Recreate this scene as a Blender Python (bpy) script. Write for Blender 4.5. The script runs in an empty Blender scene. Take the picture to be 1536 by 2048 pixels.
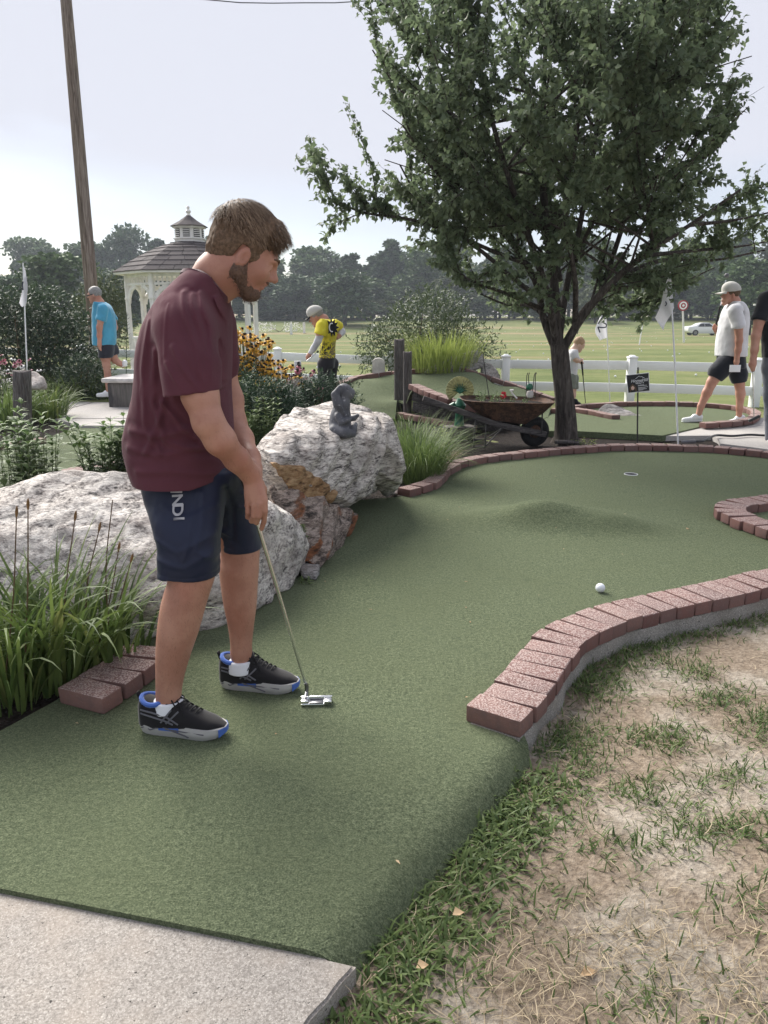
import bpy, bmesh, math, random
import numpy as np
from mathutils import Vector, Matrix
from mathutils.geometry import delaunay_2d_cdt
random.seed(7); RNG = np.random.default_rng(7)
R = math.radians
SC = bpy.context.scene
COL = SC.collection

# ------------------------------------------------------------------ camera, sky, sun, exposure
F_PX, CAM_H, PITCH = 1538.0, 1.335, math.atan(391/1538)
cam = bpy.data.cameras.new('camera'); cam_o = bpy.data.objects.new('camera', cam); COL.objects.link(cam_o)
cam.sensor_fit = 'VERTICAL'; cam.sensor_height = 36.0; cam.lens = F_PX/2048*36.0
cam.clip_start = 0.05; cam.clip_end = 3000
cam_o.location = (0, 0, CAM_H); cam_o.rotation_euler = (R(90)-PITCH, 0, 0)
SC.camera = cam_o
SUN_EL, SUN_AZ = 39.0, -34.0            # azimuth from +Y, minus = towards -X
w = bpy.data.worlds.new('World'); SC.world = w; w.use_nodes = True
nt = w.node_tree; nt.nodes.clear()
def wn(t, **k):
    n = nt.nodes.new(t)
    for a, b in k.items(): setattr(n, a, b)
    return n
sky = wn('ShaderNodeTexSky', sky_type='NISHITA', sun_disc=False, sun_elevation=R(SUN_EL), sun_rotation=R(SUN_AZ),
         air_density=1.0, dust_density=1.0, ozone_density=2.0)
tc = wn('ShaderNodeTexCoord'); mp = wn('ShaderNodeMapping'); mp.inputs['Scale'].default_value = (1.0, 1.0, 3.2)
nz = wn('ShaderNodeTexNoise'); nz.inputs['Scale'].default_value = 1.5; nz.inputs['Detail'].default_value = 5; nz.inputs['Roughness'].default_value = 0.5
rp = wn('ShaderNodeMapRange', interpolation_type='SMOOTHSTEP'); rp.inputs['From Min'].default_value = 0.36; rp.inputs['From Max'].default_value = 0.66
rp.inputs['To Min'].default_value = 0.22; rp.inputs['To Max'].default_value = 0.95
mx = wn('ShaderNodeMix', data_type='RGBA'); bg = wn('ShaderNodeBackground'); wo = wn('ShaderNodeOutputWorld')
L = nt.links.new
L(tc.outputs['Generated'], mp.inputs['Vector']); L(mp.outputs[0], nz.inputs['Vector']); L(nz.outputs['Fac'], rp.inputs['Value'])
sx = wn('ShaderNodeSeparateXYZ'); L(tc.outputs['Generated'], sx.inputs[0])
el = wn('ShaderNodeMapRange', interpolation_type='SMOOTHSTEP')            # the cloud sheet thickens overhead, thins to blue lower down
for k_, v_ in zip(('From Min', 'From Max', 'To Min', 'To Max'), (.08, .27, -.30, .42)): el.inputs[k_].default_value = v_
L(sx.outputs[2], el.inputs['Value']); ad = wn('ShaderNodeMath', operation='ADD', use_clamp=True); L(rp.outputs[0], ad.inputs[0]); L(el.outputs[0], ad.inputs[1]); L(ad.outputs[0], mx.inputs[0]); L(sky.outputs[0], mx.inputs[6]); mx.inputs[7].default_value = (5.5, 5.65, 6.35, 1)
L(mx.outputs[2], bg.inputs['Color']); bg.inputs['Strength'].default_value = 0.080; L(bg.outputs[0], wo.inputs['Surface'])
sl = bpy.data.lights.new('sun', 'SUN'); sl.energy = 4.7; sl.angle = R(42); sl.color = (1.0, 0.95, 0.87)
so = bpy.data.objects.new('sun', sl); COL.objects.link(so)
_sd = Vector((math.sin(R(SUN_AZ))*math.cos(R(SUN_EL)), math.cos(R(SUN_AZ))*math.cos(R(SUN_EL)), math.sin(R(SUN_EL))))
so.rotation_euler = (-_sd).to_track_quat('-Z', 'Y').to_euler(); so.location = _sd*50
vs = SC.view_settings; vs.view_transform = 'Standard'; vs.look = 'None'; vs.gamma = 1.0; vs.use_curve_mapping = False; vs.exposure = 0.8
SC.cycles.max_bounces = 6; SC.cycles.transparent_max_bounces = 8; SC.cycles.use_denoising = True

# ------------------------------------------------------------------ projection helpers (where a thing stands on the ground / in a depth plane)
CT, ST = math.cos(PITCH), math.sin(PITCH)
def ray(px, py):
    x = (px-768)/F_PX; y = (1024-py)/F_PX
    return Vector((x, CT + y*ST, -ST + y*CT))
def G(px, py, z=0.0):
    d = ray(px, py); t = (z-CAM_H)/d.z
    return Vector((d.x*t, d.y*t, z))
def P(px, py, Y):
    d = ray(px, py); t = Y/d.y
    return Vector((d.x*t, Y, CAM_H + d.z*t))
def PXM(py, Y):                               # pixels per metre at a row and depth
    d = ray(768, py); return F_PX/(Y/d.y)

# ------------------------------------------------------------------ materials
MATS = {}
class NT:
    def __init__(s, name):
        m = bpy.data.materials.new(name); m.use_nodes = True; s.m = m; s.t = m.node_tree
        s.b = s.t.nodes['Principled BSDF']; MATS[name] = m
    def n(s, t, **k):
        n = s.t.nodes.new(t)
        for a, b in k.items():
            if a.startswith('i_'):
                key = a[2:].replace('_', ' '); n.inputs[key].default_value = b
            else: setattr(n, a, b)
        return n
    def l(s, a, b): s.t.links.new(a, b)
    def noise(s, scale, detail=3, rough=.5, vec=None, dist=0):
        n = s.n('ShaderNodeTexNoise'); n.inputs['Scale'].default_value = scale; n.inputs['Detail'].default_value = detail
        n.inputs['Roughness'].default_value = rough; n.inputs['Distortion'].default_value = dist
        if vec is not None: s.l(vec, n.inputs['Vector'])
        return n.outputs['Fac']
    def vor(s, scale, vec=None, feature='F1'):
        n = s.n('ShaderNodeTexVoronoi', feature=feature); n.inputs['Scale'].default_value = scale
        if vec is not None: s.l(vec, n.inputs['Vector'])
        return n
    def coord(s, kind='Object', scale=None, rot=None, loc=None):
        c = s.n('ShaderNodeTexCoord').outputs[kind] if kind != 'World' else s.n('ShaderNodeNewGeometry').outputs['Position']
        if scale or rot or loc:
            m = s.n('ShaderNodeMapping')
            if scale: m.inputs['Scale'].default_value = scale
            if rot: m.inputs['Rotation'].default_value = rot
            if loc: m.inputs['Location'].default_value = loc
            s.l(c, m.inputs['Vector']); c = m.outputs[0]
        return c
    def ramp(s, fac, stops, interp='LINEAR'):
        r = s.n('ShaderNodeValToRGB'); e = r.color_ramp.elements; r.color_ramp.interpolation = interp
        while len(e) < len(stops): e.new(0.5)
        for i, (p, c) in enumerate(stops):
            e[i].position = p; e[i].color = (*c, 1) if len(c) == 3 else c
        s.l(fac, r.inputs[0]); return r.outputs[0]
    def rng(s, v, a, b, c=0., d=1., smooth=True):
        n = s.n('ShaderNodeMapRange', interpolation_type='SMOOTHSTEP' if smooth else 'LINEAR')
        for k, x in zip(('From Min', 'From Max', 'To Min', 'To Max'), (a, b, c, d)): n.inputs[k].default_value = x
        s.l(v, n.inputs['Value']); return n.outputs[0]
    def mix(s, f, a, b, mode='MIX'):
        n = s.n('ShaderNodeMix', data_type='RGBA', blend_type=mode)
        for sock, v in ((n.inputs[0], f), (n.inputs[6], a), (n.inputs[7], b)):
            if isinstance(v, (int, float)): sock.default_value = v
            elif isinstance(v, tuple): sock.default_value = (*v, 1)
            else: s.l(v, sock)
        return n.outputs[2]
    def math(s, op, a, b=0.):
        n = s.n('ShaderNodeMath', operation=op)
        for i, v in enumerate((a, b)):
            if isinstance(v, (int, float)): n.inputs[i].default_value = v
            else: s.l(v, n.inputs[i])
        return n.outputs[0]
    def sep(s, v):
        n = s.n('ShaderNodeSeparateXYZ'); s.l(v, n.inputs[0]); return n.outputs
    def rnd(s): return s.n('ShaderNodeObjectInfo').outputs['Random']
    def bump(s, h, strength=.5, dist=.01):
        n = s.n('ShaderNodeBump'); n.inputs['Strength'].default_value = strength; n.inputs['Distance'].default_value = dist
        s.l(h, n.inputs['Height']); s.l(n.outputs[0], s.b.inputs['Normal'])
    def out(s, col=None, rough=.8, spec=.3, metal=0.):
        if col is not None:
            if isinstance(col, tuple): s.b.inputs['Base Color'].default_value = (*col, 1)
            else: s.l(col, s.b.inputs['Base Color'])
        if isinstance(rough, (int, float)): s.b.inputs['Roughness'].default_value = rough
        else: s.l(rough, s.b.inputs['Roughness'])
        s.b.inputs['Specular IOR Level'].default_value = spec; s.b.inputs['Metallic'].default_value = metal
        return s.m

def plain(name, col, rough=.7, spec=.3, metal=0., var=.12, nscale=30, bump=0., bscale=200, kind='Object'):
    s = NT(name); c = s.coord(kind)
    f = s.noise(nscale, 4, .6, c)
    a = tuple(x*(1-var) for x in col); b = tuple(min(1, x*(1+var)) for x in col)
    s.out(s.mix(s.rng(f, .3, .7), a, b), rough, spec, metal)
    if bump: s.bump(s.noise(bscale, 3, .6, c), bump, .003)
    return s.m

def foliage(name, c1, c2, rough=.55, trans=.25, nscale=6., c3=None, spec=.3):
    """leaf colour varies from leaf to leaf and clump to clump; some light passes through"""
    s = NT(name); ri = s.n('ShaderNodeNewGeometry').outputs['Random Per Island']
    f = s.math('ADD', s.math('MULTIPLY', ri, .6), s.math('MULTIPLY', s.noise(nscale, 2, .5, s.coord('World')), .5))
    col = s.ramp(f, [(.15, c1), (.8, c2)] if c3 is None else [(.15, c1), (.75, c2), (.95, c3)])
    s.out(col, rough, spec)
    tr = s.n('ShaderNodeBsdfTranslucent'); s.l(col, tr.inputs['Color'])
    ms = s.n('ShaderNodeMixShader'); ms.inputs[0].default_value = trans
    s.l(s.b.outputs[0], ms.inputs[1]); s.l(tr.outputs[0], ms.inputs[2]); s.l(ms.outputs[0], s.t.nodes['Material Output'].inputs['Surface'])
    return s.m

# ------------------------------------------------------------------ objects
def tag(o, label=None, cat=None, group=None, kind=None):
    if label: o['label'] = label
    if cat: o['category'] = cat
    if group: o['group'] = group
    if kind: o['kind'] = kind
    return o
def empty(name, loc=(0, 0, 0), label=None, cat=None, group=None, rz=0., parent=None):
    o = bpy.data.objects.new(name, None); o.empty_display_size = .1; COL.objects.link(o); o.location = loc; o.rotation_euler = (0, 0, rz)
    if parent: o.parent = parent
    return tag(o, label, cat, group)
def mesh_data(name, V, Fc, mat=None, smooth=True):
    me = bpy.data.meshes.new(name)
    V = np.asarray(V, dtype=np.float32)
    if isinstance(Fc, np.ndarray) and Fc.ndim == 2:
        n, k = Fc.shape
        me.vertices.add(len(V)); me.vertices.foreach_set('co', V.ravel())
        me.loops.add(n*k); me.loops.foreach_set('vertex_index', Fc.astype(np.int32).ravel())
        me.polygons.add(n); me.polygons.foreach_set('loop_start', np.arange(0, n*k, k, dtype=np.int32)); me.polygons.foreach_set('loop_total', np.full(n, k, dtype=np.int32))
        me.update(calc_edges=True); me.validate()
    else:
        me.from_pydata([tuple(map(float, v)) for v in V], [], [tuple(int(i) for i in f) for f in Fc]); me.update()
    me.polygons.foreach_set('use_smooth', np.full(len(me.polygons), bool(smooth)))
    if mat is not None:
        for m in (mat if isinstance(mat, (list, tuple)) else [mat]): me.materials.append(MATS[m] if isinstance(m, str) else m)
    return me
def obj(name, me, parent=None, loc=None, rot=None, world=True):
    """links a mesh; with parent, vertex data are in world space unless world=False"""
    o = bpy.data.objects.new(name, me); COL.objects.link(o)
    if parent is not None:
        o.parent = parent
        if world: o.matrix_parent_inverse = Matrix.LocRotScale(parent.location, parent.rotation_euler, parent.scale).inverted()
    if loc is not None: o.location = loc
    if rot is not None: o.rotation_euler = rot
    return o
def mobj(name, V, Fc, mat, parent=None, smooth=True, world=True):
    return obj(name, mesh_data(name, V, Fc, mat, smooth), parent, world=world)
def copy_tree(o, parent=None, label=None):
    c = o.copy(); COL.objects.link(c); c.parent = parent
    if label: c['label'] = label
    for ch in list(o.children): copy_tree(ch, c)
    return c

def sharp(me, ang=35):
    me.set_sharp_from_angle(angle=R(ang)); return me

class MB:
    """collects simple solids into one mesh"""
    def __init__(s): s.v = []; s.f = []
    def add(s, V, Fc):
        o = len(s.v); s.v.extend([tuple(map(float, v)) for v in V]); s.f.extend([tuple(i+o for i in f) for f in Fc]); return s
    def box(s, c, size, rot=None, bevel=0., taper=1.):
        bm = bmesh.new(); bmesh.ops.create_cube(bm, size=1.0)
        for v in bm.verts:
            k = taper if v.co.z > 0 else 1.
            v.co = Vector((v.co.x*size[0]*k, v.co.y*size[1]*k, v.co.z*size[2]))
        if bevel > 0: bmesh.ops.bevel(bm, geom=bm.edges[:], offset=bevel, segments=2, affect='EDGES', profile=.5)
        M = Matrix.Translation(Vector(c))
        if rot is not None: M = M @ (rot.to_4x4() if isinstance(rot, Matrix) else Matrix.Rotation(rot, 4, 'Z'))
        bm.transform(M); bm.verts.index_update()
        s.add([v.co for v in bm.verts], [[v.index for v in f.verts] for f in bm.faces]); bm.free(); return s
    def bar(s, a, b, wx, wy, bevel=0., up=Vector((0, 0, 1))):
        a = Vector(a); b = Vector(b); d = (b-a); L_ = d.length; z = d.normalized()
        x = up.cross(z)
        if x.length < 1e-4: x = Vector((1, 0, 0))
        x.normalize(); y = z.cross(x)
        M = Matrix((x, y, z)).transposed()
        return s.box((a+b)/2, (wx, wy, L_), M, bevel)
    def tube(s, pts, rad, seg=8, caps=True, flat=1.):
        pts = [Vector(p) for p in pts]; n = len(pts)
        if isinstance(rad, (int, float)): rad = [rad]*n
        V = []; Fc = []; prev = None
        for i, p in enumerate(pts):
            t = (pts[min(i+1, n-1)]-pts[max(i-1, 0)])
            t = t.normalized() if t.length > 1e-9 else Vector((0, 0, 1))
            if prev is None:
                prev = t.cross(Vector((0, 0, 1)))
                if prev.length < .1: prev = t.cross(Vector((1, 0, 0)))
            u = (prev - t*prev.dot(t)); u = u.normalized(); v = t.cross(u); prev = u
            for k in range(seg):
                a = 2*math.pi*k/seg; V.append(p + (u*math.cos(a)*flat + v*math.sin(a))*rad[i])
        for i in range(n-1):
            for k in range(seg):
                Fc.append((i*seg+k, i*seg+(k+1) % seg, (i+1)*seg+(k+1) % seg, (i+1)*seg+k))
        if caps: Fc.append(tuple(range(seg))[::-1]); Fc.append(tuple((n-1)*seg+k for k in range(seg)))
        return s.add(V, Fc)
    def lathe(s, prof, seg=24, c=(0, 0, 0), M=None, caps=True):
        V = []; Fc = []; n = len(prof)
        for r, z in prof:
            for k in range(seg):
                a = 2*math.pi*k/seg; v = Vector((r*math.cos(a), r*math.sin(a), z))
                if M is not None: v = M @ v
                V.append(v + Vector(c))
        for i in range(n-1):
            for k in range(seg): Fc.append((i*seg+k, i*seg+(k+1) % seg, (i+1)*seg+(k+1) % seg, (i+1)*seg+k))
        if caps: Fc.append(tuple(range(seg))[::-1]); Fc.append(tuple((n-1)*seg+k for k in range(seg)))
        return s.add(V, Fc)
    def loft(s, rings, caps=True, closed=False):
        n = len(rings); m = len(rings[0]); V = [p for r in rings for p in r]; Fc = []
        for i in range(n if closed else n-1):
            j = (i+1) % n
            for k in range(m): Fc.append((i*m+k, i*m+(k+1) % m, j*m+(k+1) % m, j*m+k))
        if caps and not closed: Fc.append(tuple(range(m))[::-1]); Fc.append(tuple((n-1)*m+k for k in range(m)))
        return s.add(V, Fc)
    def prism(s, poly, z0, z1):
        n = len(poly); V = [(p[0], p[1], z0) for p in poly]+[(p[0], p[1], z1) for p in poly]
        Fc = [tuple(range(n))[::-1], tuple(range(n, 2*n))]+[(i, (i+1) % n, n+(i+1) % n, n+i) for i in range(n)]
        return s.add(V, Fc)
    def build(s, name, mat, parent=None, smooth=True, ang=40, world=True, loc=None):
        me = mesh_data(name, s.v, s.f, mat, smooth)
        if smooth and ang: sharp(me, ang)
        return obj(name, me, parent, world=world, loc=loc)

def spline(pts, n):
    """Catmull-Rom through pts, resampled to n even steps"""
    pts = [Vector(p) for p in pts]; Q = [pts[0]*2-pts[1]]+pts+[pts[-1]*2-pts[-2]]; D = []
    for i in range(1, len(Q)-2):
        for k in range(16):
            t = k/16; p0, p1, p2, p3 = Q[i-1:i+3]
            D.append(.5*((2*p1)+(p2-p0)*t+(2*p0-5*p1+4*p2-p3)*t*t+(3*p1-p0-3*p2+p3)*t**3))
    D.append(pts[-1]); cum = [0]
    for a, b in zip(D, D[1:]): cum.append(cum[-1]+(b-a).length)
    out = []; j = 0
    for k in range(n):
        s_ = cum[-1]*k/(n-1)
        while j < len(cum)-2 and cum[j+1] < s_: j += 1
        t = (s_-cum[j])/max(1e-9, cum[j+1]-cum[j]); out.append(D[j].lerp(D[j+1], min(1, t)))
    return out
def path_len(pts): return sum((b-a).length for a, b in zip(pts, pts[1:]))

# ------------------------------------------------------------------ numpy noise + signed distance modelling
_perm = np.random.default_rng(3).permutation(256).astype(np.int32); _perm = np.concatenate([_perm, _perm, _perm])
_grad = np.random.default_rng(4).normal(size=(256, 3)).astype(np.float32); _grad /= np.linalg.norm(_grad, axis=1)[:, None]
def pnoise(x, y, z):
    xi = np.floor(x).astype(np.int32); yi = np.floor(y).astype(np.int32); zi = np.floor(z).astype(np.int32)
    xf = x-xi; yf = y-yi; zf = z-zi; xi &= 255; yi &= 255; zi &= 255
    u = xf*xf*xf*(xf*(xf*6-15)+10); v = yf*yf*yf*(yf*(yf*6-15)+10); w_ = zf*zf*zf*(zf*(zf*6-15)+10)
    r = 0
    for i in (0, 1):
        for j in (0, 1):
            for k in (0, 1):
                g = _grad[_perm[_perm[_perm[xi+i]+yi+j]+zi+k]]
                d = g[..., 0]*(xf-i)+g[..., 1]*(yf-j)+g[..., 2]*(zf-k)
                r = r+d*(u if i else 1-u)*(v if j else 1-v)*(w_ if k else 1-w_)
    return r
def fbm(x, y, z, o=4, g=.5):
    r = 0; a = 1
    for i in range(o): r = r+a*pnoise(x+7.3*i, y-3.1*i, z+1.7*i); x, y, z = x*2.03, y*2.03, z*2.03; a *= g
    return r
def surface_nets(f, origin, h):
    s = f < 0; nx, ny, nz = f.shape
    cnt = np.zeros((nx-1, ny-1, nz-1), dtype=np.int8)
    C8 = [(i, j, k) for i in (0, 1) for j in (0, 1) for k in (0, 1)]
    for i, j, k in C8: cnt += s[i:nx-1+i, j:ny-1+j, k:nz-1+k]
    act = np.argwhere((cnt > 0) & (cnt < 8)); a0, a1, a2 = act.T
    cv = {c: f[a0+c[0], a1+c[1], a2+c[2]] for c in C8}
    pos = np.zeros((len(act), 3)); num = np.zeros(len(act))
    for c in C8:
        for ax in range(3):
            if c[ax] == 0:
                d = list(c); d[ax] = 1; d = tuple(d); fa, fb = cv[c], cv[d]; cr = (fa < 0) != (fb < 0)
                t = np.where(cr, fa/np.where(cr, fa-fb, 1), 0); p = np.repeat(np.array([c], float), len(act), 0); p[:, ax] = t
                pos += p*cr[:, None]; num += cr
    V = (act+pos/num[:, None])*h+np.array(origin)
    idx = np.full((nx-1, ny-1, nz-1), -1, dtype=np.int32); idx[a0, a1, a2] = np.arange(len(act))
    Fs = []
    for ax in range(3):
        b, c = [(1, 2), (2, 0), (0, 1)][ax]
        sl0 = [slice(None)]*3; sl1 = [slice(None)]*3; sl0[ax] = slice(0, -1); sl1[ax] = slice(1, None)
        A = s[tuple(sl0)]; B = s[tuple(sl1)]; e = np.argwhere(A != B)
        ok = (e[:, b] > 0) & (e[:, c] > 0) & (e[:, b] < f.shape[b]-1) & (e[:, c] < f.shape[c]-1); e = e[ok]
        def cell(db, dc):
            q = e.copy(); q[:, b] -= db; q[:, c] -= dc; return idx[q[:, 0], q[:, 1], q[:, 2]]
        q = np.stack([cell(1, 1), cell(0, 1), cell(0, 0), cell(1, 0)], 1)
        fl = ~A[e[:, 0], e[:, 1], e[:, 2]]; q[fl] = q[fl][:, ::-1]; Fs.append(q)
    return V, np.concatenate(Fs)
def smin(a, b, k): 
    h = np.maximum(k-np.abs(a-b), 0)/k; return np.minimum(a, b)-h*h*k*.25
def smax(a, b, k): return -smin(-a, -b, k)
class SDF:
    def __init__(s, lo, hi, h):
        s.lo = np.array(lo, float); s.h = h; n = np.ceil((np.array(hi)-s.lo)/h).astype(int)+1; s.n = n
        s.ax = [(s.lo[i]+h*np.arange(n[i])).astype(np.float32) for i in range(3)]; s.f = np.full(n, 1.0, dtype=np.float32)
    def region(s, lo, hi, pad):
        a = np.clip(np.floor((np.array(lo)-pad-s.lo)/s.h).astype(int), 0, s.n-1); b = np.clip(np.ceil((np.array(hi)+pad-s.lo)/s.h).astype(int)+1, 1, s.n)
        sl = tuple(slice(i, j) for i, j in zip(a, b))
        return sl, s.ax[0][sl[0]][:, None, None], s.ax[1][sl[1]][None, :, None], s.ax[2][sl[2]][None, None, :]
    def put(s, sl, d, k, op='u'):
        if 0 in s.f[sl].shape: return
        if op == 'u': s.f[sl] = smin(s.f[sl], d, k)
        elif op == 's': s.f[sl] = smax(s.f[sl], -d, k)
        elif op == 'i': s.f[sl] = smax(s.f[sl], d, k)
    def cone(s, a, b, ra, rb, k=.02, op='u', flat=None):
        """tapered capsule; flat=(axis vector, factor) squashes it across that axis"""
        a = np.array(a, float); b = np.array(b, float); rm = max(ra, rb)
        sl, X, Y_, Z = s.region(np.minimum(a, b)-rm, np.maximum(a, b)+rm, k+.04)
        d = b-a; L2 = max(1e-9, float(d@d)); px, py, pz = X-a[0], Y_-a[1], Z-a[2]
        t = np.clip((px*d[0]+py*d[1]+pz*d[2])/L2, 0, 1)
        ex, ey, ez = px-t*d[0], py-t*d[1], pz-t*d[2]
        q = ex*ex+ey*ey+ez*ez
        if flat is not None:
            n = np.array(flat[0], float); n /= np.linalg.norm(n); e = ex*n[0]+ey*n[1]+ez*n[2]; q = q+e*e*(1/flat[1]**2-1)
        s.put(sl, np.sqrt(q)-(ra+(rb-ra)*t), k, op)
    def chain(s, pts, rad, k=.02, op='u', flat=None):
        for i in range(len(pts)-1): s.cone(pts[i], pts[i+1], rad[i], rad[i+1], k, op, flat)
    def ell(s, c, r, k=.02, M=None, op='u'):
        c = np.array(c, float); rm = max(r); sl, X, Y_, Z = s.region(c-rm, c+rm, k+.04)
        x, y, z = X-c[0], Y_-c[1], Z-c[2]
        if M is not None:
            M = np.array(M); x, y, z = (x*M[0][i]+y*M[1][i]+z*M[2][i] for i in range(3))
        x, y, z = x/r[0], y/r[1], z/r[2]
        q = np.sqrt(x*x+y*y+z*z); g = np.sqrt((x/r[0])**2+(y/r[1])**2+(z/r[2])**2)
        s.put(sl, np.where(g > 1e-6, q*(q-1)/np.maximum(g, 1e-6), -min(r)), k, op)
    def loftz(s, rows, k=.02, op='u', power=2.0, disp=None):
        """rows: z, x_back, x_front, y_centre, y_half (z ascending after sort): a body whose cross-sections are ellipses"""
        rows = sorted(rows); T = np.array(rows, float); z0, z1 = T[0, 0], T[-1, 0]
        lo = (T[:, 1].min(), (T[:, 3]-T[:, 4]).min(), z0); hi = (T[:, 2].max(), (T[:, 3]+T[:, 4]).max(), z1)
        sl, X, Y_, Z = s.region(lo, hi, k+.04)
        zz = np.clip(Z.ravel(), z0, z1); ip = lambda c: smooth_interp(zz, T[:, 0], T[:, c])
        xb, xf, yc, yh = ip(1), ip(2), ip(3), ip(4); cx = (xb+xf)/2; hx = np.maximum((xf-xb)/2, 1e-3); sh = (1, 1, -1)
        ax_ = np.abs(X-cx.reshape(sh))/hx.reshape(sh); ay = np.abs(Y_-yc.reshape(sh))/yh.reshape(sh)
        q = (ax_**power+ay**power)**(1/power); d = (q-1)*np.minimum(hx, yh).reshape(sh)
        over = np.maximum(z0-Z, Z-z1); d = np.where(over > 0, np.sqrt(np.maximum(d, 0)**2+np.maximum(over, 0)**2), d)
        d = np.maximum(d, over)
        if disp is not None: d = d-disp(X, Y_, Z)
        s.put(sl, d.astype(np.float32), k, op)
    def sub(s, pts, pad):
        """an aligned piece of this field round some points"""
        A = np.array(pts); sl, *_ = s.region(A.min(0), A.max(0), pad); U = SDF.__new__(SDF); U.h = s.h; U.ax = [s.ax[i][sl[i]] for i in range(3)]; U.lo = np.array([a[0] for a in U.ax], float); U.n = np.array([len(a) for a in U.ax]); U.f = np.full(U.n, 1., dtype=np.float32); return U, sl
    def displace(s, fun, band=.03):
        m = np.abs(s.f) < band; X, Y_, Z = np.broadcast_arrays(*s.grid()); s.f[m] -= fun(X[m], Y_[m], Z[m]).astype(np.float32)
    def grid(s): return s.ax[0][:, None, None], s.ax[1][None, :, None], s.ax[2][None, None, :]
    def mesh(s, sm=1):
        f = s.f
        V, Fc = surface_nets(f, s.lo, s.h)
        if sm: V = lap(V, Fc, sm)
        return V, Fc
def smooth_interp(x, xp, fp):
    n = len(xp)
    if n < 3: return np.interp(x, xp, fp)
    dx = np.diff(xp); sl = np.diff(fp)/np.maximum(dx, 1e-9); m = np.zeros(n); m[1:-1] = (sl[:-1]+sl[1:])/2; m[0] = sl[0]; m[-1] = sl[-1]
    i = np.clip(np.searchsorted(xp, x)-1, 0, n-2); h = dx[i]; t = (x-xp[i])/np.maximum(h, 1e-9)
    return (2*t**3-3*t**2+1)*fp[i]+(t**3-2*t**2+t)*h*m[i]+(-2*t**3+3*t**2)*fp[i+1]+(t**3-t**2)*h*m[i+1]
def lap(V, Fc, it=1, lam=.5):
    for _ in range(it):
        S = np.zeros_like(V); N = np.zeros(len(V))
        for a in range(4):
            for b in ((a+1) % 4, (a+3) % 4): np.add.at(S, Fc[:, a], V[Fc[:, b]]); np.add.at(N, Fc[:, a], 1)
        V = V+lam*(S/np.maximum(N, 1)[:, None]-V)
    return V
def join(parts):
    Vs = []; Fs = []; o = 0
    for V, Fc in parts: Vs.append(V); Fs.append(Fc+o); o += len(V)
    return np.concatenate(Vs), np.concatenate(Fs)

def text_mesh(body, size, M, mat, name, parent=None, extrude=.0006, shear=0., bold=0.):
    cu = bpy.data.curves.new(name, 'FONT'); cu.body = body; cu.size = size; cu.extrude = extrude; cu.align_x = 'CENTER'; cu.align_y = 'CENTER'; cu.shear = shear; cu.offset = bold
    to = bpy.data.objects.new(name, cu); COL.objects.link(to)
    dg = bpy.context.evaluated_depsgraph_get(); me = bpy.data.meshes.new_from_object(to.evaluated_get(dg))
    bpy.data.objects.remove(to); me.name = name; me.transform(M); me.materials.clear(); me.materials.append(MATS[mat])
    return obj(name, me, parent)

def unit(v): return v/np.maximum(np.linalg.norm(v, axis=-1, keepdims=True), 1e-9)
def leaf_mesh(pos, dirs, nrm, L_, W_, curl=.25, fold=.25, shape=.45):
    """one folded, curled leaf of four triangles at each position"""
    n = len(pos); d = unit(dirs); s_ = unit(np.cross(d, nrm)); u = np.cross(s_, d); L_ = np.broadcast_to(np.asarray(L_, float), n)[:, None]; W_ = np.broadcast_to(np.asarray(W_, float), n)[:, None]
    b = pos; c = pos+d*L_*shape-u*W_*fold*.0; t = pos+d*L_-u*L_*curl
    l = c+s_*W_*.5+u*W_*fold; r = c-s_*W_*.5+u*W_*fold
    V = np.stack([b, l, c, r, t], 1).reshape(-1, 3); o = (np.arange(n)*5)[:, None, None]
    return V, (o+np.array([[0, 1, 2], [0, 2, 3], [1, 4, 2], [2, 4, 3]])[None]).reshape(-1, 3)

def in_px(xyz):                                              # world -> picture, to know which patch of ground a blade belongs to
    x, y, z = xyz[:, 0], xyz[:, 1], xyz[:, 2]-CAM_H; dep = y*CT-z*ST; return 768+F_PX*x/dep, 1024-F_PX*(y*ST+z*CT)/dep
# ------------------------------------------------------------------ surface materials
def m_turf(name, c1, c2, c3, scale=260):
    s = NT(name); c = s.coord('World')
    f1 = s.noise(scale, 3, .75, c); f2 = s.noise(scale*.33, 3, .6, c); f3 = s.noise(2.3, 3, .5, c); f4 = s.noise(14, 3, .6, c)
    col = s.ramp(s.math('ADD', s.math('MULTIPLY', f1, .7), s.math('MULTIPLY', f2, .3)), [(.38, c1), (.5, c2), (.62, c3)])
    col = s.mix(s.math('MULTIPLY', s.rng(f3, .35, .7), .35), col, (.132, .156, .085))
    col = s.mix(s.math('MULTIPLY', s.rng(f4, .52, .75), .3), col, (.06, .085, .05))
    s.out(col, .95, .1); s.bump(s.math('ADD', f1, f2), 1.0, .010); s.b.inputs['Sheen Weight'].default_value = .03; s.b.inputs['Sheen Roughness'].default_value = .5
    return s.m
m_turf('turf', (.058, .076, .043), (.135, .164, .093), (.245, .283, .170), 210)

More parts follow.
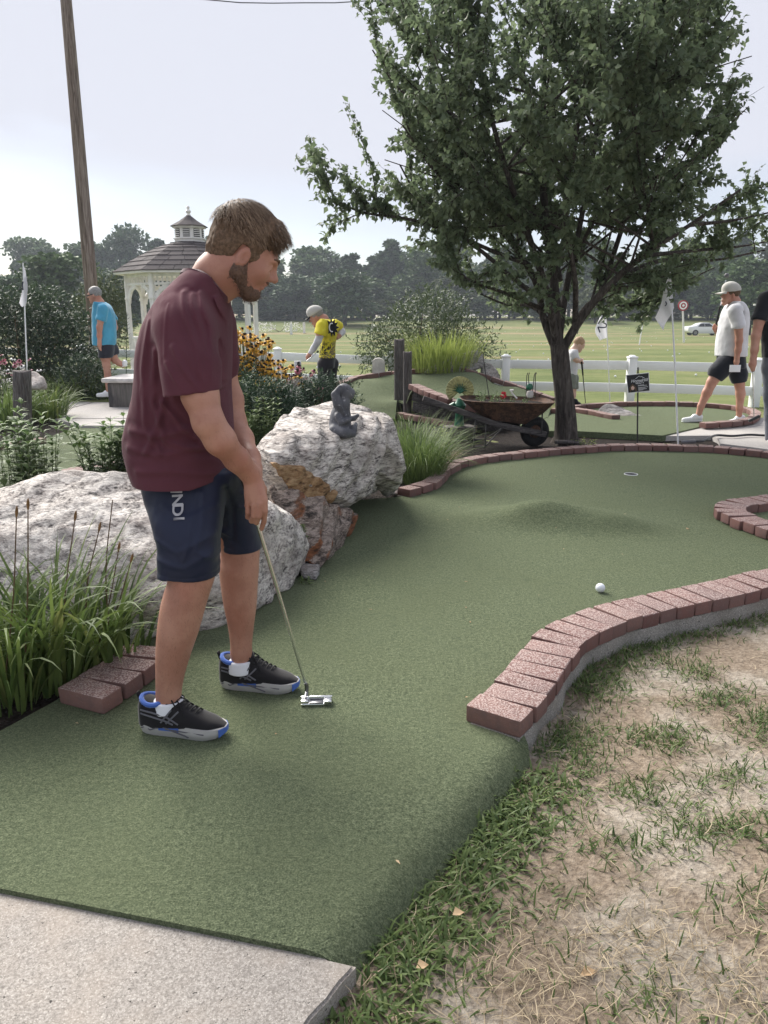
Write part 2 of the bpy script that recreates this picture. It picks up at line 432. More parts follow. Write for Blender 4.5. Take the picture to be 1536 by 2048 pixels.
s = NT('ground'); c = s.coord('World'); X = s.sep(c)
big = s.noise(.9, 4, .6, c); fine = s.noise(60, 4, .7, c); mid = s.noise(9, 4, .6, c)
dirt = s.ramp(fine, [(.3, (.14, .106, .078)), (.55, (.26, .208, .158)), (.75, (.36, .30, .235))])
dirt = s.mix(s.rng(s.noise(2.2, 3, .5, c), .45, .62), dirt, s.ramp(fine, [(.3, (.22, .185, .148)), (.7, (.44, .395, .335))]))
dirt = s.mix(s.math('MULTIPLY', s.rng(mid, .5, .68), .5), dirt, (.12, .095, .065))
fx = s.coord('World', scale=(.02, .16, .2)); band = s.noise(1.0, 4, .55, fx); grain = s.noise(7, 5, .75, s.coord('World', scale=(.35, 1, 1)))
grs = s.ramp(s.math('ADD', s.math('MULTIPLY', grain, .55), s.math('MULTIPLY', s.noise(.35, 3, .6, c), .45)), [(.34, (.075, .105, .036)), (.52, (.145, .170, .066)), (.68, (.235, .230, .110))])
grs = s.mix(s.math('MULTIPLY', s.rng(band, .52, .62), .75), grs, s.ramp(grain, [(.35, (.20, .16, .085)), (.65, (.34, .27, .16))]))
near = s.rng(X[1], 7.5, 9.0)
s.out(s.mix(near, dirt, grs), .95, .1); s.bump(s.math('ADD', fine, s.math('MULTIPLY', mid, 2.)), .8, .012)

s = NT('soil'); c = s.coord('World'); v = s.vor(55, c); f = s.noise(25, 4, .7, c)
col = s.mix(s.math('MULTIPLY', v.outputs['Color'], .6), (.010, .008, .0075), (.055, .042, .036)); col = s.mix(s.rng(f, .55, .75), col, (.075, .06, .048))
s.out(col, .95, .15); s.bump(v.outputs['Distance'], 1., .02)

def m_concrete(name, base, dark, light, warm, pit=(.06, .055, .05)):
    s = NT(name); c = s.coord('World')
    f = s.noise(170, 4, .75, c); g = s.noise(3.5, 5, .6, c); h = s.noise(22, 4, .6, c); sp = s.vor(420, c)
    col = s.ramp(f, [(.33, dark), (.5, base), (.68, light)])
    col = s.mix(s.math('MULTIPLY', s.rng(g, .42, .65), .55), col, warm)
    col = s.mix(s.math('MULTIPLY', s.rng(h, .55, .75), .35), col, dark)
    col = s.mix(s.math('MULTIPLY', s.rng(sp.outputs['Color'], .80, .86), .5), col, (.62, .58, .53))
    col = s.mix(s.rng(s.noise(95, 2, .5, c), .70, .74), col, pit)
    s.out(col, .9, .2); s.bump(f, .55, .004); return s.m
m_concrete('concrete', (.30, .275, .25), (.17, .155, .14), (.46, .43, .40), (.36, .31, .265))
m_concrete('concrete_pale', (.42, .40, .385), (.30, .285, .27), (.53, .51, .49), (.45, .42, .395))
m_concrete('footing', (.24, .225, .205), (.12, .11, .10), (.36, .34, .31), (.22, .19, .16))

s = NT('brick'); c = s.coord('Object'); r = s.rnd(); pos = s.coord('World')
f = s.noise(160, 4, .75, pos); g = s.noise(28, 4, .6, pos)
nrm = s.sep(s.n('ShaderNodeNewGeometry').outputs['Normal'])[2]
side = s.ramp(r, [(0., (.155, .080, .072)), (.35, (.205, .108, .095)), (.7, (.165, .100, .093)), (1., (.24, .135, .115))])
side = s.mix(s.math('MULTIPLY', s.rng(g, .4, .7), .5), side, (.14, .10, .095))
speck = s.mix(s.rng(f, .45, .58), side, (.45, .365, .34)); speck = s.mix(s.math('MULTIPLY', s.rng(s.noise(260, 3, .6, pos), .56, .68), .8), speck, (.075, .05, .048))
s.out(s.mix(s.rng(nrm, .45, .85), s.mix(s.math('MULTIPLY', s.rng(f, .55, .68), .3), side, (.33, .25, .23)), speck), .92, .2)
s.bump(s.math('ADD', f, g), .7, .004)

s = NT('old_wood'); c = s.coord('World', scale=(14, 14, 1.2)); f = s.noise(3.2, 6, .7, c, 1.2); g = s.noise(9, 4, .6, c)
s.out(s.mix(s.rng(g, .45, .75), s.ramp(f, [(.3, (.030, .026, .027)), (.5, (.115, .105, .105)), (.72, (.24, .225, .22))]), (.11, .085, .075)), .9, .2); s.bump(f, .9, .012)
s = NT('old_wood_flat'); c = s.coord('Object', scale=(1.2, 14, 14)); f = s.noise(3.2, 6, .7, c, 1.2)
s.out(s.ramp(f, [(.3, (.022, .019, .020)), (.52, (.075, .068, .067)), (.75, (.18, .165, .16))]), .9, .2); s.bump(f, .9, .01)
s = NT('pole_wood'); c = s.coord('World', scale=(10, 10, .55)); f = s.noise(2.1, 6, .7, c, 1.0); g = s.noise(.8, 3, .6, s.coord('World', scale=(1.5, 1.5, .7)))
s.out(s.mix(s.rng(g, .5, .72), s.ramp(f, [(.33, (.055, .038, .030)), (.5, (.21, .165, .14)), (.68, (.36, .31, .275))]), (.15, .105, .08)), .9, .2); s.bump(f, .8, .03)
plain('white_vinyl', (.88, .89, .91), .35, .5, var=.03, nscale=3)
plain('white_paint', (.78, .76, .74), .55, .4, var=.08, nscale=5)
plain('white_paint_worn', (.58, .55, .53), .7, .3, var=.2, nscale=8)

# ------------------------------------------------------------------ ground sheet
def ground_z(x, y):
    x = np.asarray(x, float); y = np.asarray(y, float)
    near = -.07 + .018*fbm(x*1.1, y*1.1, x*0+2., 3)
    t = np.clip((y-6.)/2., 0, 1); base = near*(1-t) + -.035*t
    far = np.interp(y, [0, 12, 30, 95, 128, 170, 3000], [0, 0, -.12, -.80, 1.0, 1.3, 1.6])
    left = .11*np.clip((2.-x)/6., 0, 1)*np.clip((y-11.)/2., 0, 1)*np.clip((40-y)/20., 0, 1)
    return base + far + left + .05*fbm(x*.12, y*.12, x*0, 2)*np.clip((y-16)/20., 0, 1)
xs = np.concatenate([[-1500, -700, -350, -180, -110], np.arange(-80, -12, 4.), np.arange(-12, -1, .5), np.arange(-1, 4.2, .045), np.arange(4.5, 12, .5), np.arange(12, 80, 4.), [110, 180, 350, 700, 1500]])
ys = np.concatenate([[-60, -20, -6, -1.5], np.arange(-.6, 5.2, .045), np.arange(5.4, 16, .3), np.arange(16, 60, 2.), np.arange(60, 180, 4.), [220, 320, 500, 900, 2000]])
XX, YY = np.meshgrid(xs, ys, indexing='ij'); ZZ = ground_z(XX, YY); nx_, ny_ = XX.shape
ii = np.arange(nx_*ny_).reshape(nx_, ny_)
tag(mobj('ground', np.stack([XX, YY, ZZ], -1).reshape(-1, 3), np.stack([ii[:-1, :-1], ii[1:, :-1], ii[1:, 1:], ii[:-1, 1:]], -1).reshape(-1, 4), 'ground'), kind='structure')

def sheet(name, poly, step, zfun, mat, kind='structure', jitter=0., parent=None, skirt=0., smooth=True):
    """a sheet over a plan polygon with even interior points, so that it can bulge"""
    poly = [Vector((p[0], p[1])) for p in poly]; B = []
    for a, b in zip(poly, poly[1:]+poly[:1]):
        n = max(1, int((b-a).length/step)); B += [a.lerp(b, k/n) for k in range(n)]
    nb = len(B); P_ = np.array([(p.x, p.y) for p in B]); lo = P_.min(0); hi = P_.max(0)
    gx, gy = np.meshgrid(np.arange(lo[0], hi[0], step), np.arange(lo[1], hi[1], step), indexing='ij'); pts = np.stack([gx.ravel(), gy.ravel()], 1)
    inside = np.zeros(len(pts), bool); near_ = np.full(len(pts), 9.)
    for i in range(nb):
        a = P_[i]; b = P_[(i+1) % nb]
        c1 = (a[1] > pts[:, 1]) != (b[1] > pts[:, 1])
        with np.errstate(divide='ignore', invalid='ignore'): xx = (b[0]-a[0])*(pts[:, 1]-a[1])/(b[1]-a[1])+a[0]
        inside ^= c1 & (pts[:, 0] < xx); near_ = np.minimum(near_, np.hypot(pts[:, 0]-a[0], pts[:, 1]-a[1]))
    pts = pts[inside & (near_ > step*.55)]
    allp = [Vector((float(a), float(b))) for a, b in np.concatenate([P_, pts])]
    V, _, Fc, *_r = delaunay_2d_cdt(allp, [(i, (i+1) % nb) for i in range(nb)], [], 1, 1e-5)
    V = np.array([(v.x, v.y) for v in V]); Z = np.asarray(zfun(V[:, 0], V[:, 1]), float)+np.zeros(len(V))
    if jitter: Z = Z+jitter*fbm(V[:, 0]*9, V[:, 1]*9, V[:, 0]*0, 3)
    V3 = np.column_stack([V, Z]).tolist(); Fc = [list(f) for f in Fc]
    if skirt:
        zb = np.asarray(zfun(P_[:, 0], P_[:, 1]), float)+np.zeros(nb); o = len(V3); idx = {}
        V3 += [[p[0], p[1], z] for p, z in zip(P_, zb)]+[[p[0], p[1], z-skirt] for p, z in zip(P_, zb)]
        Fc += [[o+i, o+nb+i, o+nb+(i+1) % nb, o+(i+1) % nb] for i in range(nb)]
    me = mesh_data(name, V3, Fc, mat, smooth); bm = bmesh.new(); bm.from_mesh(me); bmesh.ops.recalc_face_normals(bm, faces=bm.faces[:])
    if sum(f.normal.z for f in bm.faces) < 0: bmesh.ops.reverse_faces(bm, faces=bm.faces[:])
    bm.to_mesh(me); bm.free(); sharp(me, 60)
    return tag(obj(name, me, parent), kind=kind)

# soil of the planting beds
sheet('planting_bed', [(-9, 1.75), (-.95, 1.75), (-.75, 3), (2.6, 5.6), (4.5, 7), (7, 8.2), (7, 9.8), (4.5, 10), (3.0, 11.6), (-9, 12.2)], .16,
      lambda x, y: -.028+0*x, 'soil', jitter=.02)

# main putting green: carpet over a slab, rolled down along its near side, with a low double hump
RE0, RE1 = G(735, 1925, -.05), G(1062, 1520, -.05)           # foot of the rolled edge
_ed = (RE1-RE0).normalized(); _en = Vector((_ed.y, -_ed.x, 0))   # outward
hump = [(G(1080, 1048), .33, .20, .150), (G(1225, 1058), .32, .17, .085), (G(950, 1040), .22, .18, .03)]
def green_z(x, y):
    d = (x-RE0.x)*_en.x+(y-RE0.y)*_en.y                       # >0 outside
    t = (x-RE0.x)*_ed.x+(y-RE0.y)*_ed.y
    q = np.clip((d+.11)/.11, 0, 1)*np.clip(1-(t-(RE1-RE0).length)/.05, 0, 1)
    z = -.072*q**2.4
    for c, rx, ry, h in hump:
        e = ((x-c.x)/rx)**2+((y-c.y)/np.where(y < c.y, ry*.82, ry*1.7))**2; z = z+h*np.exp(-e*1.1)
    return z+.004*fbm(x*1.3, y*1.3, x*0+5, 2)
border_near_px = [(987, 1426), (1020, 1395), (1045, 1368), (1066, 1346), (1082, 1323), (1096, 1302), (1112, 1283), (1133, 1265), (1162, 1249), (1194, 1236), (1228, 1224),
                  (1270, 1213), (1314, 1202), (1356, 1193), (1397, 1185), (1438, 1176), (1480, 1167), (1521, 1157), (1575, 1146), (1640, 1136)]
border_far_px = [(806, 977), (834, 970), (862, 961), (878, 947), (890, 935), (905, 927), (925, 920), (950, 914), (979, 910), (1012, 906), (1051, 902.5), (1100, 897.5), (1150, 893.5), (1200, 890),
                 (1252, 888.5), (1302, 888.5), (1352, 889.5), (1400, 891), (1440, 893.5), (1490, 898), (1540, 903), (1600, 912), (1680, 926)]
BN = [G(x, y, .066) for x, y in border_near_px]; BF = [G(x, y, .062) for x, y in border_far_px]
front_a, front_b = G(-420, 1693), G(722, 1921)
gpoly = [front_a, front_b, RE0, RE1]+[v for v in BN[1:]]+[v for v in BF[::-1]]+[G(720, 1000), G(520, 1130), G(300, 1270), G(110, 1402), G(0, 1462), G(-420, 1640)]
sheet('putting_green', gpoly, .028, green_z, 'turf', skirt=.05)

# concrete walk at the camera's feet
wr0, wr1 = G(714, 1914, -.014), G(598, 2052, -.014); wd = (wr1-wr0)
walk = [front_a+Vector((0, .02, 0)), front_b+Vector((0, .02, 0)), wr0, wr0+wd, wr0+wd*9, (-3., -1.5, 0), (-3., 1.5, 0)]
def walk_edge(z0, z1):
    mb = MB(); a, b = wr0, wr0+wd*9; pts = [a.lerp(b, k/60) for k in range(61)]
    return pts
_fd = (front_b-front_a).normalized(); _wc = front_b-_fd*.012
_e = [_wc.lerp(_wc+wd*9, k/70) for k in range(71)]
_jit = lambda k: .0014*math.sin(k*1.9)+.0012*math.sin(k*4.7+1)
wpoly = [(front_a.x, front_a.y+.05), (_wc.x-_fd.x*.14, _wc.y-_fd.y*.14+.045), (_wc.x-_fd.x*.06, _wc.y-_fd.y*.06+.002)]+[(p.x+_jit(k), p.y) for k, p in enumerate(_e)]+[(-3., -1.5), (-3., 1.4)]
def _walk_build():
    mb = MB(); mb.prism(wpoly[::-1], -.14, -.014); bm = bmesh.new(); me = mesh_data('concrete_walk', mb.v, mb.f, 'concrete', True); bm.from_mesh(me)
    bmesh.ops.recalc_face_normals(bm, faces=bm.faces[:])
    ed = [e for e in bm.edges if all(abs(v.co.z+.014) < 1e-4 for v in e.verts)]
    bmesh.ops.bevel(bm, geom=ed, offset=.006, segments=2, affect='EDGES'); bm.to_mesh(me); bm.free(); sharp(me, 50)
    tag(obj('concrete_walk', me), kind='structure')
_walk_build()

# ------------------------------------------------------------------ bricks and brick borders
def brick_mesh(name, L_, W_, H_, seed):
    rg = random.Random(seed); bm = bmesh.new(); bmesh.ops.create_cube(bm, size=1)
    for v in bm.verts: v.co = Vector((v.co.x*W_+rg.uniform(-.0015, .0015), v.co.y*L_+rg.uniform(-.002, .002), v.co.z*H_+rg.uniform(-.001, .001)))
    bmesh.ops.bevel(bm, geom=bm.edges[:], offset=.0075, segments=2, affect='EDGES', profile=.6)
    for v in bm.verts: v.co += Vector((rg.uniform(-1, 1), rg.uniform(-1, 1), rg.uniform(-1, 1)))*.0008
    me = bpy.data.meshes.new(name); bm.to_mesh(me); bm.free(); me.materials.append(MATS['brick']); me.polygons.foreach_set('use_smooth', np.full(len(me.polygons), True)); sharp(me, 50)
    return me
BRICKS = {}
def bricks_of(W_, L_, H_):
    k = (round(W_, 3), L_, H_)
    if k not in BRICKS: BRICKS[k] = [brick_mesh('brick', L_, W_-(.009 if W_ < .125 else .012), H_, i) for i in range(4)]
    return BRICKS[k]
def border(path, label, pitch=.104, L_=.2, H_=.062, zoff=0., footing=True, foot_side=1, foot_depth=.1, name='brick_border', group=None, jit=1., skip=()):
    root = empty(name, path[0], label, 'brick border', group)
    n = max(2, int(round(path_len(spline(path, 200))/pitch))); pts = spline(path, n*2+1); ms = bricks_of(pitch, L_, H_)
    for k in range(n):
        if k in skip: continue
        p = pts[2*k+1]; t = pts[2*k+2]-pts[2*k]; a = math.atan2(t.y, t.x)+R(random.uniform(-2, 2)*jit)
        o = obj('brick', ms[random.randrange(4)], root, world=False)
        pitch_ = math.atan2(t.z, Vector((t.x, t.y)).length)
        o.rotation_euler = (R(random.uniform(-1.2, 1.2)*jit), -pitch_+R(random.uniform(-1.2, 1.2)*jit), a)
        lat = Vector((-math.sin(a), math.cos(a), 0))*random.uniform(-.005, .005)*jit
        o.location = p - path[0] + lat + Vector((0, 0, -H_/2+zoff+random.uniform(-.003, .003)*jit))
    if footing:
        mb = MB(); ring = []; pp = spline(path, 60)
        for i, p in enumerate(pp):
            t = pp[min(i+1, 59)]-pp[max(0, i-1)]; nrm = Vector((-t.y, t.x, 0)).normalized()*-foot_side
            o_ = nrm*(L_*.5-.006+.008*math.sin(i*.9)); i_ = -nrm*(L_*.42); zt = p.z-H_-.003; zb = zt-foot_depth
            ring.append([p+o_+Vector((0, 0, zt-p.z-.004)), p+o_*.97+Vector((0, 0, zt-p.z)), p+i_+Vector((0, 0, zt-p.z)), p+i_+Vector((0, 0, zb-p.z)), p+o_*1.05+Vector((0, 0, zb-p.z))])
        mb.loft(ring); f = mb.build('footing', 'footing', root, ang=50)
    return root
border(BN, 'curved row of reddish brick pavers on concrete footing beside the bare dirt', pitch=.110)
border(BF, 'long curved brick edge at the far end of the main green, below the tree', pitch=.150, L_=.13, H_=.06, foot_side=-1, foot_depth=.06)
border([G(1600, 988, .066), G(1536, 996, .066), G(1490, 1002, .066), G(1462, 1009, .066), G(1466, 1022, .066), G(1494, 1035, .066), G(1530, 1047, .066), G(1590, 1066, .066)],
       'bent brick edge jutting into the green at the right picture edge', pitch=.104, footing=False)
border([G(158, 1386, .066), G(222, 1348, .066), G(262, 1320, .066), G(300, 1290, .066)], 'short stepped row of four brick pavers behind the golfer, by the daylilies', pitch=.108, L_=.205, footing=False)
# ------------------------------------------------------------------ paths and the other greens
def px_poly(lst, z): return [G(x, y, z) for x, y in lst]
def slab(name, lst, z, mat, thick=.08, joints=None):
    pl = px_poly(lst, z); mb = MB(); mb.prism([(p.x, p.y) for p in pl], z-thick, z); me = mesh_data(name, mb.v, mb.f, mat, False)
    bm = bmesh.new(); bm.from_mesh(me); bmesh.ops.recalc_face_normals(bm, faces=bm.faces[:]); bm.to_mesh(me); bm.free()
    return tag(obj(name, me), kind='structure')
def cut_slabs(parts, z, mat, thick=.08):
    for lst in parts: slab('concrete_path', lst, z, mat, thick)
# left path in three cast bays, a narrow open joint between them
cut_slabs([[(80, 799), (186, 804), (118, 822), (60, 812)], [(190, 804), (560, 812), (560, 836), (122, 836.5), (121, 822.5)], [(110, 837.5), (560, 837.5), (560, 851), (160, 851)]], .03, 'concrete_pale')
def flat(z): return lambda x, y: z+0*x
sheet('left_green', [(p.x, p.y) for p in px_poly([(160, 853), (560, 853), (600, 900), (560, 985), (-120, 985), (-160, 905), (18, 889), (89, 877), (117, 867)], 0)], .2, flat(0.), 'turf')
border([G(-60, 896, .05), G(20, 887, .05), G(52, 882, .05), G(88, 876, .05)], 'low brick edge behind the weathered post at the left green', pitch=.2, L_=.1, H_=.06, footing=False)
border([G(118, 948, .06), G(170, 934, .06), G(215, 927, .06), G(300, 922, .06)], 'dark brick corner between the left green and the big boulder', pitch=.2, L_=.2, H_=.07, footing=False)
# round green at the right, the cast path beside it
Z3 = .045
sheet('round_green', [(p.x, p.y) for p in px_poly([(1095, 862), (1040, 850), (1060, 835), (1110, 822), (1165, 813), (1250, 807), (1360, 807), (1440, 812), (1490, 819), (1506, 827), (1500, 835), (1430, 846.5), (1325, 871), (1250, 867), (1150, 862)], Z3)], .15, flat(Z3), 'turf', skirt=.07)
slab('concrete_path', [(1327, 872), (1432, 847), (1508, 836), (1750, 826), (1750, 930), (1560, 902), (1500, 894), (1440, 887), (1438, 879), (1424, 871)], .03, 'concrete_pale')
border([G(1108, 818, .11), G(1165, 809, .11), G(1250, 803.5, .11), (G(1360, 803.5, .11)), G(1440, 808, .11), G(1492, 815, .11), G(1512, 824, .11), G(1500, 836, .11), G(1455, 842, .11), G(1405, 845, .11)],
       'brick ring round the far side of the round green by the white fence', pitch=.2, L_=.12, H_=.065, footing=False)
border([G(1148, 815, .10), G(1190, 822, .10), G(1233, 830, .10)], 'short diagonal brick row on the round green beside the grey rock', pitch=.2, L_=.13, H_=.06, footing=False)
# raised green with its timber side
def PZ(px, py, z): return G(px, py, z)
hill_pts = [PZ(672, 775, .34), PZ(720, 757, .42), PZ(800, 748, .48), PZ(900, 738, .54), PZ(930, 743, .53), PZ(1020, 772, .32), PZ(1108, 802, .13), PZ(1095, 835, .05), PZ(1000, 836, .13), PZ(895, 803, .33), PZ(826, 775, .43),
            PZ(795, 800, .2), PZ(790, 838, .01), PZ(650, 850, .01), PZ(618, 815, .12)]
_hx = np.array([(p.x, p.y) for p in hill_pts]); _hz = np.array([p.z for p in hill_pts])
def hill_z(x, y):
    d = np.hypot(np.asarray(x)[:, None]-_hx[None, :, 0], np.asarray(y)[:, None]-_hx[None, :, 1])+1e-4; w_ = d**-3.
    return (w_*_hz).sum(1)/w_.sum(1)
sheet('raised_green', [(p.x, p.y) for p in hill_pts], .12, hill_z, 'turf', skirt=.03)
up = Vector((0, 0, .05))
border([p+up for p in hill_pts[0:5]], 'brick edge along the back of the raised green below the ornamental grass', pitch=.2, L_=.13, H_=.07, footing=False)
border([p+up for p in hill_pts[4:7]], 'brick edge running downhill from the raised green to the tree', pitch=.2, L_=.16, H_=.07, footing=False)
border([p+up for p in hill_pts[8:11]][::-1], 'brick edge on top of the timber-sided ramp behind the wheelbarrow', pitch=.16, L_=.15, H_=.07, footing=False)
border([G(795, 824, .07), G(845, 833, .07), G(900, 843, .07), G(950, 852, .07)], 'low brick row on the ground in front of the timber ramp', pitch=.2, L_=.1, H_=.07, footing=False)
rb = empty('ramp_side', hill_pts[10], 'weathered timber boards along the side of the raised ramp', 'ramp side')
ra, rbb = hill_pts[10]+Vector((0, -.05, -.03)), hill_pts[8]+Vector((0, -.05, -.03))
for k in range(2):
    mb = MB(); mb.bar(ra+Vector((0, -.004*k, -.075-.135*k)), rbb.lerp(ra, .0)+Vector((0, -.004*k, -.05-.05*k)), .035, .12, .004, up=Vector((0, 0, 1))); mb.build('board', 'old_wood_flat', rb)
def post(px0, px1, top, base, label, Y=None, name='timber_post', lean=0.):
    b = G((px0+px1)/2, base); w_ = (px1-px0)/PXM(base, b.y); t = P((px0+px1)/2+lean, top, b.y)
    prof = []; rg = random.Random(px0); mb = MB(); N = 14; rings = []
    for k in range(N+1):
        z = k/N; c = Vector((b.x, b.y, -.1)).lerp(t, z); ring = []
        for j in range(16):
            a = 2*math.pi*j/16; r = w_/2*(1+.05*math.sin(a*3+px0)+.03*math.sin(a*5+z*2)); ring.append(c+Vector((math.cos(a)*r, math.sin(a)*r, .012*math.sin(a*2+1) if k == N else 0)))
        rings.append(ring)
    rings.append([t+(p-t)*.9+Vector((0, 0, .008)) for p in rings[-1]])
    mb.loft(rings); o = mb.build(name, 'old_wood', ang=60); return tag(o, label, 'post')
post(788, 808, 680, 828, 'taller of two weathered round posts at the ramp corner'); post(806, 823, 705, 834, 'shorter weathered post touching the taller one at the ramp corner')
post(28, 62, 743, 890, 'grey weathered stump post among the lilies by the left green')

# ------------------------------------------------------------------ white fence
f_px = [(-60, 688, 15.4), (160, 691, 14.8), (360, 694, 14.2), (555, 697, 13.6), (783, 705, 13.2), (1012, 711.5, 12.8), (1265, 713.5, 12.4), (1518, 719, 12.05), (1780, 726, 11.7)]
fr = empty('rail_fence', P(1012, 760, 12.8), 'low white two-rail vinyl fence along the driving range', 'fence')
tops = [P(*q) for q in f_px]
for i, t in enumerate(tops):
    mb = MB(); b = Vector((t.x, t.y, -.2)); mb.box((t.x, t.y, (t.z-.02+b.z)/2), (.125, .125, t.z-.02-b.z), .05, .006); po = mb.build('post', 'white_vinyl', fr)
    mb = MB(); mb.box((t.x, t.y, t.z-.012), (.145, .145, .03), .05, .006); mb.box((t.x, t.y, t.z+.012), (.12, .12, .03), .05, .01, taper=.5); mb.build('post_cap', 'white_vinyl', po)
for a, b in zip(tops, tops[1:]):
    for dz in (-.135, -.485):
        mb = MB(); d = (b-a).normalized()*.055; mb.bar(a+d+Vector((0, 0, dz)), b-d+Vector((0, 0, dz)), .038, .14, .004); mb.build('rail', 'white_vinyl', fr)

# ------------------------------------------------------------------ gazebo
s = NT('shingle'); r = s.rnd(); f = s.noise(40, 4, .7, s.coord('World'))
s.out(s.mix(s.rng(f, .35, .7), s.ramp(r, [(0, (.050, .042, .045)), (.5, (.085, .072, .075)), (1, (.125, .107, .108))]), (.11, .10, .10)), .9, .2); s.bump(f, .5, .01)
GX, GY = P(381, 500, 18.5).x, 18.5
gz = empty('gazebo', (GX, GY, 0), 'octagonal white gazebo with dark shingled roof and louvred cupola', 'gazebo')
def oct_(r, z, a0=22.5): return [Vector((GX+r*math.cos(R(a0+45*k)), GY+r*math.sin(R(a0+45*k)), z)) for k in range(8)]
mb = MB(); mb.prism([(p.x, p.y) for p in oct_(1.72, 0)], -.1, .12); mb.build('deck', 'white_paint_worn', gz)
pc = oct_(1.45, 0)
for k, c in enumerate(pc):
    mb = MB(); mb.box((c.x, c.y, 1.19), (.10, .10, 2.14), R(22.5+45*k), .008); mb.box((c.x, c.y, .50), (.13, .13, .05), R(22.5+45*k), .008); mb.box((c.x, c.y, 1.72), (.13, .13, .05), R(22.5+45*k), .008); mb.build('column', 'white_paint', gz)
for k in range(8):
    a, b = pc[k], pc[(k+1) % 8]; d = (b-a).normalized(); U = lambda z, t: a.lerp(b, t)+Vector((0, 0, z))
    mb = MB()
    for z, hgt in ((2.02, .05), (2.21, .07)): mb.bar(U(z, .05), U(z, .95), .05, hgt, .004)
    fz = mb.build('frieze', 'white_paint', gz)
    for j in range(9):
        mb = MB(); q = U(2.11, .12+.095*j); mb.box(q, (.028, .028, .14), R(45*k)); mb.build('spindle', 'white_paint', fz)
    for sgn, t0 in ((1, 0.), (-1, 1.)):
        mb = MB(); o = (a if sgn > 0 else b)+d*sgn*.06; arc = []
        for j in range(9):
            th = R(90*j/8); arc.append(o+d*sgn*(.36*(1-math.cos(th)))+Vector((0, 0, 1.62+.36*math.sin(th))))
        for p_, q_ in zip(arc, arc[1:]): mb.bar(p_, q_, .05, .085, .003)
        mb.build('bracket', 'white_paint', gz)
    if k != 6:
        mb = MB()
        for z in (.26, .86): mb.bar(U(z, .05), U(z, .95), .05, .06, .004)
        rl = mb.build('railing', 'white_paint', gz)
        for j in range(8): mb = MB(); mb.box(U(.56, .12+.108*j), (.03, .03, .56), R(45*k)); mb.build('baluster', 'white_paint', rl)
e0, e1 = oct_(1.70, 2.30), oct_(.30, 2.97)
mb = MB(); mb.loft([oct_(1.60, 2.24), oct_(1.72, 2.24), oct_(1.72, 2.285), oct_(1.66, 2.285)]); mb.build('fascia', 'white_paint', gz)
mb = MB(); mb.loft([oct_(1.70, 2.30), oct_(1.20, 2.60), oct_(.75, 2.83), oct_(.30, 2.975)]); rf = mb.build('roof', 'shingle', gz, smooth=False)
prof_r = [1.745, 1.56, 1.375, 1.19, 1.005, .82, .635, .45, .30]
def roof_zr(r): return float(np.interp(r, [.30, .75, 1.2, 1.7, 1.8], [2.975, 2.83, 2.60, 2.30, 2.24]))
for k in (3, 4, 5, 6, 7):                                    # the facets that show
    for c_ in range(8):
        r0, r1 = prof_r[c_], prof_r[c_+1]-.03
        A0, B0 = oct_(r0, roof_zr(r0)+.018)[k], oct_(r0, roof_zr(r0)+.018)[(k+1) % 8]; A1, B1 = oct_(r1, roof_zr(r1)+.008)[k], oct_(r1, roof_zr(r1)+.008)[(k+1) % 8]
        n = max(1, int((A0-B0).length/.30)); off = random.uniform(-.3, .3)
        for j in range(n):
            t0 = max(0, (j+off*(j > 0))/n); t1 = min(1, (j+1+off*(j < n-1))/n); e = .006/max(.2, (A0-B0).length)
            q = [A0.lerp(B0, t0+e), A0.lerp(B0, t1-e), A1.lerp(B1, t1-e), A1.lerp(B1, t0+e)]; up_ = Vector((0, 0, random.uniform(.004, .014))); q[0] += up_; q[1] += up_
            mb = MB(); mb.add(q+[p-Vector((0, 0, .02)) for p in q], [(0, 1, 2, 3), (7, 6, 5, 4), (0, 4, 5, 1), (1, 5, 6, 2), (2, 6, 7, 3), (3, 7, 4, 0)]); mb.build('shingle', 'shingle', rf, smooth=False)
cp = MB(); cp.loft([oct_(.34, 2.93), oct_(.34, 3.03), oct_(.37, 3.03), oct_(.37, 3.05), oct_(.32, 3.05), oct_(.32, 3.27), oct_(.38, 3.27), oct_(.38, 3.30)]); cu = cp.build('cupola', 'white_paint', gz, smooth=False)
plain('void_shade', (.025, .026, .03), .9)  # near-black colour that paints the shade of an opening onto a solid plate
for k in (3, 4, 5, 6, 7):
    a, b = oct_(.325, 0)[k], oct_(.325, 0)[(k+1) % 8]; m = a.lerp(b, .5); n_ = Vector((m.x-GX, m.y-GY, 0)).normalized(); d = (b-a).normalized()
    mb = MB(); mb.box(m+Vector((0, 0, 3.16))+n_*.004, (.15, .012, .17), math.atan2(d.y, d.x)); mb.build('vent_shade', 'void_shade', cu)  # dark plate on the wall, painted shade between the slats
    for j in range(4): mb = MB(); mb.box(m+Vector((0, 0, 3.10+.04*j))+n_*.016, (.15, .02, .016), math.atan2(d.y, d.x)); mb.build('louvre_slat', 'white_paint', cu)
mb = MB(); mb.loft([oct_(.42, 3.30), oct_(.42, 3.315), oct_(.21, 3.43), oct_(.03, 3.56)]); mb.build('cupola_roof', 'shingle', gz, smooth=False)
mb = MB(); mb.lathe([(.05, 0), (.055, .02), (.03, .04), (.045, .06), (.065, .09), (.05, .12), (.022, .14), (.03, .155), (.04, .175), (.028, .2), (.01, .215), (.002, .23)], 14, (GX, GY, 3.54)); mb.build('finial', 'white_paint', gz)

